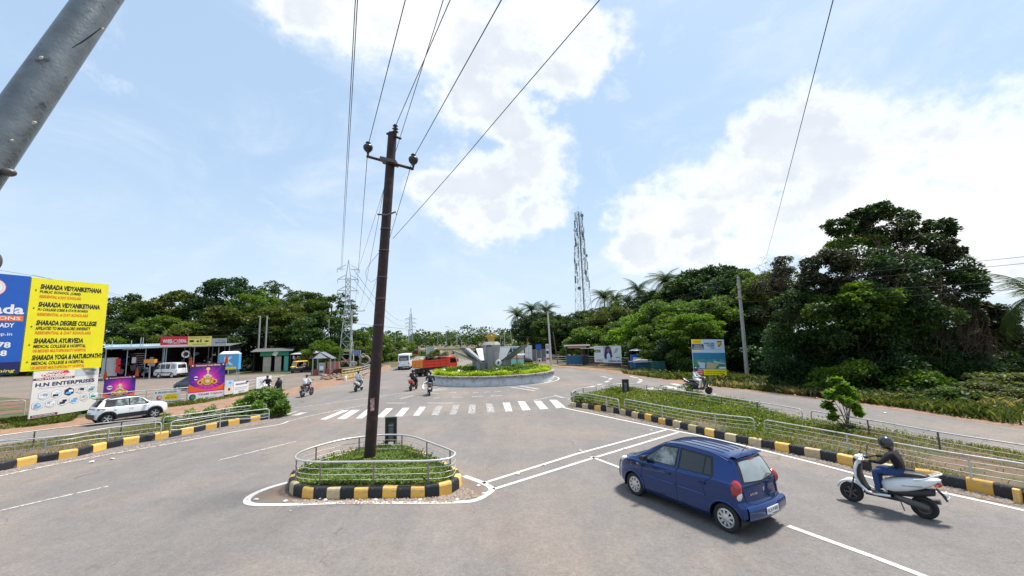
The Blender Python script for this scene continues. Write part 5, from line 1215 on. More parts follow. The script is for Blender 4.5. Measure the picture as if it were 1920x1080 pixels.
def motorcycle(label,loc,yaw,col,group=None,lean=0.,rimc='chrome_soft'):
 rt=thing('motorcycle',label,'motorcycle',loc,yaw,group);rt.rotation_euler=(lean,0,yaw);BP=MT['black_plastic']
 wheel(rt,(.38,0,.30),.30,.09,1,'spoke',rimc,.78);wheel(rt,(1.66,0,.30),.30,.08,1,'spoke',rimc,.80)
 b=MB().use(col);loft(b,lsm([(.95,.86,.08,.06,0),(1.05,.90,.13,.10,0),(1.22,.93,.14,.12,.1),(1.36,.91,.09,.08,.2)],3),14);b.build('fuel_tank',None,rt)
 b=MB().use(SEATM);loft(b,lsm([(.16,.86,.08,.035,0),(.35,.87,.12,.05,0),(.65,.84,.13,.05,0),(.95,.83,.10,.05,.1)],3),12);b.build('seat',None,rt)
 b=MB().use(BP);loft(b,lsm([(.12,.78,.07,.05,.2),(.4,.72,.11,.09,.1),(.75,.66,.10,.09,0)],2));b.build('side_panel',None,rt)
 b=MB().use(MT['dark_steel']);b.tube([(1.40,0,.95),(1.30,0,.6),(1.1,0,.35),(.75,0,.33),(.5,0,.55),(.3,0,.75)],.022,6);b.tube([(.38,.09,.30),(.8,.09,.38)],.02,5);b.tube([(.38,-.09,.30),(.8,-.09,.38)],.02,5);b.build('frame',None,rt)
 b=MB().use(MT['alloy']);b.box((.95,0,.42),(.34,.22,.22));b.box((1.06,0,.60),(.14,.16,.22));b.build('engine',None,rt)
 b=MB().use(MT['chrome']);b.tube([(1.15,-.10,.52),(1.12,-.13,.34),(.85,-.14,.28),(.15,-.15,.40)],[.02,.022,.04,.045],8);b.build('exhaust',None,rt)
 b=MB().use(MT['chrome'])
 for sg in(1,-1):b.cyl((1.66,sg*.07,.30),(1.42,sg*.08,.98),.018,n=6);b.cyl((.38,sg*.11,.32),(.50,sg*.11,.72),.02,n=6)
 b.build('fork',None,rt)
 b=MB().use(col);sec=[(1.66+.34*cos(t),.30+.34*sin(t),.06,.01,t-pi/2)for t in[radians(30+110*i/8)for i in range(9)]];loft(b,sec,8);b.build('front_mudguard',None,rt)
 b=MB().use(BP);sec=[(.38+.36*cos(t),.32+.36*sin(t),.07,.01,t-pi/2)for t in[radians(60+110*i/8)for i in range(9)]];loft(b,sec,8);b.build('rear_mudguard',None,rt)
 MB().use(MT['lamp_clear']).ell((1.52,0,.92),(.07,.085,.085)).build('headlamp',None,rt)
 MB().use(col).ell((1.48,0,.99),(.07,.10,.06)).build('headlamp_cowl',None,rt)
 MB().use(MT['tail_red']).ell((.03,0,.74),(.04,.06,.04)).build('tail_lamp',None,rt)
 b=MB().use(MT['dark_steel']);b.tube([(1.22,-.36,1.04),(1.34,-.2,1.06),(1.40,0,1.02),(1.34,.2,1.06),(1.22,.36,1.04)],.012,6);b.build('handlebar',None,rt)
 for sg in(1,-1):b=MB().use(MT['black']);b.tube([(1.3,sg*.25,1.06),(1.30,sg*.30,1.22)],.006,4);b.ell((1.29,sg*.32,1.25),(.015,.06,.04));b.build('mirror',None,rt)
 plate(rt,'KA 19',(-.02,0,.60),.18,.12,(radians(-15),0,radians(-90)))
 MB().use(MT['dark_steel']).tube([(.8,-.2,.32),(.8,.2,.32)],.014,5).build('footrest',None,rt)
 return rt
 # ------------------------------------------------------------------ people
def person_mesh(name,J,mats,radii,scale=1.):
 """J: joint name -> position; edges by names; mats: bone -> material. One skinned surface."""
 bones=[('pelvis','waist'),('waist','chest'),('chest','neck'),('neck','head'),('head','crown')]
 for s_ in('l','r'):
  bones+=[('chest','sh_'+s_),('sh_'+s_,'el_'+s_),('el_'+s_,'wr_'+s_),('wr_'+s_,'ha_'+s_),('pelvis','hi_'+s_),('hi_'+s_,'kn_'+s_),('kn_'+s_,'an_'+s_),('an_'+s_,'to_'+s_)]
 names=['pelvis']+[b[1]for b in bones];idx={n:i for i,n in enumerate(names)}
 me=bpy.data.meshes.new(name);me.from_pydata([J[n]for n in names],[(idx[a],idx[b])for a,b in bones],[])
 ob=bpy.data.objects.new(name,me);COL.objects.link(ob)
 sk=ob.modifiers.new('s','SKIN');sk.branch_smoothing=.6;sk.use_smooth_shade=True
 me.skin_vertices[0].data[0].use_root=True
 for n in names:
  r=radii[n.split('_')[0]];me.skin_vertices[0].data[idx[n]].radius=r if isinstance(r,tuple)else(r,r)
 sb=ob.modifiers.new('u','SUBSURF');sb.levels=2;sb.render_levels=2
 bpy.context.view_layer.update();dg=bpy.context.evaluated_depsgraph_get();m2=bpy.data.meshes.new_from_object(ob.evaluated_get(dg));bpy.data.objects.remove(ob);bpy.data.meshes.remove(me)
 m2.name=name;ml=[]
 for v in mats.values():
  if v not in ml:ml.append(v)
 m2.materials.clear()
 for m_ in ml:m2.materials.append(m_)
 segs=[(a,b,Vector(J[a]),Vector(J[b]))for a,b in bones];mi=[]
 for p in m2.polygons:
  c=p.center;best=(9,None,0)
  for a,b,A,B in segs:
   d=B-A;t=max(0,min(1,(c-A).dot(d)/max(d.length_squared,1e-9)));ds=(c-A-d*t).length/(radii[b.split('_')[0]][0]if isinstance(radii[b.split('_')[0]],tuple)else radii[b.split('_')[0]])**.5
   if ds<best[0]:best=(ds,(a.split('_')[0],b.split('_')[0]),t)
  a,b=best[1];key={('sh','el'):'shirt',('el','wr'):'fore',('wr','ha'):'skin',('hi','kn'):'trs',('pelvis','hi'):'trs',('kn','an'):'shin',('an','to'):'shoe',('neck','head'):'skin',('head','crown'):'skin',('chest','neck'):'shirt',('chest','sh'):'shirt',('waist','chest'):'shirt',('pelvis','waist'):'shirt'}[(a,b)]
  if(a,b)==('chest','neck')and best[2]>.75:key='skin'
  mi.append(ml.index(mats[key]))
 m2.polygons.foreach_set('material_index',mi);m2.polygons.foreach_set('use_smooth',[True]*len(mi));m2.update();return m2
RAD={'pelvis':(.145,.115),'waist':(.125,.105),'chest':(.155,.12),'neck':.052,'head':(.085,.095),'crown':.06,'sh':.07,'el':.045,'wr':.030,'ha':.034,'hi':.095,'kn':.062,'an':.045,'to':.038}
def add_head(root,J,hair=True,helmet=None,face=(1,0,0),visor=False,hairc=None):
 h=(Vector(J['head'])+Vector(J['crown']))/2+Vector((0,0,-.01));f=Vector(face).normalized();s=Vector((-f.y,f.x,0));rz=atan2(f.y,f.x)
 b=MB().use(MT['skin']);b.ell(h+f*.098+Vector((0,0,-.02)),(.018,.013,.022),8,6,(0,0,rz))
 for sg in(1,-1):b.ell(h+s*sg*.088+Vector((0,0,-.01)),(.016,.010,.026),8,6,(0,0,rz))
 b.use(MT['black'])
 for sg in(1,-1):b.ell(h+f*.084+s*sg*.034+Vector((0,0,.012)),(.010,.014,.008),6,4,(0,0,rz))
 b.use(mat('lips',(.16,.06,.045),.5));b.ell(h+f*.088+Vector((0,0,-.062)),(.010,.026,.007),6,4,(0,0,rz));b.build('face',None,root)
 if helmet:
  b=MB().use(helmet)
  R_1=[(0,.142),(.055,.134),(.098,.108),(.125,.065),(.134,.01),(.132,-.045),(.120,-.10),(.10,-.125)]
  b.lathe(R_1,h+Vector((0,0,.0))-f*.01,n=20);o=b.build('helmet',None,root)
  b=MB().use(MT['glass_dark']);rows=[[h+(f*cos(t)+s*sin(t))*r+Vector((0,0,z))-f*.004 for t in[radians(-62+124*i/10)for i in range(11)]]for r,z in((.136,.05),(.140,0),(.135,-.055))];b.grid(rows);b.build('visor',None,o)
 elif hair:
  b=MB().use(hairc or MT['hair']);b.ell(h-f*.018+Vector((0,0,.035)),(.102,.094,.098),16,10,(0,0,rz));b.build('hair',None,root)
def hand_on_grip(root,J,s_,m,axis=(0,1,0)):
 c=Vector(J['ha_'+s_]);ax=Vector(axis).normalized();fw=(c-Vector(J['wr_'+s_])).normalized();dn=Vector((0,0,-1));b=MB().use(m)
 for k in range(4):
  o=c+ax*(k-1.5)*.019+fw*.018;L_=(.055,.062,.058,.046)[k]
  b.tube([o+Vector((0,0,.012)),o+fw*L_*.5+Vector((0,0,.006)),o+fw*L_*.62+dn*.026,o+fw*L_*.25+dn*.045],[.0095,.009,.008,.0065],6)
 sg=1 if s_=='r' else-1
 o=c-fw*.015+ax*sg*.038;b.tube([o,o+ax*sg*.004+fw*.025+dn*.012,o+fw*.035+dn*.034],[.011,.010,.008],6);b.build('fingers',None,root)
def rider_joints(seat=(.62,.92),grip=(1.16,.32,1.06),foot=(1.05,.14,.40),lean=.10,knee=None,headfwd=.03,h=1.0,kn_y=.16):
 sx,sz=seat;px,pz=sx,sz+.09
 J={'pelvis':(px,0,pz),'waist':(px+.03+lean*.3,0,pz+.17),'chest':(px+.05+lean,0,pz+.36*h),'neck':(px+.06+lean*1.25,0,pz+.50*h),'head':(px+.09+lean*1.3+headfwd,0,pz+.60*h),'crown':(px+.10+lean*1.3+headfwd,0,pz+.70*h)}
 for s_,sg in(('l',1),('r',-1)):
  sh=Vector((px+.05+lean*1.1,sg*.185,pz+.43*h));ha=Vector((grip[0],sg*grip[1],grip[2]+.02));wr=ha+Vector((-.075,sg*-.012,.02));mid=(sh+wr)/2+Vector((-.03,sg*.07,-.10))
  an=Vector((foot[0],sg*foot[1],foot[2]+.06));hi=Vector((px+.05,sg*.095,pz-.01));kn=Vector(((hi.x+an.x)/2+.16,sg*kn_y,pz+.02))if knee is None else Vector((knee[0],sg*kn_y,knee[1]))
  J['sh_'+s_]=sh;J['el_'+s_]=mid;J['wr_'+s_]=wr;J['ha_'+s_]=ha;J['hi_'+s_]=hi;J['kn_'+s_]=kn;J['an_'+s_]=an;J['to_'+s_]=an+Vector((.15,sg*.02,-.035))
 return{k:tuple(v)for k,v in J.items()}
def rider(label,bike,J,shirt,trs,shoe,fore=None,shin=None,helmet=None,hair=True,visor=False,fingers=True,skin=None,backpack=None):
 sk=skin or MT['skin'];mats={'shirt':shirt,'fore':fore or sk,'skin':sk,'trs':trs,'shin':shin or trs,'shoe':shoe}
 rt=bpy.data.objects.new('person',person_mesh('person',J,mats,RAD));COL.objects.link(rt);tag(rt,label,'person');rt.scale=bike.scale
 rt.location=bike.location;rt.rotation_euler=bike.rotation_euler
 add_head(rt,J,hair,helmet)
 if fingers:
  for s_ in 'lr':hand_on_grip(rt,J,s_,sk)
 return rt
cl=lambda n,c,r=.85:mat(n,c,r,var=.22,vscale=7,bump=1.0,bscale=11)
cl('black_shirt',(.010,.010,.013));cl('jeans',(.018,.055,.16));cl('white_cloth',(.74,.75,.77));cl('pale_blue_shirt',(.50,.58,.66));cl('black_trousers',(.012,.012,.015));cl('grey_trousers',(.35,.36,.37));cl('brown_jacket',(.035,.022,.018));cl('navy_shirt',(.008,.012,.035));cl('sandal',(.16,.09,.04))
mat('helmet_black',(.02,.02,.022),.25,coat=.6);mat('helmet_silver',(.30,.31,.32),.3,.3,coat=.6)
mat('black_paint',(.012,.012,.014),.25,coat=.8);mat('bluegrey_paint',(.05,.07,.10),.3,.3,coat=.8);mat('red_paint',(.45,.02,.02),.3,coat=.6)
WP=mat('pearl_white',(.78,.80,.80),.28,coat=.8)
b1=scooter('white scooter with black seat ridden past the blue hatchback',(8.575,8.679,.004),2.223,WP,plate_txt='KL 14',rackcol=WP,lean=.0)
RAD['chest']=(.185,.14);RAD['waist']=(.16,.13);RAD['sh']=.08;RAD['el']=.055
b1.scale=(.96,)*3
J=rider_joints(seat=(.55,.80),grip=(1.15,.31,1.05),foot=(1.00,.17,.36),lean=.09,h=.93,kn_y=.17,knee=(1.03,.86));J['to_l']=(1.12,.20,.40)
rider('rider in black shirt, blue jeans and dark helmet on the white scooter',b1,J,MT['black_shirt'],MT['jeans'],MT['sandal'],fore=MT['black_shirt'],helmet=MT['helmet_black'])
def yawpx(a,b_):
 p,q=G(*a),G(*b_);return atan2(q.y-p.y,q.x-p.x)
def place(rear,front,wb,off):
 p,q=G(*rear),G(*front);y=atan2(q.y-p.y,q.x-p.x);return(p.x-off*cos(y),p.y-off*sin(y),.004),y
loc,y=place((1293,737),(1325,739),1.24,.30)
b2=scooter('black scooter ridden along the far road behind the grassy median',loc,y,MT['black_paint'],plate_txt='KL 14',rackcol='alloy')
rider('rider all in white robes and dark helmet on the black scooter',b2,rider_joints(seat=(.66,.86),grip=(1.15,.31,1.05),foot=(1.06,.15,.36),lean=.04,knee=(1.10,.88)),MT['white_cloth'],MT['white_cloth'],MT['sandal'],fore=MT['white_cloth'],helmet=MT['helmet_black'],fingers=False)
loc,y=place((567,745),(583,741),1.28,.38)
b3=motorcycle('black motorcycle crossing in front of the tea stall side of the junction',loc,y,MT['black_paint'])
rider('motorcyclist in white shirt and black cap riding the black motorcycle',b3,rider_joints(seat=(.62,.84),grip=(1.22,.34,1.05),foot=(.86,.16,.34),lean=.14,knee=(1.05,.80)),MT['white_cloth'],MT['black_trousers'],MT['black'],fore=MT['white_cloth'],fingers=False)
loc,y=place((667,735),(680,731),1.24,.30)
b4=scooter('white scooter coming past the yellow barricades',loc,y,WP,plate_txt='KA 19')
rider('rider in pale blue shirt on the white scooter by the yellow barricades',b4,rider_joints(seat=(.62,.86),grip=(1.15,.31,1.05),foot=(1.04,.14,.36),lean=.05),MT['pale_blue_shirt'],MT['grey_trousers'],MT['black'],fingers=False)
def at_px(px,py,yaw,off):
 p=G(px,py);return(p.x-off*cos(yaw),p.y-off*sin(yaw),.004)
b5=scooter('dark scooter with a red tail heading for the truck',at_px(770,733,radians(82),.3),radians(82),MT['black_paint'],MT['red_paint'],plate_txt='KA 19')
rider('rider in dark brown jacket seen from behind on the red tailed scooter',b5,rider_joints(seat=(.62,.86),lean=.04),MT['brown_jacket'],MT['black_trousers'],MT['black'],fore=MT['brown_jacket'],helmet=MT['helmet_black'],fingers=False)
b6=scooter('black scooter leaning beside the roundabout wall',at_px(805,742,radians(100),.3),radians(100),MT['black_paint'],MT['black_paint'],plate_txt='KA 19',lean=.05)
rider('rider in navy shirt seen from behind beside the roundabout wall',b6,rider_joints(seat=(.62,.86),lean=.07),MT['navy_shirt'],MT['black_trousers'],MT['black'],fingers=False,hair=True)
loc,y=place((503,743),(480,752),1.28,.38)
b7=motorcycle('white faced motorcycle half hidden behind the glossy shrub',loc,y,mat('motor_white',(.7,.7,.72),.3,coat=.6))
rider('young man in black shirt on the motorcycle behind the glossy shrub',b7,rider_joints(seat=(.62,.84),grip=(1.22,.34,1.05),foot=(.86,.16,.34),lean=.06,knee=(1.0,.80)),MT['black_shirt'],MT['black_trousers'],MT['black'],fingers=False)
def standing(h=1.68,bend=0.,arms=((.1,.3),(.1,.3)),stride=.12):
 k=h/1.70;J={'pelvis':(0,0,.92),'waist':(.02+bend*.2,0,1.08),'chest':(.03+bend*.7,0,1.28-bend*.1),'neck':(.03+bend,0,1.42-bend*.2),'head':(.05+bend*1.15,0,1.52-bend*.25),'crown':(.06+bend*1.25,0,1.62-bend*.28)}
 for s_,sg,(ax,az)in(('l',1,arms[0]),('r',-1,arms[1])):
  sh=Vector((.03+bend*.85,sg*.18,1.37-bend*.15));J['sh_'+s_]=sh;el=sh+Vector((ax*.5,sg*.05,-.27));J['el_'+s_]=el;wr=el+Vector((ax,sg*.01,-.22+az*.3));J['wr_'+s_]=wr;J['ha_'+s_]=wr+(wr-el).normalized()*.09
  st=stride*sg;J['hi_'+s_]=(0,sg*.09,.90);J['kn_'+s_]=(st*.5+.03,sg*.10,.49);J['an_'+s_]=(st,sg*.10,.085);J['to_'+s_]=(st+.16,sg*.12,.04)
 return{a:tuple(Vector(v)*k)for a,v in J.items()}
def stander(label,loc,yaw,J,shirt,trs,hair=True,fore=None,shin=None):
 mats={'shirt':shirt,'fore':fore or MT['skin'],'skin':MT['skin'],'trs':trs,'shin':shin or trs,'shoe':MT['black']}
 rt=bpy.data.objects.new('person',person_mesh('person',J,mats,RAD));COL.objects.link(rt);tag(rt,label,'person');rt.location=loc;rt.rotation_euler=(0,0,yaw);add_head(rt,J,hair);
 for s_ in 'lr':
  c=Vector(J['ha_'+s_]);d=(c-Vector(J['wr_'+s_])).normalized();b=MB().use(MT['skin'])
  for k in range(4):o=c+Vector((0,(k-1.5)*.018,0));b.tube([o,o+d*.035,o+d*.06+Vector((0,0,-.008))],[.009,.008,.006],5)
  b.tube([c-d*.03,c+Vector((.035,0,0))+d*.01],[.010,.008],5);b.build('fingers',None,rt)
 return rt
p=G(573,696);stander('man in white shirt and black trousers leaning towards the auto rickshaw',(p.x,p.y,.004),radians(170),standing(bend=.22,arms=((.25,.5),(.3,.6))),MT['white_cloth'],MT['black_trousers'],fore=MT['white_cloth'])
def robed():
 p=G(522,748);rt=stander('woman in a long black robe walking by the end of the banner railing',(p.x,p.y,.009),radians(150),standing(h=1.62,arms=((.12,.2),(.18,.4))),MT['black_shirt'],MT['black_trousers'],hair=False,fore=MT['black_shirt'])
 b=MB().use(MT['black_shirt']);b.lathe([(.34,.04),(.30,.3),(.25,.6),(.20,.85),(.19,1.0),(.22,1.2),(.19,1.33),(.09,1.40)],n=18);b.build('robe',None,rt)
 b=MB().use(MT['black']);b.ell((.04,0,1.49),(.11,.105,.135));b.ell((.0,0,1.36),(.15,.18,.10));b.build('headscarf',None,rt)
robed()
# ------------------------------------------------------------------ hoardings, banners, posters
class Board:
 """flat printed sheet standing between ground points A (seen first) and B, face to local -Y"""
 def __init__(s,name,label,cat,A,B,z0,z1,face,th=.05,group=None,backing='print_grey',ztop2=None):
  A=Vector((A[0],A[1],0));B=Vector((B[0],B[1],0));d=B-A;s.w=d.length;s.h=z1-z0;s.z0=z0
  s.root=thing(name,label,cat,A,atan2(d.y,d.x),group)
  b=MB().use(face);b.box((s.w/2,th/2,(z0+z1)/2),(s.w,th,s.h));s.panel=b.build('panel',None,s.root)
  s.art={};s.th=th;s.txt=MB();s.pic=MB()
 def rect(s,u0,v0,u1,v1,m,ly=1,skew=0):
  y=-.004*ly;X=lambda u:u*s.w;Z=lambda v:s.z0+v*s.h
  s.pic.use(m);s.pic.add([(X(u0),y,Z(v0)),(X(u1),y,Z(v0)),(X(u1+skew),y,Z(v1)),(X(u0+skew),y,Z(v1))],[(0,1,2,3)],smooth=False);return s
 def poly(s,pts,m,ly=1):
  s.pic.use(m);s.pic.add([(u*s.w,-.004*ly,s.z0+v*s.h)for u,v in pts],[tuple(range(len(pts)))],smooth=False);return s
 def disc(s,u,v,r,m,ly=1,n=24,ry=None):
  ry=ry or r;return s.poly([(u+r/s.w*cos(2*pi*i/n),v+ry/s.h*sin(2*pi*i/n))for i in range(n)],m,ly)
 def text(s,t,u0,v0,u1,v1,m,ly=2,bold=.01,shear=0.):
  letters(s.txt,t,m,(u0*s.w,s.z0+v0*s.h,(u1-u0)*s.w,(v1-v0)*s.h),y=-.004*ly,bold=bold,shear=shear);return s
 def posts(s,us,r=.04,m=None,z1=None,back=.0):
  for u in us:MB().use(m or MT['dark_steel']).cyl((u*s.w,s.th+r+back,0),(u*s.w,s.th+r+back,z1 or(s.z0+s.h)),r,n=6).build('post',None,s.root)
  return s
 def done(s):
  if s.pic.f:s.pic.build('artwork',None,s.root)
  if s.txt.f:s.txt.build('lettering',None,s.root)
  return s.root
W_,K_,R__,O_,Y_,B_,NV,GY=[MT['print_'+k]for k in('white','black','red','orange','yellow','blue','navy','grey')]
pm=lambda n,c:mat('print_'+n,c,.5)
SKYB=pm('sky_blue',(.10,.42,.75));PINK=pm('magenta',(.75,.01,.25));GOLD=pm('gold',(.80,.48,.05));PURP=pm('purple',(.12,.015,.28));GREEN=pm('green',(.02,.30,.10));TEAL=pm('teal',(.03,.30,.30));CREAM=pm('cream',(.75,.62,.48));FLAME=pm('flame',(.85,.12,.02));PALEB=pm('pale_blue',(.45,.62,.78));SAND=pm('sand',(.48,.42,.28));LEAFG=pm('leaf_green',(.06,.22,.12));DRED=pm('dark_red',(.22,.01,.015))
# --- big yellow and blue billboard
A=P(50,600,24.0);Bq=P(198,600,27.4);zt=P(65,520,24.0).z;zb=P(43,697,24.0).z
bb=Board('billboard','big yellow billboard listing colleges in black and red lettering','billboard',(A.x,A.y),(Bq.x,Bq.y),zb,zt,Y_,.12)
rows_=[('SHARADA VIDYANIKETHANA','PUBLIC SCHOOL (CBSE)','RESIDENTIAL & DAY SCHOLARS',.885,.82,.56),('SHARADA VIDYANIKETHANA','PU COLLEGE (CBSE & STATE BOARD)','RESIDENTIAL & DAY SCHOLARS',.69,.82,.68),('SHARADA DEGREE COLLEGE','AFFILIATED TO MANGALORE UNIVERSITY','RESIDENTIAL & DAY SCHOLARS',.49,.80,.74),('SHARADA AYURVEDA','MEDICAL COLLEGE & HOSPITAL','100 BEDDED MULTI-SPECIALITY HOSPITAL',.295,.64,.70),('SHARADA YOGA & NATUROPATHY','MEDICAL COLLEGE & HOSPITAL','120 BEDDED MULTI-SPECIALITY HOSPITAL',.115,.93,.70)]
for t1,t2,t3,v,u1,u2 in rows_:
 bb.text(t1,.11,v-.002,.13+(u1-.05),v+.054,K_,bold=.045,shear=.12);bb.text(t2,.11,v-.052,.11+u2-.05,v-.016,K_,bold=.03,shear=.1);bb.text(t3,.11,v-.098,.11+u2-.04,v-.066,O_,bold=.03,shear=.15);bb.text('+',.05,v-.03,.075,v-.005,K_)
bb.posts((.2,.8),.07);bb.done()
C0=A+(A-Bq).normalized()*3.6;zt2=zt+.05;E_=A-(Bq-A).normalized()*.04
bl=Board('billboard','blue billboard with a round orange seal and white lettering beside the yellow one','billboard',(C0.x,C0.y),(E_.x,E_.y),zb-.1,zt2,B_,.12)
bl.disc(.60,.86,.50,O_,1,40);bl.disc(.60,.86,.47,W_,2,40);bl.disc(.60,.86,.40,O_,3,40);bl.disc(.60,.86,.385,W_,4,40)
bl.poly([(.58,.81),(.62,.81),(.615,.87),(.64,.90),(.60,.93),(.56,.90),(.585,.87)],GY,5)
bl.text('Sharada',.18,.60,.97,.70,W_,bold=.03);bl.rect(.12,.53,.97,.585,O_);bl.text('INSTITUTIONS',.16,.54,.94,.575,W_,3,.02);bl.text('TALAPADY',.50,.465,.88,.51,W_,bold=.03)
bl.poly([(.40,.70),(.52,.73),(.60,.72),(.50,.705)],GREEN,3)
bl.text('www.sharadagroup.in',.10,.375,.87,.415,W_,bold=.01);bl.text('97400 90478',.08,.26,.87,.32,W_,bold=.03);bl.text('98456 77688',.08,.18,.84,.24,W_,bold=.03)
bl.rect(0,.0,1,.12,NV);bl.text('Gateways to',.30,.065,.62,.10,Y_,3,.01,.2);bl.text('Temple of Learning',.10,.012,.95,.05,Y_,3,.01,.2);bl.posts((.2,.8),.07);bl.done()
# birds / fittings on the top edge left out; wooden batten behind
# --- H.N Enterprises poster
A=G(52,794);Bq=P(179,760,27.6);zt=P(57,697,A.y).z;zb=P(53,786,A.y).z
hn=Board('poster_board','white shop opening poster with hexagon product pictures under the yellow billboard','poster',(A.x,A.y),(Bq.x,Bq.y),max(zb,.12),zt,pm('poster_white',(.72,.70,.66)),.06)
hn.poly([(.14,.86),(.48,.89),(.46,.92),(.52,.93),(.48,.99),(.20,.97),(.19,.93),(.10,.92)][::-1],R__,1);hn.text('GRAND',.17,.94,.42,.975,W_,3,.03,.15);hn.text('OPENING',.12,.87,.47,.93,W_,3,.035,.15)
hn.rect(0,.80,.60,.845,DRED);hn.text('ON 9TH MAY 2025',.04,.807,.56,.838,W_,3,.03)
hn.rect(.60,.83,.98,.99,pm('photo_grey',(.50,.54,.56)));hn.rect(.78,.84,.93,.90,GY,2);hn.rect(.63,.84,.70,.92,PALEB,2);hn.rect(.75,.92,.82,.96,W_,2);hn.rect(.86,.93,.95,.97,TEAL,2)
hn.text('H.N ENTERPRISES',.04,.66,.94,.745,NV,bold=.03);hn.text('TILES | SANITARY | HARDWARE | PLUMBING FITTINGS',.08,.61,.88,.635,GY)
for i,(u,v,m)in enumerate(((.17,.46,PALEB),(.35,.47,W_),(.54,.49,NV),(.72,.50,GY),(.90,.51,PALEB),(.10,.26,SKYB),(.28,.27,GY),(.46,.28,CREAM),(.63,.29,PALEB),(.80,.31,GY),(.95,.34,PALEB))):
 for q,(k,mm)in enumerate(((.105,GY),(.095,W_),(.07 if i!=2 else .093,m))):hn.poly([(u+k*cos(pi/6+pi/3*j)*.85,v+k*sin(pi/6+pi/3*j)*.95)for j in range(6)],mm,q+1)
 hn.rect(u-.05,v-.05,u+.03,v-.005,(W_,NV,SKYB,CREAM,GREEN,GY)[i%6],4);hn.rect(u-.01,v-.01,u+.055,v+.04,(GY,PALEB,W_,NV)[i%4],5)
hn.rect(.02,.01,.40,.06,DRED);hn.text('H.N ENTERPRISES',.05,.02,.36,.05,W_,3);hn.posts((.02,.5,.98),.035);hn.done()
# --- festival posters
def fest_mat():
 m=bpy.data.materials.new('festival_print');m.use_nodes=True;t=m.node_tree;b=t.nodes['Principled BSDF'];b.inputs['Roughness'].default_value=.45
 tcn=t.nodes.new('ShaderNodeTexCoord');mp=t.nodes.new('ShaderNodeMapping');t.links.new(tcn.outputs['Generated'],mp.inputs[0]);mp.inputs['Location'].default_value=(-.5,0,-.52)
 s=t.nodes.new('ShaderNodeSeparateXYZ');t.links.new(mp.outputs[0],s.inputs[0])
 at=t.nodes.new('ShaderNodeMath');at.operation='ARCTAN2';t.links.new(s.outputs['X'],at.inputs[0]);t.links.new(s.outputs['Z'],at.inputs[1])
 no=t.nodes.new('ShaderNodeTexNoise');no.noise_dimensions='1D';no.inputs['Scale'].default_value=7;no.inputs['Detail'].default_value=4;t.links.new(at.outputs[0],no.inputs['W'])
 ln=t.nodes.new('ShaderNodeVectorMath');ln.operation='LENGTH';t.links.new(mp.outputs[0],ln.inputs[0])
 cx=t.nodes.new('ShaderNodeCombineXYZ');t.links.new(s.outputs['X'],cx.inputs[0]);t.links.new(s.outputs['Z'],cx.inputs[2]);t.links.new(cx.outputs[0],ln.inputs[0])
 ad=t.nodes.new('ShaderNodeMath');ad.operation='MULTIPLY_ADD';t.links.new(no.outputs['Fac'],ad.inputs[0]);ad.inputs[1].default_value=.5;t.links.new(ln.outputs['Value'],ad.inputs[2])
 cr=t.nodes.new('ShaderNodeValToRGB');t.links.new(ad.outputs[0],cr.inputs[0]);e=cr.color_ramp.elements
 e[0].position=.22;e[0].color=(.95,.75,.30,1);e[1].position=.85;e[1].color=(.03,.01,.14,1)
 for p_,c in((.34,(.85,.10,.45,1)),(.5,(.55,.01,.35,1)),(.64,(.12,.02,.33,1))):x=e.new(p_);x.color=c
 t.links.new(cr.outputs[0],b.inputs['Base Color']);return m
FM=fest_mat()
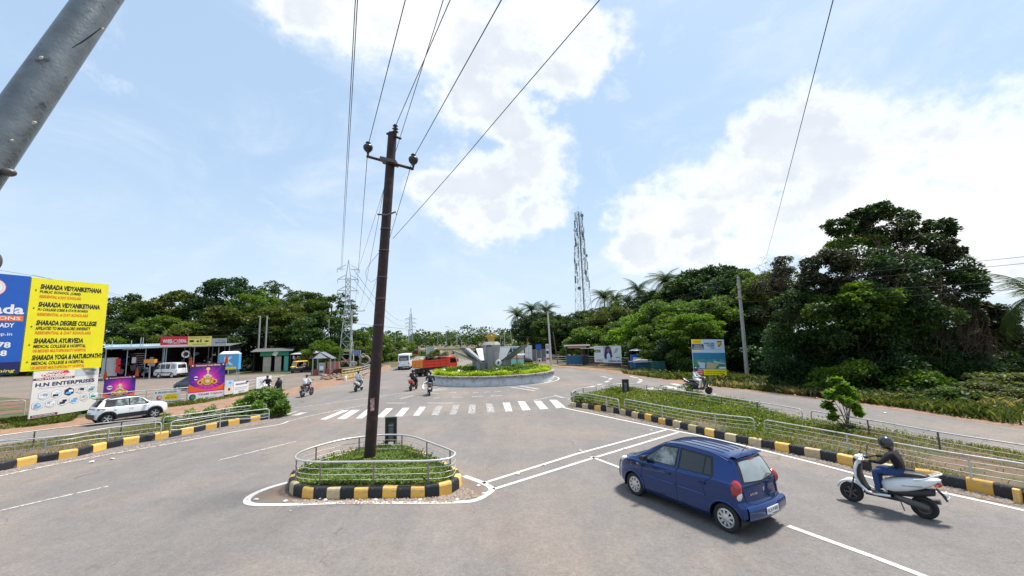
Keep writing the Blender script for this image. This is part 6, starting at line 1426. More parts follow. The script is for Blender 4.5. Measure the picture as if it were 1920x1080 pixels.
def festival(label,A,Bq,z0,z1,full):
 f=Board('festival_poster',label,'poster',A,Bq,z0,z1,FM,.04)
 f.rect(0,.90,1,1.0,pm('plum',(.16,.01,.06)));f.text('Brahmashree Yuvaka Mandala',.16,.925,.84,.97,W_,3,.02)
 f.disc(.07,.95,.06,W_,2);f.disc(.93,.95,.06,W_,2);b0=.20 if full else 0
 f.disc(.18,.60 if full else .50,.17,PURP,2);f.disc(.18,.60 if full else .50,.15,W_,3);f.rect(.11,(.58 if full else .48),.25,(.62 if full else .53),PURP,4)
 f.poly([(0,b0),(1,b0),(1,b0+.22),(.85,b0+.14),(.6,b0+.07),(.4,b0+.08),(.15,b0+.16),(0,b0+.25)][::1],FLAME,1)
 cz=b0+(.30 if full else .25)
 # plain golden crest
 for(u,v,r,m,l_)in((.5,cz,.34,PURP,2),(.5,cz,.30,GOLD,3),(.5,cz,.22,DRED,4),(.5,cz,.19,GOLD,5),(.5,cz,.10,CREAM,6),(.30,cz-.02,.17,GOLD,3),(.70,cz-.02,.17,GOLD,3),(.36,cz+.05,.10,GOLD,3),(.64,cz+.05,.10,GOLD,3),(.30,cz-.02,.08,DRED,5),(.70,cz-.02,.08,DRED,5),(.5,cz+.17,.12,CREAM,3),(.42,cz+.13,.09,CREAM,3),(.58,cz+.13,.09,CREAM,3),(.5,cz+.26,.07,CREAM,3),(.5,cz+.34,.12,pm('glow_yellow',(.9,.7,.25)),3)):
  f.disc(u,v,r*(f.w/2.2),m,l_,14)
 if full:
  f.rect(0,.20,1,.235,PINK,3);f.rect(0,0,1,.20,W_,3);f.disc(.12,.09,.22,K_,4);f.disc(.13,.09,.15,LEAFG,5);f.text('TEAM YAJNA',.26,.10,.95,.17,pm('team_red',(.35,.02,.05)),5,.01);f.text('TALAPADY',.45,.035,.78,.065,GY,5)
 f.posts((.02,.98),.025,MT['white_metal'],z1+.05);f.done()
 for u in(0.0,1.0):
  q=Vector((*A,0)).lerp(Vector((*Bq,0)),u);t=thing('saffron_flag','small orange flag tied at the %s of the %s purple poster'%('far post' if u else 'near post','tall' if full else 'wide'),'flag',(q.x,q.y,z1),0)
  b=MB().use(mat('saffron_cloth',(.80,.10,.02),.8));b.add([(0,0,.62),(.05,-.03,.62),(.20,-.05,.25),(.16,.04,-.08),(.0,0,-.06)],[(0,1,2,3,4)]);b.add([(0,.02,.62),(-.10,.05,.2),(-.14,.0,-.1),(.02,.02,-.05)],[(0,1,2,3)]);b.build('cloth',None,t)
  MB().use(MT['dark_steel']).cyl((0,0,-.3),(0,0,.66),.012,n=5).build('stick',None,t)
A=P(354,720,31.5);Bq=P(421,720,33.5);festival('tall purple and gold festival poster with a white team caption strip',(A.x,A.y),(Bq.x,Bq.y),P(354,752,31.5).z,P(354,683,31.5).z,True)
A=P(195,720,29.5);Bq=P(254,720,31);festival('wide purple and pink festival poster hanging just beyond the roof of the white car',(A.x,A.y),(Bq.x,Bq.y),P(195,748,29.5).z,P(195,708,29.5).z,False)
# --- banners tied to the verge railing
VR=[P(-60,775,25.5),P(45,775,26.5),P(130,770,28.0),P(240,765,30.0),P(300,757,31),P(352,752,32),P(425,744,35),P(480,735,38),P(532,727,42)]
VR=[Vector((p.x,p.y,0))for p in VR]
railing('verge_railing','white pipe railing on the verge hung with banners and posters',[VR[0:2],[VR[1]+Vector((.5,.9,0))]+VR[2:]],h=1.05,z0=0.0,bars=(.22,.48,.74),top_r=.03,bar_r=.022,post_every=2.4)
def banner(label,a,b_,zt,zb,face,deco,Y0,Y1):
 A=P(a,740,Y0);Bq=P(b_,740,Y1);f=Board('banner',label,'banner',(A.x,A.y-.12),(Bq.x,Bq.y-.12),zb,zt,face,.015);deco(f);return f.done()
def d1(f):f.text('MILAGRES COLLEGE',.18,.78,.84,.92,NV,2,.02);f.disc(.09,.85,.05,NV,2);f.rect(.38,.20,.90,.66,Y_,2);f.text('ADMISSIONS',.48,.50,.80,.60,O_,4);f.text('OPEN NOW',.42,.28,.86,.44,R__,4,.02);f.disc(.22,.42,.16,R__,2);f.disc(.24,.44,.10,CREAM,3);f.rect(0,0,1,.06,NV,2)
banner('white college banner with a yellow block, hung beside the tall purple poster',290,341,.98,.10,W_,d1,30.6,31.6)
def d2(f):f.rect(0,.5,1,1,PALEB,1);f.rect(.1,.1,.9,.55,CREAM,2);f.disc(.5,.35,.12,DRED,3);f.rect(.45,.75,.75,.9,SKYB,3)
banner('small pale blue picture banner tied directly beside the tall purple poster',423,438,1.35,.25,W_,d2,33.6,34.4)
def d3(f):f.text('SRI MAHALINGESHWARA',.12,.72,.90,.86,NV,2,.02);f.rect(.05,.50,.95,.53,GY,2);f.text('grama seva samithi',.1,.32,.85,.44,GY,2);f.text('Talapady',.3,.14,.7,.24,NV,2);f.rect(.8,.84,.98,.97,NV,2)
banner('crooked white banner with a navy heading, between two other banners',439,467,1.15,.12,W_,d3,34.6,36.4)
def d4(f):f.text('HEALTH CAMP',.12,.66,.45,.82,PALEB,2);f.text('FREE',.55,.68,.9,.84,PALEB,2);f.rect(.1,.5,.9,.55,PALEB,2);f.text('date and venue',.15,.25,.8,.38,PALEB,2)
banner('white banner with pale lines behind the motorcyclist by the shrub',481,509,1.25,.15,W_,d4,38,40)
# --- K box
p=G(429,719);kb=thing('advertising_box','blue and white box sign with a big letter K, standing on thin legs','sign',(p.x,p.y,0),radians(25))
b=MB().use(SKYB);b.box((0,0,2.45),(1.9,1.5,1.75));b.use(W_);b.box((0,0,3.36),(1.92,1.52,.10));b.add([(-.9,-.7,3.42),(.9,-.7,3.42),(.7,0,3.65),(-.7,0,3.65),(.9,.7,3.42),(-.9,.7,3.42)],[(0,1,2,3),(3,2,4,5),(0,3,5),(1,4,2)]);b.build('box',None,kb)
b=MB();letters(b,'K',W_,(-.45,2.1,.9,.95),y=-.76,bold=.05);b.use(Y_);b.add([(-.6,-.758,1.66),(.75,-.758,1.66),(.75,-.758,1.9),(-.6,-.758,1.9)],[(0,1,2,3)]);b.build('lettering',None,kb)
b=MB();letters(b,'K',W_,(-.42,2.1,.84,.95),bold=.05);b.xf(Matrix.Translation((-.956,0,0))@Matrix.Rotation(radians(-90),4,'Z'));b.build('lettering',None,kb)
for sx,sy in((-.8,-.6),(.8,-.6),(.8,.6),(-.8,.6)):MB().use(MT['white_metal']).cyl((sx,sy,0),(sx,sy,1.6),.035,n=6).build('leg',None,kb)
# --- academy hoarding
A=G(1308,716);Bq=G(1366,722);A=P(1305,705,33.5);Bq=P(1363,705,33.5);zt=P(1298,636,33.5).z;zb=P(1308,703,33.5).z
ac=Board('hoarding','leaning academy hoarding with a green aerial picture and yellow foot strip','hoarding',(A.x-.15,A.y),(Bq.x,Bq.y),zb,zt,pm('board_sky',(.50,.66,.80)),.08)
ac.rect(0,.87,.32,1,Y_);ac.text('ADMISSION',.05,.925,.28,.96,O_,3);ac.text('OPEN 2025',.05,.885,.28,.915,O_,3);ac.rect(0,.71,.36,.86,NV,2);ac.text('PreKG to',.08,.805,.30,.84,W_,4,.02);ac.text('Standard',.05,.765,.32,.80,W_,4,.02);ac.text('Residential',.04,.72,.34,.755,W_,4,.02);ac.rect(0,.66,.3,.69,pm('pale_yellow',(.8,.75,.3)),2)
ac.text('KUNIL ILMU',.38,.86,.70,.91,NV,3,.02);ac.text('ACADEMY',.46,.80,.70,.85,NV,3,.02);ac.text('NATEKAL',.54,.745,.70,.785,NV,3);ac.poly([(.78,.95),(.92,.95),(.92,.83),(.85,.78),(.78,.83)][::-1],GOLD,3);ac.rect(.78,.92,.92,.95,K_,4);ac.poly([(.80,.80),(.85,.88),(.85,.79)][::-1],K_,4);ac.poly([(.86,.86),(.91,.91),(.91,.84)][::-1],K_,4)
ac.text('PU & DEGREE COLLEGE',.40,.70,.90,.72,GY,3)
def aerial():
 m=mat('aerial_picture',(.03,.20,.14),.5,col2=(.16,.36,.34),c2s=3.2,c2t=(.42,.62),var=.25,vscale=5);return m
ac.rect(0,.16,1,.60,aerial(),2);ac.rect(0,.44,1,.62,pm('aerial_blue',(.02,.20,.36)),3)
ac.poly([(.12,.20),(.34,.18),(.36,.34),(.15,.36)],PALEB,4);ac.poly([(.38,.18),(.62,.17),(.80,.32),(.42,.36)],SAND,4);ac.poly([(.62,.36),(.95,.30),(.95,.33),(.64,.40)],PALEB,5);ac.rect(.78,.18,.98,.23,W_,4);ac.poly([(.30,.40),(.5,.44),(.7,.40),(.5,.37)],TEAL,5);ac.poly([(0,.16),(.1,.16),(.2,.24),(0,.5)],LEAFG,4)
ac.rect(0,0,.30,.14,R__,2);ac.text('ADMISSION',.04,.08,.26,.12,W_,4,.02);ac.text('OPEN 2025',.04,.02,.26,.065,W_,4,.02);ac.rect(.30,0,1,.15,Y_,2);ac.text('94 80 05 24 14 / 97 41 90 74 44',.34,.085,.94,.115,K_,4);ac.text('www.kunilacademy.org, Natekal',.34,.03,.90,.06,K_,4)
ac.posts((.15,.5,.85),.05,MT['concrete']);o=ac.done();o.rotation_euler=(radians(-3),radians(2.0),o.rotation_euler.z)
# --- black and white hoarding
Yb=57;A=P(1115,680,Yb);Bq=P(1166,680,Yb-3);zt=P(1115,649,Yb).z;zb=P(1115,688,Yb).z
bw=Board('hoarding','grey and white hoarding with a dark portrait of a person between railings','hoarding',(A.x,A.y),(Bq.x,Bq.y),max(zb,.4),zt,pm('board_pale',(.60,.66,.70)),.08)
bw.rect(.36,.25,.66,1.0,GY,1);bw.poly([(.36,.3),(.50,.28),(.68,.4),(.66,.7),(.58,.97),(.50,.99),(.43,.9),(.40,.6)],NV,2);bw.disc(.53,.80,.38,K_,3);bw.disc(.54,.76,.24,MT['skin'],4);bw.poly([(.47,.26),(.60,.26),(.60,.52),(.54,.64),(.48,.52)],PALEB,4);bw.rect(.0,.64,.25,.80,NV,2);bw.text('NOW OPEN',.03,.73,.22,.77,Y_,4);bw.text('ADMISSION',.03,.67,.22,.71,W_,4)
bw.text('EXCELLENCE CENTRE',.06,.90,.36,.94,GY,3);bw.text('ADMISSIONS OPEN',.52,.12,.96,.21,NV,3,.03);bw.rect(0,0,.34,.09,DRED,2);bw.rect(.34,0,1,.06,NV,2);bw.text('2025-26',.8,.34,.96,.41,NV,3,.02);bw.rect(.08,.15,.30,.25,GY,2);bw.poly([(.72,.55),(.86,.66),(.92,.90),(.80,.84)],GY,2);bw.disc(.33,.32,.25,W_,3);bw.disc(.33,.3,.12,SKYB,4)
bw.posts((.06,.5,.94),.05);bw.done()
# --- far right-hand boards beyond the roundabout
def upright(label,px,pw,py0,py1,Y,face,deco=None,name='upright_board'):
 A=P(px,670,Y);Bq=P(px+pw,670,Y);z0=P(px,py1,Y).z;z1=P(px,py0,Y).z;f=Board(name,label,'board',(A.x,A.y),(Bq.x,Bq.y),max(z0,.05),z1,face,.08)
 if deco:deco(f)
 f.posts((.1,.9),.04,MT['white_metal']);return f.done()
upright('tall white sheet board with a grid of faint panels past the roundabout',985,13,648,681,74,W_,lambda f:[f.rect(.05,v,.95,v+.01,GY,2)for v in(.3,.55,.8)]+[f.rect(.48,.05,.51,.95,GY,2)])
upright('narrow pale board beside the tall white sheet board',976,7,650,672,76,pm('board_mint',(.5,.62,.60)))
upright('small bright blue board high on the grey hoarding wall',1005,11,646,656,72,B_)
upright('poster strip fixed beside the farthest roadside pole',1024,6,645,682,64,W_,lambda f:(f.rect(.1,.75,.9,.95,GY,2),f.rect(.1,.5,.9,.65,NV,2),f.rect(.1,.2,.9,.3,R__,2)))
upright('long grey hoarding wall seen behind the tall white board',995,36,655,684,75,mat('grey_sheet',(.16,.17,.17),.7,var=.2,col2=(.35,.36,.36),c2s=.6,c2t=(.55,.65)))
upright('tilted small white poster leaning on the grey hoarding wall',1008,7,672,680,70,W_,lambda f:f.rect(.2,.2,.7,.7,K_,2))
upright('dark red and black hoarding standing over the white bus',765,19,644,665,118,pm('hoarding_dark',(.03,.025,.03)),lambda f:(f.rect(0,0,1,.42,DRED,1),f.text('OPEN',.2,.6,.8,.75,W_,3,.02),f.text('NEW SHOWROOM',.15,.35,.95,.5,W_,3,.02),f.rect(.05,.82,.3,.95,R__,2)),'hoarding')
upright('blank white hoarding in the distance past the truck',800,14,650,672,128,mat('white_sheet',(.55,.57,.56),.6),None,'hoarding')
upright('grey white sheet board at the kerb past the bus',705,32,680,690,88,W_,lambda f:[f.rect(u,0,u+.01,1,GY,2)for u in(.2,.4,.6,.8)])
upright('blue and white traffic board on the pylon pole',660,16,657,667,70,W_,lambda f:(f.rect(.02,.05,.98,.95,B_,2),f.text('TALAPADY',.1,.55,.9,.8,W_,4,.02),f.text('MANGALORE',.1,.2,.9,.45,W_,4,.02)))
upright('pale yellow strip board tied across the lattice pylon',635,25,655,660,71.5,pm('strip_yellow',(.6,.62,.25)),None)
upright('small white square sign on a thin post by the kiosk',615,5,655,664,66,W_,lambda f:f.rect(.4,.2,.6,.7,K_,2))
# ------------------------------------------------------------------ roundabout
CX,CY,CR=-2.3,41.9,6.3
WALLM=mat('ring_wall_paint',(.52,.53,.54),.8,var=.14,vscale=2,col2=(.34,.33,.32),c2s=2.5,c2t=(.5,.7),bump=.2,bscale=14)
COPE=mat('coping_stone',(.30,.27,.23),.9,var=.2,vscale=3,col2=(.12,.11,.10),c2s=2.0,c2t=(.5,.65),bump=.4,bscale=14)
rt=thing('roundabout_wall','low circular plastered wall of the roundabout filled with lime green plants','wall',(CX,CY,0))
MB().lathe([(CR,0),(CR,.74),(CR-.30,.74)],n=72).build('wall',WALLM,rt)
NSEG=48
for i in range(NSEG):
 b=MB().use(COPE);rows=[]
 for k in range(4):
  a=2*pi*(i+(.03 if k==0 else(.97 if k==3 else k/3)))/NSEG;rows.append([((CR+o)*cos(a),(CR+o)*sin(a),z)for o,z in((-.34,.74),(.07,.742),(.10,.76),(.10,.88),(.07,.91),(-.34,.91),(-.34,.74))])
 b.grid(rows,smooth=False);n_=7;b.add(rows[0]+rows[-1],[tuple(range(n_)),tuple(range(2*n_-1,n_-1,-1))],smooth=False);b.build('coping_stone',None,rt)
b=MB();b.prism([(CX+(CR-.3)*cos(2*pi*i/48),CY+(CR-.3)*sin(2*pi*i/48))for i in range(48)],0,.80,sides=False);o=b.build('roundabout_soil',EARTH);o['kind']='structure'
line([(CX+(CR+.45)*cos(a),CY+(CR+.45)*sin(a))for a in[radians(150+250*i/60)for i in range(61)]],.14,PW,sm=False)
rr_=np.random.default_rng(3);n=26000;a=rr_.uniform(0,2*pi,n);r=CR-.35-np.abs(rr_.normal(0,.6,n));q=np.stack([CX+r*np.cos(a),CY+r*np.sin(a)],1)
kp=(np.sin(a*7)+np.sin(a*3+1)+rr_.normal(0,.6,n)>-.9)&(r>2.5);q=q[kp]
V=leaf_quads(np.column_stack([q,.82+rr_.random(len(q))**.8*(.36+.2*vnoise2(q,2.5,4))]),rr_.uniform(.12,.26,len(q)),.3,.35);stuffobj('lime_plants',V,4,LF['lime'],'band of lime yellow foliage plants along the rim of the roundabout','plants')
n=14000;a=rr_.uniform(0,2*pi,n);r=rr_.uniform(1.5,CR-1.3,n);q=np.stack([CX+r*np.cos(a),CY+r*np.sin(a)],1);hh=.8+rr_.random(n)*(.35+.35*(np.sin(a*4)>.2))
stuffobj('dark_plants',leaf_quads(np.column_stack([q,hh]),rr_.uniform(.12,.28,n),.5,.4),4,LF['mid'],'darker green plants inside the ring around the monument','plants')
for i,(px,py,lab)in enumerate(((833,697,'white garden lamp nearest the truck on the roundabout'),(860,699,'white garden lamp second from the truck'),(867,694,'small white garden lamp behind the second one'),(932,696,'white garden lamp under the round emblem'),(981,688,'white garden lamp on the far side of the roundabout'))):
 p=G(px,py,1.1);t=thing('garden_lamp',lab,'garden lamp',(p.x,p.y,.8),0,'garden lamps on the roundabout');MB().use(MT['white_paint']).cyl((0,0,0),(0,0,.30),.10,.12,10).build('post',None,t);MB().use(MT['white_paint']).ell((0,0,.42),(.15,.15,.16),12,8).build('lamp_shade',None,t)
MON=mat('monument_concrete',(.33,.315,.295),.85,var=.2,vscale=1.2,col2=(.17,.16,.15),c2s=1.1,c2t=(.48,.66),bump=.4,bscale=12)
MONL=mat('petal_granite',(.28,.29,.30),.5,var=.1,vscale=2)
MOND=mat('petal_edge',(.05,.05,.055),.5)
mn=thing('monument','concrete monument with slanting petal slabs and a golden crest on top','monument',(CX,CY,.80))
b=MB().use(MON);rings=[]
for z,w in((0,.74),(1.0,.76),(2.0,.90),(2.75,1.0),(3.05,.74),(3.08,.0)):rings.append([(w*cos(pi/8+2*pi*k/8),w*sin(pi/8+2*pi*k/8),z)for k in range(9)])
b.grid(rings,smooth=False);b.build('column',None,mn)
petals=[(188,3.9,2.35,1.5),(205,3.1,2.55,1.6),(160,2.9,2.45,1.6),(264,1.30,2.75,.5),(-22,3.6,2.65,1.7),(15,3.1,2.4,1.6),(60,2.6,2.4,1.5),(115,2.6,2.4,1.5)]
for ang,ro,zo,w in petals:
 a=radians(ang);b=MB().use(MONL);r0,z0=.95,1.05;k=min(1,w/1.5);
 r0,z0=(1.35,1.15)if k>.5 else(.95,.2);sec=[(r0,z0),(ro,zo),(ro+.04,zo-.17),(r0+.12,z0-.17)]
 if k>.5:pr=MB().use(MONL);pr.box((r0+.35,0,.6),(.28,w*.9,1.25));pr.use(MON);pr.box((r0-.2,0,.5),(.9,w*.25,1.0));pr.xf(Matrix.Rotation(a,4,'Z'));pr.build('petal_pier',None,mn)
 hw=w/2;vs=[(x,-hw,z)for x,z in sec]+[(x,hw,z)for x,z in sec];n_=len(sec)
 b.add(vs,[tuple(range(n_)),tuple(range(2*n_-1,n_-1,-1))],smooth=False);b.add(vs,[(i,n_+i,n_+(i+1)%n_,(i+1)%n_)for i in range(n_)if i not in(1,)],smooth=False)
 b.use(MOND);b.add(vs,[(1,n_+1,n_+2,2)],smooth=False);b.box(((r0+ro)/2+.03,-hw-.012,(z0+zo)/2-.09),(sqrt((ro-r0)**2+(zo-z0)**2),.02,.13),rot=(0,-atan2(zo-z0,ro-r0),0))
 b.xf(Matrix.Rotation(a,4,'Z'));b.build('petal',None,mn)
b=MB().use(MT['print_white']);b.lathe([(.30,-.05),(.30,.03),(.27,.05),(0,.05)],n=28);b.use(K_);b.ell((0,0,.055),(.09,.13,.015));b.ell((.05,.09,.055),(.06,.05,.015));b.ell((-.05,-.10,.055),(.07,.05,.015));b.build('emblem_disc',None,mn,(.75,-1.75,1.0),(radians(90),0,0))
MB().use(MT['dark_steel']).cyl((.75,-1.72,0),(.75,-1.72,.8),.03).build('emblem_post',None,mn)
GO=mat('gold_paint',(.50,.32,.07),.45,.4)
b=MB().use(GO);b.box((0,0,3.20),(.62,.5,.28));b.box((0,0,3.38),(.8,.6,.08));b.build('crest_base',None,mn)
cr=thing
b=MB().use(GO)
for sg in(1,-1):
 for k in range(4):b.add([(0,-.02,3.42),(sg*(.75-.12*k),-.03+.03*k,3.60+.07*k),(sg*(.45-.1*k),-.03+.03*k,3.70+.09*k),(0,0,3.62)],[(0,1,2,3)],smooth=False);
 b.box((sg*.32,0,3.56),(.55,.16,.14),rot=(0,-sg*.25,0))
b.ell((0,0,3.6),(.16,.14,.22));b.build('crest',None,mn)
b=MB().use(mat('crest_brown',(.10,.04,.02),.6));b.tube([(0,0,3.5),(.02,0,3.8),(.14,0,4.05)],[.09,.07,.02],6);b.tube([(0,0,3.6),(-.08,0,3.85),(-.12,0,3.95)],[.06,.04,.02],6);b.build('crest_figure',None,mn)
# ------------------------------------------------------------------ marker posts in the medians
MKM=mat('marker_black',(.015,.02,.02),.5);
def marker(label,p,h,rz):
 t=thing('marker_post',label,'marker post',p,rz)
 for sx in(-.15,.15):
  MB().use(MKM).box((sx,0,h/2),(.10,.14,h)).build('leg',None,t)
 MB().use(MKM).box((0,0,h-.09),(.20,.139,.18)).build('top_box',None,t)
 b=MB().use(mat('marker_grey',(.20,.22,.22),.6));b.box((0,.04,h*.48),(.195,.04,h*.7));b.build('reflector_plate',None,t)
 b=MB().use(MT['steel']);b.box((0,-.03,h*.72),(.20,.03,.03));b.build('cross_strap',None,t)
p=G(733,834,.3);marker('black double marker post behind the rusty pole on the triangular island',(p.x,p.y,.27),P(733,782,p.y).z-.27,.1)
p=G(1174,741,.3);marker('black marker post on the tip of the grassy median',(p.x,p.y,.25),P(1173,711,p.y).z-.25,.0)
# ------------------------------------------------------------------ poles, pylons, wires
def PZ(px,py,z):
 d=ray(px,py);t=(z-H0)/d[2];return Vector((d[0]*t,d[1]*t,z))
RUST=mat('rusty_pole_paint',(.022,.009,.008),.6,.1,var=.2,vscale=3,col2=(.06,.018,.014),c2s=3.5,c2t=(.5,.62),bump=.3,bscale=30)
B0=G(692,857,.42);YP=B0.y;TP=P(736,250,YP+.1)
mp_=thing('utility_pole','rusty dark steel power pole leaning on the triangular island','power pole',(B0.x,B0.y,0));o0=Vector((B0.x,B0.y,0))
b=MB().use(RUST);b.tube([Vector((0,0,.1)),(P(692,857,YP)-o0).lerp(TP-o0,.5),TP-o0],[.178,.165,.150],16);b.build('pole',None,mp_)
la,ra=P(688,293,YP+.15)-o0,P(775,317,YP-.15)-o0
MB().use(RUST).tube([la,ra],.05,4).build('cross_arm',None,mp_)
MB().use(MT['dark_steel']).box((la+ra)/2+Vector((0,-.05,0)),(.55,.42,.10),rot=(0,radians(16),0)).build('arm_clamp',None,mp_)
ta,tb=P(725,250,YP)-o0,P(752,260,YP)-o0;MB().use(RUST).tube([ta,tb],.045,4).build('top_bracket',None,mp_)
INS=mat('insulator_glaze',(.03,.022,.018),.3)
LI,RI,TI=P(690,283,YP+.15)-o0,P(775,306,YP-.15)-o0,P(741,250,YP)-o0
for c,big in((LI,1),(RI,1),(TI,0)):
 b=MB().use(INS)
 if big:b.lathe([(.03,-.15),(.05,-.05),(.11,0),(.155,.07),(.165,.15),(.14,.20),(.07,.23),(.06,.27),(.09,.29),(.06,.33),(0,.34)],c,n=16)
 else:b.lathe([(.03,-.05),(.05,.03),(.11,.05),(.05,.10),(.04,.14),(.105,.16),(.05,.21),(.04,.25),(.09,.27),(.04,.33),(0,.36)],c,n=16)
 b.build('insulator',None,mp_)
MB().use(MT['dark_steel']).tube([P(708,402,YP-.2)-o0,P(726,403,YP-.24)-o0,P(742,397,YP-.2)-o0,P(744,402,YP-.2)-o0],.03,6).build('bracket',None,mp_)
for py in(430,470,520,560,610):
 c=P(692+(857-py)*.0725,py,YP)-o0;MB().use(MT['dark_steel']).lathe([(.172,-.015),(.176,0),(.172,.015)],c,n=16).build('band',None,mp_)
b=MB().use(mat('old_notice',(.35,.10,.08),.8,var=.3,col2=(.5,.4,.38),c2s=14,c2t=(.5,.6)))
for py,w in((752,.16),(762,.2)):
 rows=[[(B0.x*0+(P(699,py,YP).x-B0.x)+.181*sin(t)*1.0,-.183*cos(t)-.0,P(699,py+dz,YP).z)for t in[radians(-5+40*i/5)for i in range(6)]]for dz in(7,-7)];b.grid(rows)
b.build('torn_notice',None,mp_)
WIRE=mat('wire',(.02,.022,.028),.5)
WN=[0]
def wire(label,pts,r=.012,sag=0.,n=24,group='overhead wires'):
 if len(pts)==2:
  a,c=Vector(pts[0]),Vector(pts[1]);pts=[a.lerp(c,i/n)-Vector((0,0,sag*4*(i/n)*(1-i/n)))for i in range(n+1)]
 else:pts=curve2(pts,8)
 o=MB().use(WIRE).tube(pts,r,5).build('overhead_wire');return tag(o,label,'wire',group)
def beyond(a,c,L_):
 a=Vector(a);c=Vector(c);return c+(c-a).normalized()*L_
LIw,RIw,TIw=LI+o0+Vector((0,0,.2)),RI+o0+Vector((0,0,.2)),TI+o0+Vector((0,0,.25))
for a,(px,py),lab in((LIw,(760,0),'wire running overhead from the higher end of the cross arm'),(RIw,(940,0),'wire running overhead from the lower end of the cross arm'),(TIw,(844,0),'wire running overhead from the top insulator of the rusty pole')):
 c=PZ(px,py,a.z-.25);e=beyond(a,c,22);wire(lab,[a,c,e],.011)
a=P(737,447,YP);c=PZ(1124,0,8.6);wire('thin stay wire rising from the rusty pole across the big cloud',[a,a.lerp(c,.5)-Vector((0,0,.04)),c,beyond(a,c,20)],.008)
# pylon
def lattice(name,label,cat,base,rz,H,w0,w1,nb,arms,m,r=.06,peak=0.,grp=None,kink=None):
 t=thing(name,label,cat,base,rz,grp);W=lambda z:w0+(w1-w0)*min(1,z/(kink or H))
 cs=[(-1,-1),(1,-1),(1,1),(-1,1)]
 for sx,sy in cs:
  MB().use(m).tube([(sx*W(z)/2,sy*W(z)/2,z)for z in([0,kink,H]if kink else[0,H])],r,4).build('leg',None,t)
 zs=[0];z=0
 while z<H-.4:z+=max(W(z)*1.0,H/nb);zs.append(min(z,H))
 b=MB().use(m)
 for i in range(len(zs)-1):
  za,zb=zs[i],zs[i+1]
  for k in range(4):
   p,q=cs[k],cs[(k+1)%4]
   A_,B_2=Vector((p[0]*W(za)/2,p[1]*W(za)/2,za)),Vector((q[0]*W(zb)/2,q[1]*W(zb)/2,zb));C_,D_=Vector((q[0]*W(za)/2,q[1]*W(za)/2,za)),Vector((p[0]*W(zb)/2,p[1]*W(zb)/2,zb))
   b.tube([A_,B_2],r*.55,3,caps=False);b.tube([C_,D_],r*.55,3,caps=False);b.tube([D_,B_2],r*.5,3,caps=False)
 b.build('bracing',None,t)['kind']='stuff'
 for z,aw in arms:
  for sg in(1,-1):
   b=MB().use(m);e=Vector((sg*aw,0,z))
   for sy in(1,-1):b.tube([(sg*W(z)/2,sy*W(z)/2,z),e],r*.7,3);b.tube([(sg*W(z)/2,sy*W(z)/2,z+.75),e],r*.6,3)
   b.tube([e,e-Vector((0,0,.6))],r*.9,5);b.build('cross_arm',None,t)
 if peak:
  b=MB().use(m)
  for sx,sy in cs:b.tube([(sx*w1/2,sy*w1/2,H),(0,0,H+peak)],r*.8,3)
  b.build('peak',None,t)
 return t
GS=mat('galvanised_lattice',(.42,.46,.46),.5,.4);GS2=mat('far_lattice',(.38,.42,.44),.6)
p=G(649,693);hT=P(651,487,p.y).z;YT=p.y
lattice('lattice_pylon','tall grey lattice power pylon at the corner by the tyre stall','pylon',(p.x,p.y,0),radians(20),hT-3.2,2.5,.75,17,[(P(651,505,YT).z,1.75),(P(651,524,YT).z,1.65),(P(651,545,YT).z,1.6)],GS,.055,3.2,kink=(hT-3)*.72)
p2=P(770,660,205);lattice('far_pylon','small distant lattice pylon above the dark red hoarding','pylon',(p2.x,p2.y,0),.3,19.0,2.6,.8,12,[(P(770,598,205).z,2.6),(P(770,606,205).z,2.6),(P(770,613,205).z,2.4)],GS2,.12,3)
# telecom tower
p3=P(1098,660,100);tt=lattice('telecom_tower','tall telecom mast crowded with antennas rising over the wood','mast',(p3.x,p3.y,0),.35,P(1077,398,100).z,3.7,1.2,26,[],mat('mast_steel',(.30,.33,.34),.5,.3),.05)
rr=random.Random(3);HH=P(1077,398,100).z;AM=mat('antenna_white',(.62,.66,.66),.5);AM2=mat('antenna_teal',(.10,.17,.18),.5)
for k in range(46):
 z=HH-1.0-(k//4)*1.6-rr.uniform(0,.8);a=k*pi/2+rr.uniform(-.3,.3);W_2=3.7+(1.2-3.7)*z/HH;R_1=W_2*.62+.3
 b=MB().use(AM if k%3 else AM2)
 if k%7==3:b.cyl((0,0,0),(.25*cos(a),.25*sin(a),0),.45,n=14)
 else:b.box((0,0,0),(.28,.20,rr.uniform(1.3,2.2)),rot=(0,0,a))
 b.use(MT['steel']);b.tube([(0,0,0),(-.5*cos(a),-.5*sin(a),0)],.04,4);b.build('antenna',None,tt,(R_1*cos(a),R_1*sin(a),z))
MB().use(MT['dark_steel']).tube([(.3,0,0),(.1,0,HH)],.16,6).build('cable_run',None,tt);MB().use(MT['steel']).tube([(0,0,HH),(0,0,HH+1.6)],.04,4).build('lightning_rod',None,tt)
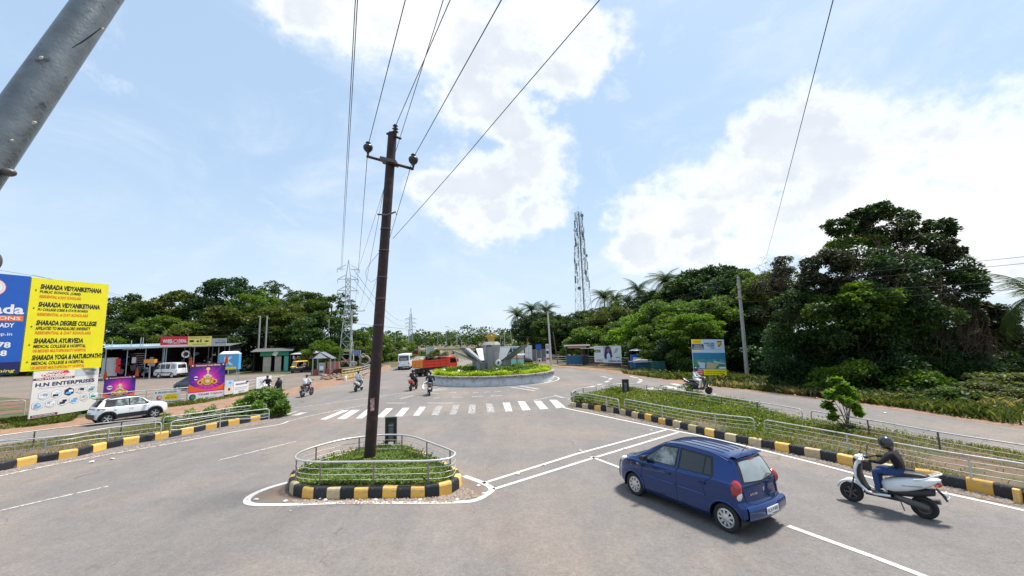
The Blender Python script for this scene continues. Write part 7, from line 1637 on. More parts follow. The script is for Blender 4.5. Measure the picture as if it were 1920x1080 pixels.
# poles
CP=mat('pole_concrete',(.40,.38,.35),.85,var=.15,vscale=2,bump=.3,bscale=20);CPW=mat('pole_pale',(.55,.55,.52),.8,var=.1)
def pole(label,pb,pt,r=.14,m=None,arm=None,depth=None,name='concrete_pole',parts=None,grp='roadside power poles',taper=.75):
 if depth:B=P(pb[0],660,depth);B.z=0
 else:B=G(*pb)
 T=P(pt[0],pt[1],B.y)-Vector((B.x,B.y,0));t=thing(name,label,'pole',(B.x,B.y,0),0,grp)
 MB().use(m or CP).tube([(0,0,-.1),T*.5,T],[r,r*(1+taper)/2,r*taper],10).build('pole',None,t)
 if arm:
  for(dx0,dx1,dz)in arm:MB().use(MT['dark_steel']).tube([(T.x+dx0,0,T.z+dz),(T.x+dx1,0,T.z+dz)],.05,4).build('cross_arm',None,t)
  for(dx0,dx1,dz)in arm:
   for x in(dx0,(dx0+dx1)/2,dx1):MB().use(INS).lathe([(.03,0),(.06,.08),(.09,.12),(.05,.2),(0,.24)],(T.x+x,0,T.z+dz),n=8).build('insulator',None,t)
 return t,T+Vector((B.x,B.y,0))
_,tR=pole('leaning grey concrete pole on the far roadside in front of the vine covered trees',(1401,706),(1384,520),.17,CP)
for k,dz in enumerate((0,-1.0,-1.9)):
 o=MB().use(MT['dark_steel']).lathe([(.16,-.03),(.17,0),(.16,.03)],(0,0,0),n=10);o.build('band',None,_,((tR.x-_.location.x)*(1+dz/tR.z)*1.0,0,tR.z+dz-.15))
_,tA=pole('first of two paired concrete poles in front of the green petty shop',(484,690),(488,592),.15,CP,grp=None,depth=71)
_,tB=pole('second of two paired concrete poles, beside the green shutters',(497,690),(501,592),.15,CP,grp=None,depth=71)
_,tC=pole('slim pole rising out of the small bright tree',(614,690),(617,598),.11,CP,depth=74)
_,tD=pole('pale concrete pole with a wide cross arm right beside the lattice pylon',(656,692),(660,582),.19,CPW,arm=[(-.4,2.1,-.15),(-.3,1.0,-.7),(-.3,.8,-1.3)])
_,tE=pole('far roadside concrete pole at the end of the stall railing',(1034,686),(1027,584),.15,CPW,arm=[(-.9,.6,-.2)])
_,tF=pole('thin dark pole in the trees beside the farthest concrete pole',(1045,685),(1037,622),.12,MT['dark_steel'],depth=66)
_,tF2=pole('thin pale pole standing before the farthest palms',(962,680),(957,618),.12,CPW,depth=100,arm=[(-1.6,0,0)])
_,tF3=pole('pole of the far H frame beyond the monument',(946,680),(946,618),.12,CPW,depth=100)
for i,(px,pt,Y,lab)in enumerate(((685,626,120,'slim distant pole above the trees behind the rusty pole'),(741,622,120,'slim distant pole beside the airy tree over the bus'),(798,638,120,'dark distant pole in front of the white hoarding'),(821,622,150,'thin steel pole between the truck and monument'),(837,634,170,'thinner steel pole just right of the previous one'.replace('right of the previous one','next to the monument wings')),(766,618,150,'slim pole standing close to the distant pylon'),(938,628,130,'distant thin pole beside the crest of the monument'),(1010,628,90,'thin pole against the dark wood near the blue board'))):
 pole(lab,None and(0,0)or(px,660),(px,pt),.10,MT['steel']if i!=2 else MT['dark_steel'],depth=Y,arm=[(-.7,.7,-.5)])
 # twin arm street lights
def street_light(label,px,pt,Y,aw,grp='twin arm street lights on the far road'):
 B=P(px,660,Y);zt=P(px,pt,Y).z;t=thing('street_light',label,'street light',(B.x,Y,0),0,grp)
 MB().use(MT['steel']).tube([(0,0,0),(0,0,zt*.72)],[.12,.08],8).build('pole',None,t)
 for sg in(1,-1):
  MB().use(MT['steel']).tube(curve2([(0,0,zt*.70),(sg*aw*.25,0,zt*.86),(sg*aw*.6,0,zt*.96),(sg*aw,0,zt)],4),.05,5).build('arm',None,t)
  MB().use(MT['alloy']).box((sg*(aw+.25),0,zt),(.6,.2,.09),rot=(0,-sg*.1,0)).build('lamp_head',None,t)
street_light('nearest twin arm street light above the monument wings',857,612,92,2.1);street_light('second twin arm street light, smaller, beyond the nearest one',866,630,140,2.0);street_light('farthest and smallest twin arm street light',872,641,200,2.0)
# wires of the line by the pylon
wire('outermost wire from the rusty pole down to the pole beside the pylon',[LIw,tD+Vector((.4,0,.1))],.012,.9);wire('wire from the lower insulator down to the pole beside the pylon',[RIw,tD+Vector((2.0,0,.1))],.012,.9);wire('wire from the top insulator down to the pole beside the pylon',[TIw,tD+Vector((1.2,0,.1))],.012,.8)
wire('slack loop of wire hanging beside the rusty pole over the trees',[P(714,470,YP+6),P(690,500,YP+16),P(686,516,YP+20),P(695,528,YP+24),P(710,520,YP+22)],.013)
pa=P(637,506,YT);
for k,(x,xx)in enumerate(((666,639),(670,641))):
 e=PZ(x,0,14.5);wire('%s strand of the close pair passing overhead to the lattice pylon'%('outer','inner')[k],[P(xx,508,YT),beyond(P(xx,508,YT),e,20)],.016,.3)
e=PZ(828,0,12.5);wire('faint high line passing overhead just beside the top of the rusty pole',[P(665,525,YT),beyond(P(665,525,YT),e,20)],.012,.2)
wire('pylon line running off behind the rusty pole to the distant pylon',[P(664,506,YT),P(768,598,205)],.03,4);wire('lower pylon line to the distant pylon',[P(664,524,YT),P(768,606,205)],.03,4)
wire('long thin wire crossing the far sky behind the monument',[P(640,604,72),P(900,626,68),tE-Vector((0,0,.3))],.022);wire('second thin wire crossing low behind the monument',[P(960,630,75),tE-Vector((0,0,4.0))],.02)
e=PZ(1558,0,9.5);a=P(1437,480,35);wire('single thin wire dropping from high overhead into the trees',[a,beyond(a,e,15)],.009,.12,n=40)
R1=[]
for k,(z,y1,lab)in enumerate(((-.3,474,'topmost of four wires across the huge dark tree'),(-.8,487,'second of four wires across the huge dark tree'),(-1.5,522,'third of four wires across the huge dark tree'),(-2.3,537,'lowest of four wires across the huge dark tree'))):
 a=tR+Vector((0,0,z));c=P(1990,y1,16);wire(lab,[a,c],.010,.15)
 wire(lab.replace('across the huge dark tree','running from the leaning pole along the wood'),[a,tE+Vector((0,0,z))],.014,.8)
wire('upper wire sagging along the wood to the paired poles',[P(200,606,66),P(330,622,68),tA-Vector((0,0,2.2))],.028);wire('lower wire sagging along the wood to the paired poles',[P(200,624,64),P(330,631,68),P(430,628,72),tB-Vector((0,0,3.0)),P(560,610,78),tD-Vector((0,0,2.0))],.028)
wire('thin wire rising behind the yellow billboard',[P(-10,505,40),P(120,528,48),P(230,555,60)],.014)
wire('second thin wire behind the yellow billboard',[P(60,515,40),P(150,537,48),P(240,562,60)],.014)
# ------------------------------------------------------------------ near galvanised strut
GP=mat('galvanised_pipe',(.17,.18,.18),.36,.8,var=.3,vscale=9,col2=(.06,.06,.06),c2s=14,c2t=(.58,.72),bump=.15,bscale=50,spec=.6)
a1,a2=P(-40,324,2.05),P(205,-30,2.45);d_=(a2-a1).normalized()
st_=thing('steel_strut','thick scuffed galvanised steel pipe slanting across the top corner close to the viewer','pipe',a1)
MB().use(GP).tube([d_*-.6,Vector((0,0,0)),(a2-a1)*.5,a2-a1,(a2-a1)*1.8],.096,40).build('pipe',None,st_)
nrm=Vector((d_.z,0,-d_.x));c=(P(24,326,2.1)-a1)
MB().use(MT['dark_steel']).ell(c+Vector((0,-.02,0)),(.035,.03,.022),12,8).build('bolt',None,st_)
MB().use(MT['dark_steel']).ell(P(-10,490,2.1)-a1,(.022,.03,.05),12,8).build('end_knob',None,st_)
b=MB().use(mat('scuff_pale',(.60,.52,.42),.9))
for(px,py,s_)in((77,108,.010),(64,230,.010),(192,54,.008),(22,263,.007)):q=P(px,py,2.02+px*.0012)-a1;b.ell(q,(s_*1.4,.004,s_),8,6)
b.build('paint_speck',None,st_)['kind']='stuff'
b=MB().use(MT['black']);b.tube([P(x_,y_,2.02+x_*.0012)-a1 for x_,y_ in((135,90),(155,78),(172,66),(190,52))],[.002,.004,.004,.002],5);b.build('scratch',None,st_)
# ------------------------------------------------------------------ truck, bus, rickshaw
def truck():
 p=G(781,707);yaw=radians(47);t=thing('tipper_truck','orange and red tipper truck loaded with brush, behind the roundabout edge','truck',(p.x,p.y+.5,0),yaw);s_=.92;t.scale=(s_,s_,s_)
 OR=mat('truck_orange',(.75,.26,.02),.5,var=.12,col2=(.45,.18,.05),c2s=3,c2t=(.6,.7));RD=mat('truck_red',(.62,.05,.02),.5,var=.12)
 z0,z1=1.15,2.05;L_,wd=4.0,2.2
 MB().use(MT['dark_steel']).box((L_/2,0,1.10),(L_,wd*.95,.1)).build('bed_floor',None,t)
 for sg in(1,-1):MB().use(RD).box((L_/2,sg*wd/2,(z0+z1)/2),(L_,.06,z1-z0)).build('side_board',None,t)
 for sg in(1,-1):
  for x in(.1,1.0,1.95,2.9,3.85):MB().use(RD).box((x,sg*(wd/2+.05),(z0+z1)/2),(.10,.06,z1-z0)).build('side_rib',None,t)
  for z in(z0+.05,(z0+z1)/2,z1-.05):MB().use(RD).box((L_/2,sg*(wd/2+.046),z),(L_,.04,.09)).build('side_rib',None,t)
 MB().use(OR).box((-.03,0,(z0+z1)/2),(.06,wd+.1,z1-z0)).build('tailgate',None,t)
 for z in(z0+.05,(z0+z1)/2,z1-.05):MB().use(OR).box((-.08,0,z),(.05,wd+.1,.09)).build('tailgate_rib',None,t)
 for y in(-1.1,-.4,.4,1.1):MB().use(OR).box((-.09,y,(z0+z1)/2),(.05,.09,z1-z0)).build('tailgate_rib',None,t)
 MB().use(RD).box((L_,0,1.75),(.08,wd+.1,1.3)).build('headboard',None,t)
 b=MB().use(RD);b.extr([(4.2,.75),(5.75,.75),(5.80,1.35),(5.55,2.15),(5.35,2.35),(4.2,2.35)],-1.0,1.0);b.build('cab',None,t)
 for sg in(1,-1):MB().use(MT['glass_dark']).extr([(4.55,1.55),(5.60,1.55),(5.45,2.10),(4.55,2.15)],sg*1.0,sg*1.012).build('window',None,t);MB().use(MT['black']).box((5.7,sg*1.2,1.8),(.06,.2,.4)).build('mirror',None,t)
 MB().use(MT['glass_dark']).box((5.70,0,1.80),(.03,1.8,.6),rot=(0,radians(-16),0)).build('windscreen',None,t)
 b=MB().use(MT['dark_steel']);b.box((2.6,.4,.85),(5.4,.12,.22));b.box((2.6,-.4,.85),(5.4,.12,.22));b.build('chassis',None,t)
 for x,w in((.9,.45),(4.9,.26)):
  for sg in(1,-1):wheel(t,(x,sg*(1.05-w/2),.42),.42,w,sg,'steel','dark_steel',.55)
 MB().use(MT['black']).box((-.02,0,.62),(.1,2.0,.15)).build('rear_bumper',None,t)
 b=MB().use(mat('mudflap',(.05,.03,.025),.8));b.box((.25,.8,.6),(.03,.5,.7));b.build('mudflap',None,t);b=MB().use(MT['mudflap']);b.box((.25,-.8,.6),(.03,.5,.7));b.build('mudflap',None,t)
 pts,o,C=crown_points(1.8,.9,.5,12,2600,blob=.4,seed=8);me=np_mesh('brush_load',leaf_quads(pts+np.array([2.2,0,2.0]),rng.uniform(.12,.3,len(pts)),.3,.3,o),4,LF['brown']);o_=inst('brush_load',me,t);o_['kind']='stuff'
 MB().use(mat('sack',(.5,.36,.28),.9,var=.15)).ell((.9,.2,2.1),(.45,.4,.25),12,8).build('sack',None,t)
truck()
def bus():
 p=G(757,694);yaw=radians(100);t=thing('white_bus','white minibus driving away along the far road beneath the dark red hoarding','bus',(p.x,p.y,0),yaw);s_=.86;t.scale=(s_,s_,s_)
 S=CarShape(7.0,top=[(0,2.72),(.4,2.80),(6.4,2.80),(7,2.70)],belt=[(0,1.5),(7,1.5)],low=[(0,.5),(.6,.42),(6.4,.42),(7,.5)],wid=[(0,1.0),(.15,1.08),(6.8,1.08),(7,1.0)],wtop=[(0,.92),(.2,.98),(6.8,.98),(7,.9)],xr=[(.4,.05),(1,0),(2.8,.12)],xf=[(.4,0),(1.5,0),(2.8,.3)],edge=.14)
 b=MB().use(MT['white_paint']);S.body(b,[(1.5,.45,.52),(5.6,.45,.52)],60);b.build('body',None,t)
 b=MB().use(MT['glass_dark']);S.epan(b,[(-.85,1.62),(.85,1.62)],[(-.80,2.45),(.80,2.45)],0,.01);b.build('rear_window',None,t)
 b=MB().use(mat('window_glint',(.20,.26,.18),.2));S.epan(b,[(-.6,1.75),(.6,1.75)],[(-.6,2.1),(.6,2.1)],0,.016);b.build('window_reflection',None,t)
 for sg in(1,-1):
  for k in range(5):b=MB().use(MT['glass_dark']);S.pan(b,[(.4+k*1.25,1.6),(1.5+k*1.25,1.6)],[(.4+k*1.25,2.35),(1.5+k*1.25,2.35)],sg,.01,4,3);b.build('window',None,t)
  MB().use(MT['tail_red']).box((-.02,sg*.88,1.15),(.06,.16,.3)).build('tail_lamp',None,t)
  for x in(1.5,5.6):wheel(t,(x,sg*.95,.42),.42,.26,sg,'steel','dark_steel',.55)
 MB().use(MT['black']).box((-.04,0,.55),(.1,2.0,.18)).build('rear_bumper',None,t);MB().use(SKYB).box((-.015,.55,1.45),(.02,.3,.15)).build('decal',None,t)
 plate(t,'KA 19 C 1180',(-.06,0,.95),.5,.14,(0,0,radians(-90)));MB().use(MT['dark_steel']).box((3.5,0,.6),(6.4,1.6,.25)).build('underbody',None,t)
bus()
def auto():
 p=G(560,700);yaw=radians(-118);t=thing('auto_rickshaw','yellow and black auto rickshaw parked at the tea stall','auto rickshaw',(p.x,p.y+2.2,0),yaw);s_=1.0;t.scale=(s_,s_,s_)
 YL=mat('rickshaw_yellow',(.80,.50,.05),.4,coat=.4)
 b=MB().use(MT['black_paint']);loft(b,lsm([(.05,.75,.55,.30,0),(.4,.72,.64,.38,0),(1.4,.62,.64,.30,0),(1.9,.60,.60,.32,0),(2.25,.62,.45,.36,0),(2.5,.60,.25,.30,0)],3),18,pw=4);b.build('body',None,t)
 b=MB().use(YL);loft(b,lsm([(1.95,.98,.56,.10,0),(2.2,.95,.46,.14,0),(2.48,.88,.26,.12,0)],3),14,pw=4);b.build('front_panel',None,t)
 b=MB().use(YL);loft(b,lsm([(.02,1.62,.50,.10,0),(.2,1.72,.62,.12,0),(1.6,1.72,.62,.10,0),(1.95,1.66,.56,.10,0)],3),14,pw=4);b.build('roof',None,t)
 b=MB().use(MT['glass_pale']);b.extr([(1.98,1.08),(2.02,1.08),(1.90,1.60),(1.86,1.60)],-.50,.50);b.build('windscreen',None,t)
 for sg in(1,-1):
  b=MB().use(YL);b.tube([(2.03,sg*.55,1.0),(1.9,sg*.55,1.65)],.03,6);b.tube([(.9,sg*.62,.9),(.9,sg*.60,1.65)],.025,6);b.tube([(.1,sg*.6,.9),(.08,sg*.58,1.65)],.04,6);b.build('roof_pillar',None,t)
  wheel(t,(.45,sg*.55,.22),.22,.11,sg,'steel','dark_steel',.55);MB().use(MT['lamp_clear']).ell((2.38,sg*.26,.80),(.07,.08,.08)).build('headlamp',None,t)
  MB().use(MT['print_white']).box((2.30,sg*.33,.98),(.02,.16,.08)).build('decal',None,t)
 wheel(t,(2.25,0,.22),.22,.11,1,'steel','dark_steel',.55);MB().use(SEATM).box((.55,0,.85),(.5,1.0,.4)).build('seat',None,t)
 b=MB().use(MT['black_paint']);loft(b,[(2.12,.38,.10,.05,0),(2.3,.47,.11,.05,0),(2.5,.36,.08,.05,.4)],10);b.build('mudguard',None,t)
auto()
# ------------------------------------------------------------------ shops, stalls and small things
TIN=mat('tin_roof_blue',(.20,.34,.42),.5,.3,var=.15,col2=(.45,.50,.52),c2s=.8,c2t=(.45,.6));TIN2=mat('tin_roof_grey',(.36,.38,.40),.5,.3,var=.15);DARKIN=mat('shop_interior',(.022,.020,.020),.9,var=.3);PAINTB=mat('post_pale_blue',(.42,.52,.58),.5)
def corrug(mb,x0,x1,y0,y1,z0,z1,pitch=.25,amp=.03):
 n=max(2,int((x1-x0)/pitch*2));rows=[[(x0+(x1-x0)*i/n,y,z+(amp if i%2 else-amp))for i in range(n+1)]for y,z in((y0,z0),(y1,z1))];mb.grid(rows,smooth=False)
 rows=[[(a,b_,c-.03)for a,b_,c in r]for r in rows];mb.grid(rows,smooth=False,flip=True)
def shop(name,label,pl,pr,Y0,Y1,h,depth=5,roof=TIN,back=DARKIN,posts=(0,.5,1),fr=None,open_=True,side=None):
 A=P(pl,690,Y0);B=P(pr,690,Y1);d=B-A;w=Vector((d.x,d.y)).length;t=thing(name,label,'shop',(A.x,A.y,0),atan2(d.y,d.x))
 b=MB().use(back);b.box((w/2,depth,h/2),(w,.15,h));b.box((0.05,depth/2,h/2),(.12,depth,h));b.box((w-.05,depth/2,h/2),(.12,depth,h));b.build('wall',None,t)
 b=MB().use(roof);corrug(b,-.4,w+.4,-.9,depth+.3,h+.05,h+.55);b.build('roof',None,t)
 for u in posts:MB().use(PAINTB).tube([(u*w,0,0),(u*w,0,h)],.06,6).build('post',None,t)
 b=MB().use(mat('shop_floor',(.22,.16,.12),.9,var=.2));b.box((w/2,depth/2,.06),(w,depth,.12));b.build('floor',None,t)
 return t,w
 # tyre / repair shed under a tin roof
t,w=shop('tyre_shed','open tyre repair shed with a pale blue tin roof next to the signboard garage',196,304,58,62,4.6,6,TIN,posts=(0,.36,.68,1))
for k in range(9):
 for j in range(3):b=MB().use(MT['rubber']);b.lathe([(.20,-.08),(.32,-.09),(.34,0),(.32,.09),(.20,.08),(.20,-.08)],n=16);b.build('hung_tyre',None,t,(w*.40+k*.32,5.4,1.3+j*.75),(radians(90),0,0))
RM=mat('red_goods',(.16,.04,.04),.7,var=.4,vscale=9)
for k in range(7):b=MB().use(RM);b.box((w*.56,3.0,1.6+k*.33),(w*.24,.5,.12));b.use(W_);b.box((w*.56+k%2*.1,2.72,1.68+k*.33),(w*.2,.05,.07));b.build('goods_shelf',None,t)
b=MB().use(mat('sheet_white',(.50,.51,.50),.8,var=.1));b.box((w*.08,.1,1.9),(w*.26,.06,2.6));b.build('white_sheet_wall',None,t)
for u,v,m in((.22,2.6,R__),(.225,1.5,R__)):MB().use(m).box((w*u,-.1,v),(.5,.4,.9)).build('hanging_goods',None,t)
MB().use(TIN2).tube([(w*.27,-.6,4.3),(w*.50,-.6,4.3)],.07,6).build('lamp_bar',None,t)
b=MB().use(PAINTB);b.box((w*.5,-.95,4.55),(w*1.02,.06,.28));b.build('fascia',None,t)
for u in(.1,.42,.58,.62):MB().use(PAINTB).tube([(w*u,-.9,4.3),(w*u,-.9,6.0 if u>.5 else 5.6)],.05,5).build('roof_stub',None,t)
# garage with signboards
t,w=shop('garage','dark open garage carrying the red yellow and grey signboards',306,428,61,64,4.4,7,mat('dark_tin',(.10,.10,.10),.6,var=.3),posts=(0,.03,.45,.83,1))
MB().use(DARKIN).box((w*.5,5.5,1.0),(w*.6,.6,1.5)).build('counter',None,t)
for k,(u,z)in enumerate(((.08,2.4),(.3,1.9),(.55,2.4),(.72,2.1),(.66,1.4),(.16,1.6),(.88,2.9))):MB().use(MT['lamp_clear']).box((w*u,5.1,z),(.30,.08,.14)).build('hung_part',None,t)
c=(w*.33,-.2,3.35);b=MB().use(W_);b.lathe([(.55,-.06),(.55,.06),(.35,.08),(.32,-.02)],c,axis='Y',n=28);b.use(MT['rubber']);b.lathe([(.32,-.04),(.22,-.10),(.12,-.04),(0,-.04)],c,axis='Y',n=24);b.build('tyre_sign',None,t)
Ax=P(305,640,60);Bx=P(427,640,63.4);ang=atan2(Bx.y-Ax.y,Bx.x-Ax.x);n0=Vector((sin(ang),-cos(ang),0))*.9
def fsign(label,u0,u1,zt,zb,face,deco):
 a=Ax.lerp(Bx,u0)+n0;c=Ax.lerp(Bx,u1)+n0;f=Board('signboard',label,'signboard',(a.x,a.y),(c.x,c.y),zb,zt,face,.12);deco(f);f.posts((.1,.9),.04,MT['dark_steel'],zt-.05);return f.done()
Ax.z=0;Bx.z=0
fsign('red shop signboard with white lettering WHEEL DEAL',.0,.40,6.0,4.55,pm('sign_red',(.70,.02,.05)),lambda f:(f.rect(0,0,1,.16,W_,2),f.text('WHEEL',.08,.38,.45,.72,W_,3,.05),f.disc(.55,.52,.27,W_,3),f.disc(.55,.52,.20,R__,4),f.text('DEAL',.66,.38,.96,.72,W_,3,.05),f.text('WHEEL ALIGNMENT CENTRE',.3,.22,.72,.31,W_,3)))
fsign('yellow shop signboard with little dark vehicle pictures',.402,.76,5.95,4.55,pm('sign_yellow',(.85,.78,.18)),lambda f:(f.text('SHREEDURGA AUTO WORKS',.06,.78,.92,.92,R__,3,.02),f.disc(.16,.5,.30,K_,2,16,.16),f.rect(.08,.5,.25,.62,K_,3),f.disc(.42,.48,.16,K_,2),f.rect(.52,.38,.58,.68,K_,2),f.disc(.80,.48,.28,K_,2,16,.12),f.text('CAR BIKE SERVICE',.2,.12,.8,.22,K_,3)))
fsign('small grey shop signboard at the end of the row',.762,1.0,5.6,4.55,pm('sign_grey',(.42,.45,.44)),lambda f:(f.text('Cafe Hotspot',.4,.65,.9,.8,K_,3),f.text('SERVICE CENTRE',.25,.3,.95,.5,K_,3,.03)))
# petty shop, green fascia
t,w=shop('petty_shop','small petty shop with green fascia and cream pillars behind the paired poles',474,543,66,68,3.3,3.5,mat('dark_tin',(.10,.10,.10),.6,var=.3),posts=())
MB().use(mat('shop_green',(.02,.28,.16),.6)).box((w*.58,-.35,3.0),(w*.78,.12,.75)).build('fascia',None,t)
for u,ww,m in((.50,.22,mat('cream_wall',(.50,.44,.36),.8,var=.15)),(.20,.26,MT['cream_wall'])):MB().use(m).box((w*u+.9,0,1.25),(w*ww*.8,.2,2.5)).build('pillar',None,t)
for u in(.90,):MB().use(mat('mint_door',(.12,.48,.38),.6)).box((w*u,-.1,1.3),(w*.12,.08,2.5)).build('door',None,t)
MB().use(TEAL).box((w*.42,.1,1.6),(w*.13,.1,1.4)).build('shutter',None,t);MB().use(SKYB).box((w*.42,-.0,1.5),(w*.06,.1,.5)).build('poster',None,t)
b=MB().use(W_);b.box((w*.60,-.43,3.0),(w*.12,.03,.8),rot=(0,.5,0));b.build('fascia_emblem',None,t)
# tea stall
t,w=shop('tea_stall','tea stall with a tin canopy and packets hanging from the edge',551,592,68,68,2.7,3,TIN2,posts=(0,.6,1))
for k in range(14):MB().use((W_,GY,R__,GOLD)[k%4]).box((w*(.05+k*.065),-.6,2.25-(k%3)*.12),(.16,.05,.5)).build('hanging_packet',None,t)
MB().use(mat('stall_counter',(.03,.035,.05),.7)).box((w*.72,.4,.7),(w*.42,.8,1.3)).build('counter',None,t);MB().use(mat('tarp_red',(.45,.10,.08),.8)).add([(w*.35,-.9,3.5),(w*.95,-.9,3.4),(w*.66,-1.0,3.0)],[(0,1,2)]).build('tarpaulin',None,t)
# gabled kiosk
p=G(606,703);t=thing('kiosk','narrow gabled kiosk with a red brick base and a metal cabinet','kiosk',(p.x,p.y,0),.1)
b=MB().use(mat('slate_roof',(.14,.15,.19),.6));b.add([(-1.2,-1.0,2.55),(1.4,-1.0,2.2),(1.4,1.0,2.2),(-1.2,1.0,2.55),(-.2,-1.0,3.15),(-.2,1.0,3.15)],[(0,4,5,3),(4,1,2,5)]);b.add([(-1.2,-1.0,2.50),(-.2,-1.0,3.10),(-.2,1.0,3.10),(-1.2,1.0,2.50),(1.4,-1,2.15),(1.4,1,2.15)],[(0,3,2,1),(1,2,5,4)]);b.build('roof',None,t)
MB().use(W_).extr([(-1.05,2.3),(.8,2.3),(-.2,3.05)],-.92,-.86).build('gable',None,t)
for x,y in((-1.1,-.85),(1.2,-.85),(1.2,.85),(-1.1,.85)):MB().use(GY).box((x,y,1.2),(.12,.12,2.4)).build('post',None,t)
BRK=mat('red_tile_base',(.34,.08,.05),.8,var=.2,vscale=5)
for x,w_ in((-.85,.9),(.9,.8)):MB().use(BRK).box((x,-.6,.42),(w_,.5,.84)).build('base_wall',None,t)
b=MB().use(MT['print_grey']);b.box((.1,-.75,.85),(.75,.5,1.7));b.use(W_);b.box((.1,-1.01,1.0),(.5,.02,.5));b.use(K_);b.box((.1,-1.01,.5),(.5,.02,.2));b.build('cabinet',None,t)
p=G(625,697);b=MB().use(mat('pink_wall',(.46,.17,.12),.85,var=.12));b.box((0,0,.75),(1.8,.3,1.5));o=b.build('low_wall',None,None,(p.x,p.y,0));tag(o,'low pinkish red wall stub beside the gabled kiosk','wall')
# raised bank, stones, tyres
p=G(662,700);bk=MB().use(mat('mud_bank',(.10,.06,.035),.95,var=.3,vscale=2,bump=.8,bscale=5));
L_=curve2([G(628,703),G(650,699),G(680,695),G(700,690)],6);rows=[[(q.x+dx,q.y+dy,z)for q in L_]for dx,dy,z in((-.2,-1.2,0),(0,-.8,.5),(.1,-.3,.75),(.2,.8,.8),(.5,2.5,.6),(.6,3.2,0))];bk.grid(rows);o=bk.build('earth_bank');o['kind']='structure'
STN=mat('rubble_stone',(.24,.16,.12),.9,var=.3,vscale=4,bump=.6,bscale=8,objv=.35)
rr=random.Random(12);smesh=[]
for k in range(4):
 b=MB().use(STN);b.ell((0,0,0),(1,.8,.6),7,5);b.v=[(x*rr.uniform(.75,1.2),y*rr.uniform(.75,1.2),z*rr.uniform(.7,1.1))for x,y,z in b.v];b.sm=[False]*len(b.sm);smesh.append(b.mesh('stone'))
for k in range(60):
 p=G(rr.uniform(600,648),rr.uniform(703,713));s_=rr.uniform(.14,.34);o=inst('stone',smesh[k%4],None,(p.x,p.y,s_*.35),(rr.uniform(-.3,.3),rr.uniform(-.3,.3),rr.uniform(0,6)),(s_,)*3);tag(o,'rough reddish stone lying in the rubble strip below the kiosk','stone','rubble stones below the kiosk')
for i,(px,py,r,rot,lab)in enumerate(((684,676,.95,(radians(80),0,.3),'biggest pale tyre standing on the bank by the pylon'),(664,683,.52,(radians(85),0,-.2),'small white rimmed tyre standing on the bank'),(681,667,.42,(radians(70),.2,.1),'tyre fixed above the biggest one as a sign'),(676,669,.34,(radians(75),0,.4),'smallest tyre of the sign beside the pylon'))):
 p=P(px,py,71);m=mat('old_tyre',(.28,.25,.22),.9,var=.25);t=thing('old_tyre',lab,'tyre',(p.x,p.y,p.z));b=MB().use(m);b.lathe([(r*.62,-.1),(r*.95,-.12),(r,0),(r*.95,.12),(r*.62,.1),(r*.58,0),(r*.62,-.1)],n=26);b.build('tyre',None,t,None,rot)
 if i==1:MB().use(W_).lathe([(r*.6,.0),(0,.05)],n=20).build('white_disc',None,t,None,rot)
p=P(650,690,70);t=thing('market_table','little white table with red goods in front of the pylon foot','table',(p.x,p.y,.75));MB().use(W_).box((0,0,.45),(2.0,.7,.12)).build('table_top',None,t);MB().use(FLAME).box((0,0,.62),(1.3,.5,.25)).build('red_goods',None,t)
for sx in(-.9,.9):MB().use(GY).box((sx,0,.2),(.08,.6,.4)).build('leg',None,t)
# yellow barricades
YB=mat('barricade_yellow',(.55,.48,.10),.6,var=.15,col2=(.55,.5,.42),c2s=3,c2t=(.5,.6))
for i,(a,c,lab)in enumerate((((641,713),(663,709),'yellow street barricade closest to the rubble'),((663,709),(678,705),'middle yellow barricade of the short row'),((679,705),(693,699),'pale barricade nearest the rusty pole'))):
 A,B=G(*a),G(*c);d=B-A;w=d.length;t=thing('barricade',lab,'barricade',A,atan2(d.y,d.x),'barricades at the road corner');m=YB if i<2 else MT['white_metal']
 for z in(.25,.55,.85,1.15):MB().use(m).box((w/2,0,z),(w*.97,.05,.09)).build('rail',None,t)
 for u in(.03,.35,.66,.97):MB().use(m).box((u*w,0.05,.6),(.08,.05,1.2)).build('upright',None,t)
 for u in(.1,.9):MB().use(m).box((u*w,0,.05),(.06,.9,.06)).build('foot',None,t)
p=G(648,714);tag(MB().use(W_).lathe([(.12,0),(.14,.3),(.09,.5),(.04,.55),(0,.56)],n=12).build('white_can',None,None,(p.x,p.y,0)),'white can standing in front of the yellow barricade','can')
# parked two wheelers
def park(src,label,px,py,yaw,grp,remap=None,s=1.0):
 c=clone(src,None,remap);p=G(px,py);c.location=(p.x,p.y,.004);c.rotation_euler=(radians(7),0,yaw);tag(c,label,None,grp);return c
gp='two wheelers parked at the shops'
park(b2,'dark scooter parked in front of the tyre shed beside the white van',262,706,radians(200),gp);park(b3,'motorcycle parked behind the dark scooter at the tyre shed',272,703,radians(190),gp);park(b2,'scooter parked against the shed post',285,701,radians(215),gp,{'black_paint':MT['bluegrey_paint']})
park(b3,'motorcycle parked inside the garage mouth by the orange flag',365,700,radians(250),gp);park(b3,'motorcycle in the garage close to the white round tyre sign',378,699,radians(240),gp,{'black_paint':MT['bluegrey_paint']});park(b3,'motorcycle half hidden by the box sign',398,697,radians(260),gp)
park(b3,'black motorcycle parked under the trees past the box sign',447,697,radians(200),gp);park(b3,'motorcycle standing close to the first paired pole',462,696,radians(170),gp,{'black_paint':MT['red_paint']});park(b3,'motorcycle beside the stacked tyres at the shed end',205,708,radians(220),gp)
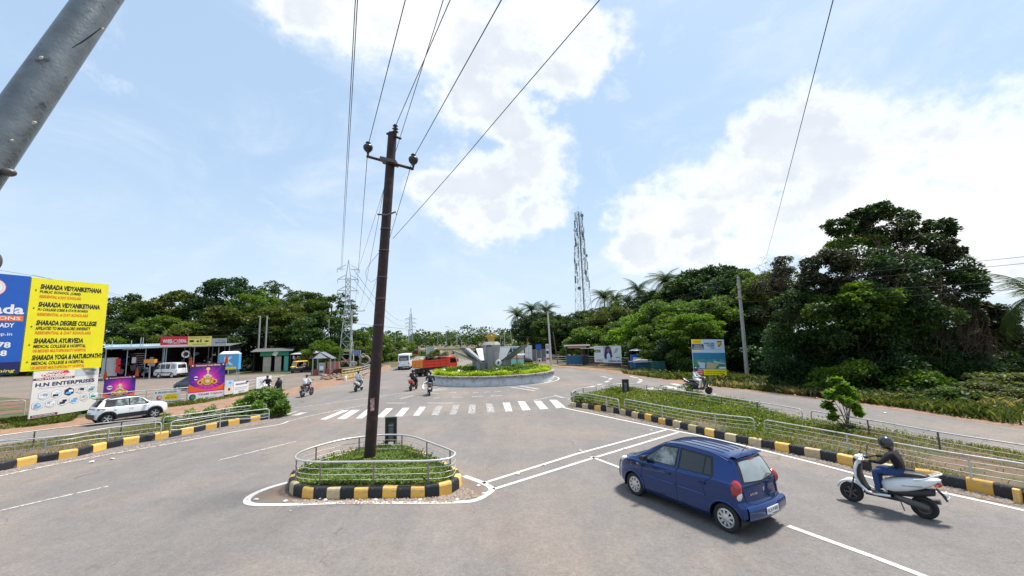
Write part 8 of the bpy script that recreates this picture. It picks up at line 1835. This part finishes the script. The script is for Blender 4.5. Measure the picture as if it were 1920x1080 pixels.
for(px0,px1,Y0,nm,n_)in((208,300,60,'spare parts and tins crowding the tyre shed',90),(312,424,64,'tools and parts crowding the dark garage',90)):
 b=MB();rr=random.Random(n_+px0)
 for k in range(n_):
  b.use(rr.choice((GY,K_,DRED,W_,MT['dark_steel'],MT['rubber'],NV,CREAM,MT['dark_steel'],K_)));p=P(rr.uniform(px0,px1),690,Y0+rr.uniform(0,4));s_=rr.uniform(.12,.5);b.box((p.x,p.y,rr.choice((.3,.6,1.1,1.5,2.0,2.6,3.2))+rr.uniform(-.1,.2)),(s_*1.5,s_,s_*rr.uniform(.5,2)),rot=(0,rr.uniform(-.2,.2),rr.uniform(0,3)))
 tag(b.build('shop_clutter'),nm,'clutter',kind='stuff')
 # sandwich boards at the shed
for i,(px,lab)in enumerate(((228,'red and white standing board leaning before the tyre shed'),(238,'plain white standing board next to the red one'))):
 p=G(px-5,708);f=Board('standing_board',lab,'board',(p.x,p.y),(p.x+.95,p.y+.3),.1,2.0,R__ if i==0 else W_,.05);f.rect(0,.7,1,1,W_,2);f.disc(.5,.86,.22,K_ if i==0 else GY,3);f.rect(.3,.1,.7,.22,W_,2);f.rect(.3,.36,.7,.50,W_,2);f.posts((.1,.9),.03);o=f.done();o.rotation_euler.x=radians(-12)
p=P(300,668,60);t=thing('orange_case','bright orange box lying on a stand behind the white van','box',(p.x-.6,58.5,0));MB().use(mat('case_orange',(.75,.30,.03),.5)).box((.6,0,2.55),(1.5,.5,.5)).build('box',None,t);MB().use(GY).box((.6,0,1.15),(.12,.12,2.3)).build('stand',None,t)
# ---- right hand stalls and railing
RT_=topline([(1034,675),(1060,676),(1110,679),(1165,684)],1.0)
RT_=[P(1034,680,66),P(1062,680,63),P(1108,684,60),P(1125,684,58)];RT_=[Vector((p.x,p.y,0))for p in RT_]
railing('stall_railing','grey pipe railing between the stalls and the far road',[RT_],h=1.25,z0=0,bars=(.25,.5,.75),bar_r=.025,top_r=.035,post_every=1.8,m=MT['rail_steel'])
R2_=[P(1166,690,54),P(1190,690,51)];R2_=[Vector((p.x,p.y,0))for p in R2_]
railing('stall_railing','short grey railing behind the covered carts',[R2_],h=1.25,z0=0,bars=(.25,.5,.75),bar_r=.025,top_r=.035,post_every=1.8,m=MT['rail_steel'])
def stall(label,px,w,Y,col,h=1.1,canopy=None,cz=2.3,goods=None,board=None):
 p=P(px,685,Y);t=thing('market_stall',label,'stall',(p.x,Y,0),radians(-8));d=1.2
 n_=max(3,int(w/.5))
 for k in range(n_):MB().use(col).box((w*(k+.5)/n_,-d/2,.1+h/2),(w/n_-.03,.05,h)).build('panel',None,t)
 MB().use(col).box((w/2,0,h+.12),(w+.1,d,.06)).build('counter',None,t)
 for x in(.04,w-.04):
  for y in(-d/2+.05,d/2):MB().use(MT['dark_steel']).box((x,y,(cz if canopy else h)/2),(.06,.06,cz if canopy else h)).build('post',None,t)
 if canopy:MB().use(canopy).box((w/2,-.1,cz),(w+.5,d+.6,.06),rot=(radians(6),0,0)).build('canopy',None,t)
 if board:MB().use(board).box((w/2,-d/2-.3,cz-.2),(w*.8,.04,.35)).build('name_board',None,t)
 rr=random.Random(px)
 for k in range(goods or 0):MB().use((GOLD,R__,LEAFG,Y_,CREAM)[k%5]).ell((rr.uniform(.2,w-.2),rr.uniform(-.4,.3),h+.25),(.2,.16,.13),8,6).build('goods',None,t)
 return t
BLUEP=mat('stall_blue',(.02,.12,.24),.6,var=.15);GRNP=mat('stall_green',(.02,.10,.08),.6,var=.15)
stall('blue panelled fruit stall with a red and white name board at the far railing',1062,3.4,62,BLUEP,1.25,mat('dark_tin',(.1,.1,.1)),2.9,7,pm('stall_sign',(.6,.25,.2)))
stall('dark empty stall next to the blue fruit stall',1092,2.6,61,mat('stall_dark',(.02,.02,.025),.7),1.2,MT['dark_tin'],2.5,0)
stall('green and navy covered cart with a pale cloth top by the short railing',1180,2.6,46,BLUEP,1.05,None,0,3);stall('dark green cart closest to the bushes',1218,1.5,43.5,GRNP,1.15,None,0,0)
p=P(1198,690,45.5);t=thing('cart_cover','pale lilac cloth and yellow sheet thrown over the navy cart','cloth',(p.x-.5,45.5,1.2));b=MB().use(pm('lilac',(.45,.45,.58)));b.box((.6,-.3,.05),(1.5,.9,.25));b.build('cloth',None,t);MB().use(Y_).box((.9,-.2,.22),(1.1,.6,.06),rot=(0,.1,0)).build('yellow_sheet',None,t)
p=P(1197,700,47.5);t=thing('cart_umbrella','grey flat umbrella on a pole above the carts','umbrella',(p.x,47.5,0));MB().use(GY).lathe([(.95,2.35),(.5,2.5),(0,2.6)],n=10).build('canopy',None,t);MB().use(MT['dark_steel']).tube([(0,0,0),(0,0,2.55)],.03,5).build('pole',None,t)
A=P(1184,690,47);f=Board('poster_board','small white and blue poster beside the covered cart','poster',(A.x,A.y),(A.x+1.3,A.y),.3,1.9,W_,.05);f.rect(0,.0,.2,1,B_,2);f.rect(.2,.8,1,1,B_,2);f.posts((.1,.9),.03);f.done()
# kiosks and white things behind the roundabout
p=P(958,672,62);t=thing('glass_kiosk','white and mint kiosk seen through the monument wings','kiosk',(p.x,62,0));MB().use(W_).box((.9,0,1.7),(2.4,2,.3)).build('roof',None,t)
MB().use(pm('kiosk_mint',(.25,.55,.42))).box((.9,-.1,.6),(2.3,1.9,1.1)).build('counter',None,t)
for x in(-.2,.9,2.0):MB().use(MT['dark_steel']).box((x,-1.0,1.0),(.12,.1,1.6)).build('post',None,t)
MB().use(pm('kiosk_pink',(.65,.35,.35))).box((.9,-1.02,1.45),(2.3,.06,.3)).build('sign',None,t)
p=P(985,684,66);t=thing('covered_motorcycle','vehicle under a black cover beside the tall white board','covered vehicle',(p.x,66,0));b=MB().use(MT['black_shirt']);b.ell((0,0,.5),(1.2,.6,.65),14,8);b.box((.2,0,.3),(1.9,.9,.6));b.build('cover',None,t)
for i,(px,lab)in enumerate(((940,'pale blue parked bus seen between the monument column and wing'),)):
 p=P(935,672,78);t=thing('parked_bus',lab,'bus',(p.x,78,0));b=MB().use(pm('bus_blue',(.40,.55,.62)));b.box((1.6,0,1.7),(5.0,2.2,2.2));b.build('body',None,t)
 for k in range(4):MB().use(MT['glass_dark']).box((-.3+k*1.2,-1.11,2.1),(1.0,.03,.7)).build('window',None,t)
 for x in(0,3.2):wheel(t,(x,-.9,.45),.45,.25,-1,'steel','dark_steel',.55)
 # litter: pale scraps on the verges and kerb side
rr=random.Random(5);LM=mat('litter_white',(.70,.70,.68),.8)
lm=[]
for k in range(3):
 b=MB().use(LM);b.grid([[(x*.1,y*.1,rr.uniform(0,.06))for x in range(-1,2)]for y in range(-1,2)],smooth=False);lm.append(b.mesh('litter'))
for k,(px,py)in enumerate(((1340,741),(1400,762-35),(1490,742),(1530,747),(1835,780),(1908,782),(1912,792),(1660,775),(1110,770),(1188,788),(1205,790),(1270,806),(640,944),(668,942),(700,944),(545,960),(105,805),(210,862),(172,868),(438,759),(560,952),(600,938),(1353,822),(1900,788))):
 p=G(px,py);s_=rr.uniform(.3,.7)*(.5 if py>900 else 1);o=inst('litter_scrap',lm[k%3],None,(p.x,p.y,.03),(0,0,rr.uniform(0,6)),(s_,s_,s_));tag(o,'crumpled pale scrap of litter lying on the ground at the road edge','litter','scraps of litter along the road edges')
V=[];q=np.concatenate([scatter_poly(kr+lr[::-1],2600,31),scatter_poly(g([(545,940),(560,946),(850,943),(905,930),(868,915),(845,930),(600,937)]),900,32),scatter_poly(g([(0,884),(320,826),(518,785),(530,788),(320,833),(0,893)]),1200,33)])
sz=rng.uniform(.008,.035,len(q));ang=rng.uniform(0,6.28,len(q));c3=np.column_stack([q,np.full(len(q),.012)])
def off_(dx,dy,dz):return c3+np.stack([np.cos(ang)*dx-np.sin(ang)*dy,np.sin(ang)*dx+np.cos(ang)*dy,np.full(len(q),dz)],1)*sz[:,None]
T0,T1,T2,T3,TT=off_(-1,-1,0),off_(1,-.8,0),off_(1,1,0),off_(-.8,1,0),off_(0,0,1.0)
V=np.stack([T0,T1,TT,T1,T2,TT,T2,T3,TT,T3,T0,TT],1).reshape(-1,3)
o=bpy.data.objects.new('gravel',np_mesh('gravel',V,3,mat('grit',(.34,.27,.22),.9,var=.3,vscale=20)));COL.objects.link(o);tag(o,'loose grit and small stones along the painted kerbs','gravel',kind='stuff')
# small buildings / mound under the left wood: ground strip between lot and trees
sheet('grass_bank',g([(380,699),(440,692),(475,693),(520,690),(555,697),(540,702),(480,702),(430,704)]),.007,mat('bank_green',(.06,.07,.025),.95,var=.3,vscale=1.5,bump=.6))
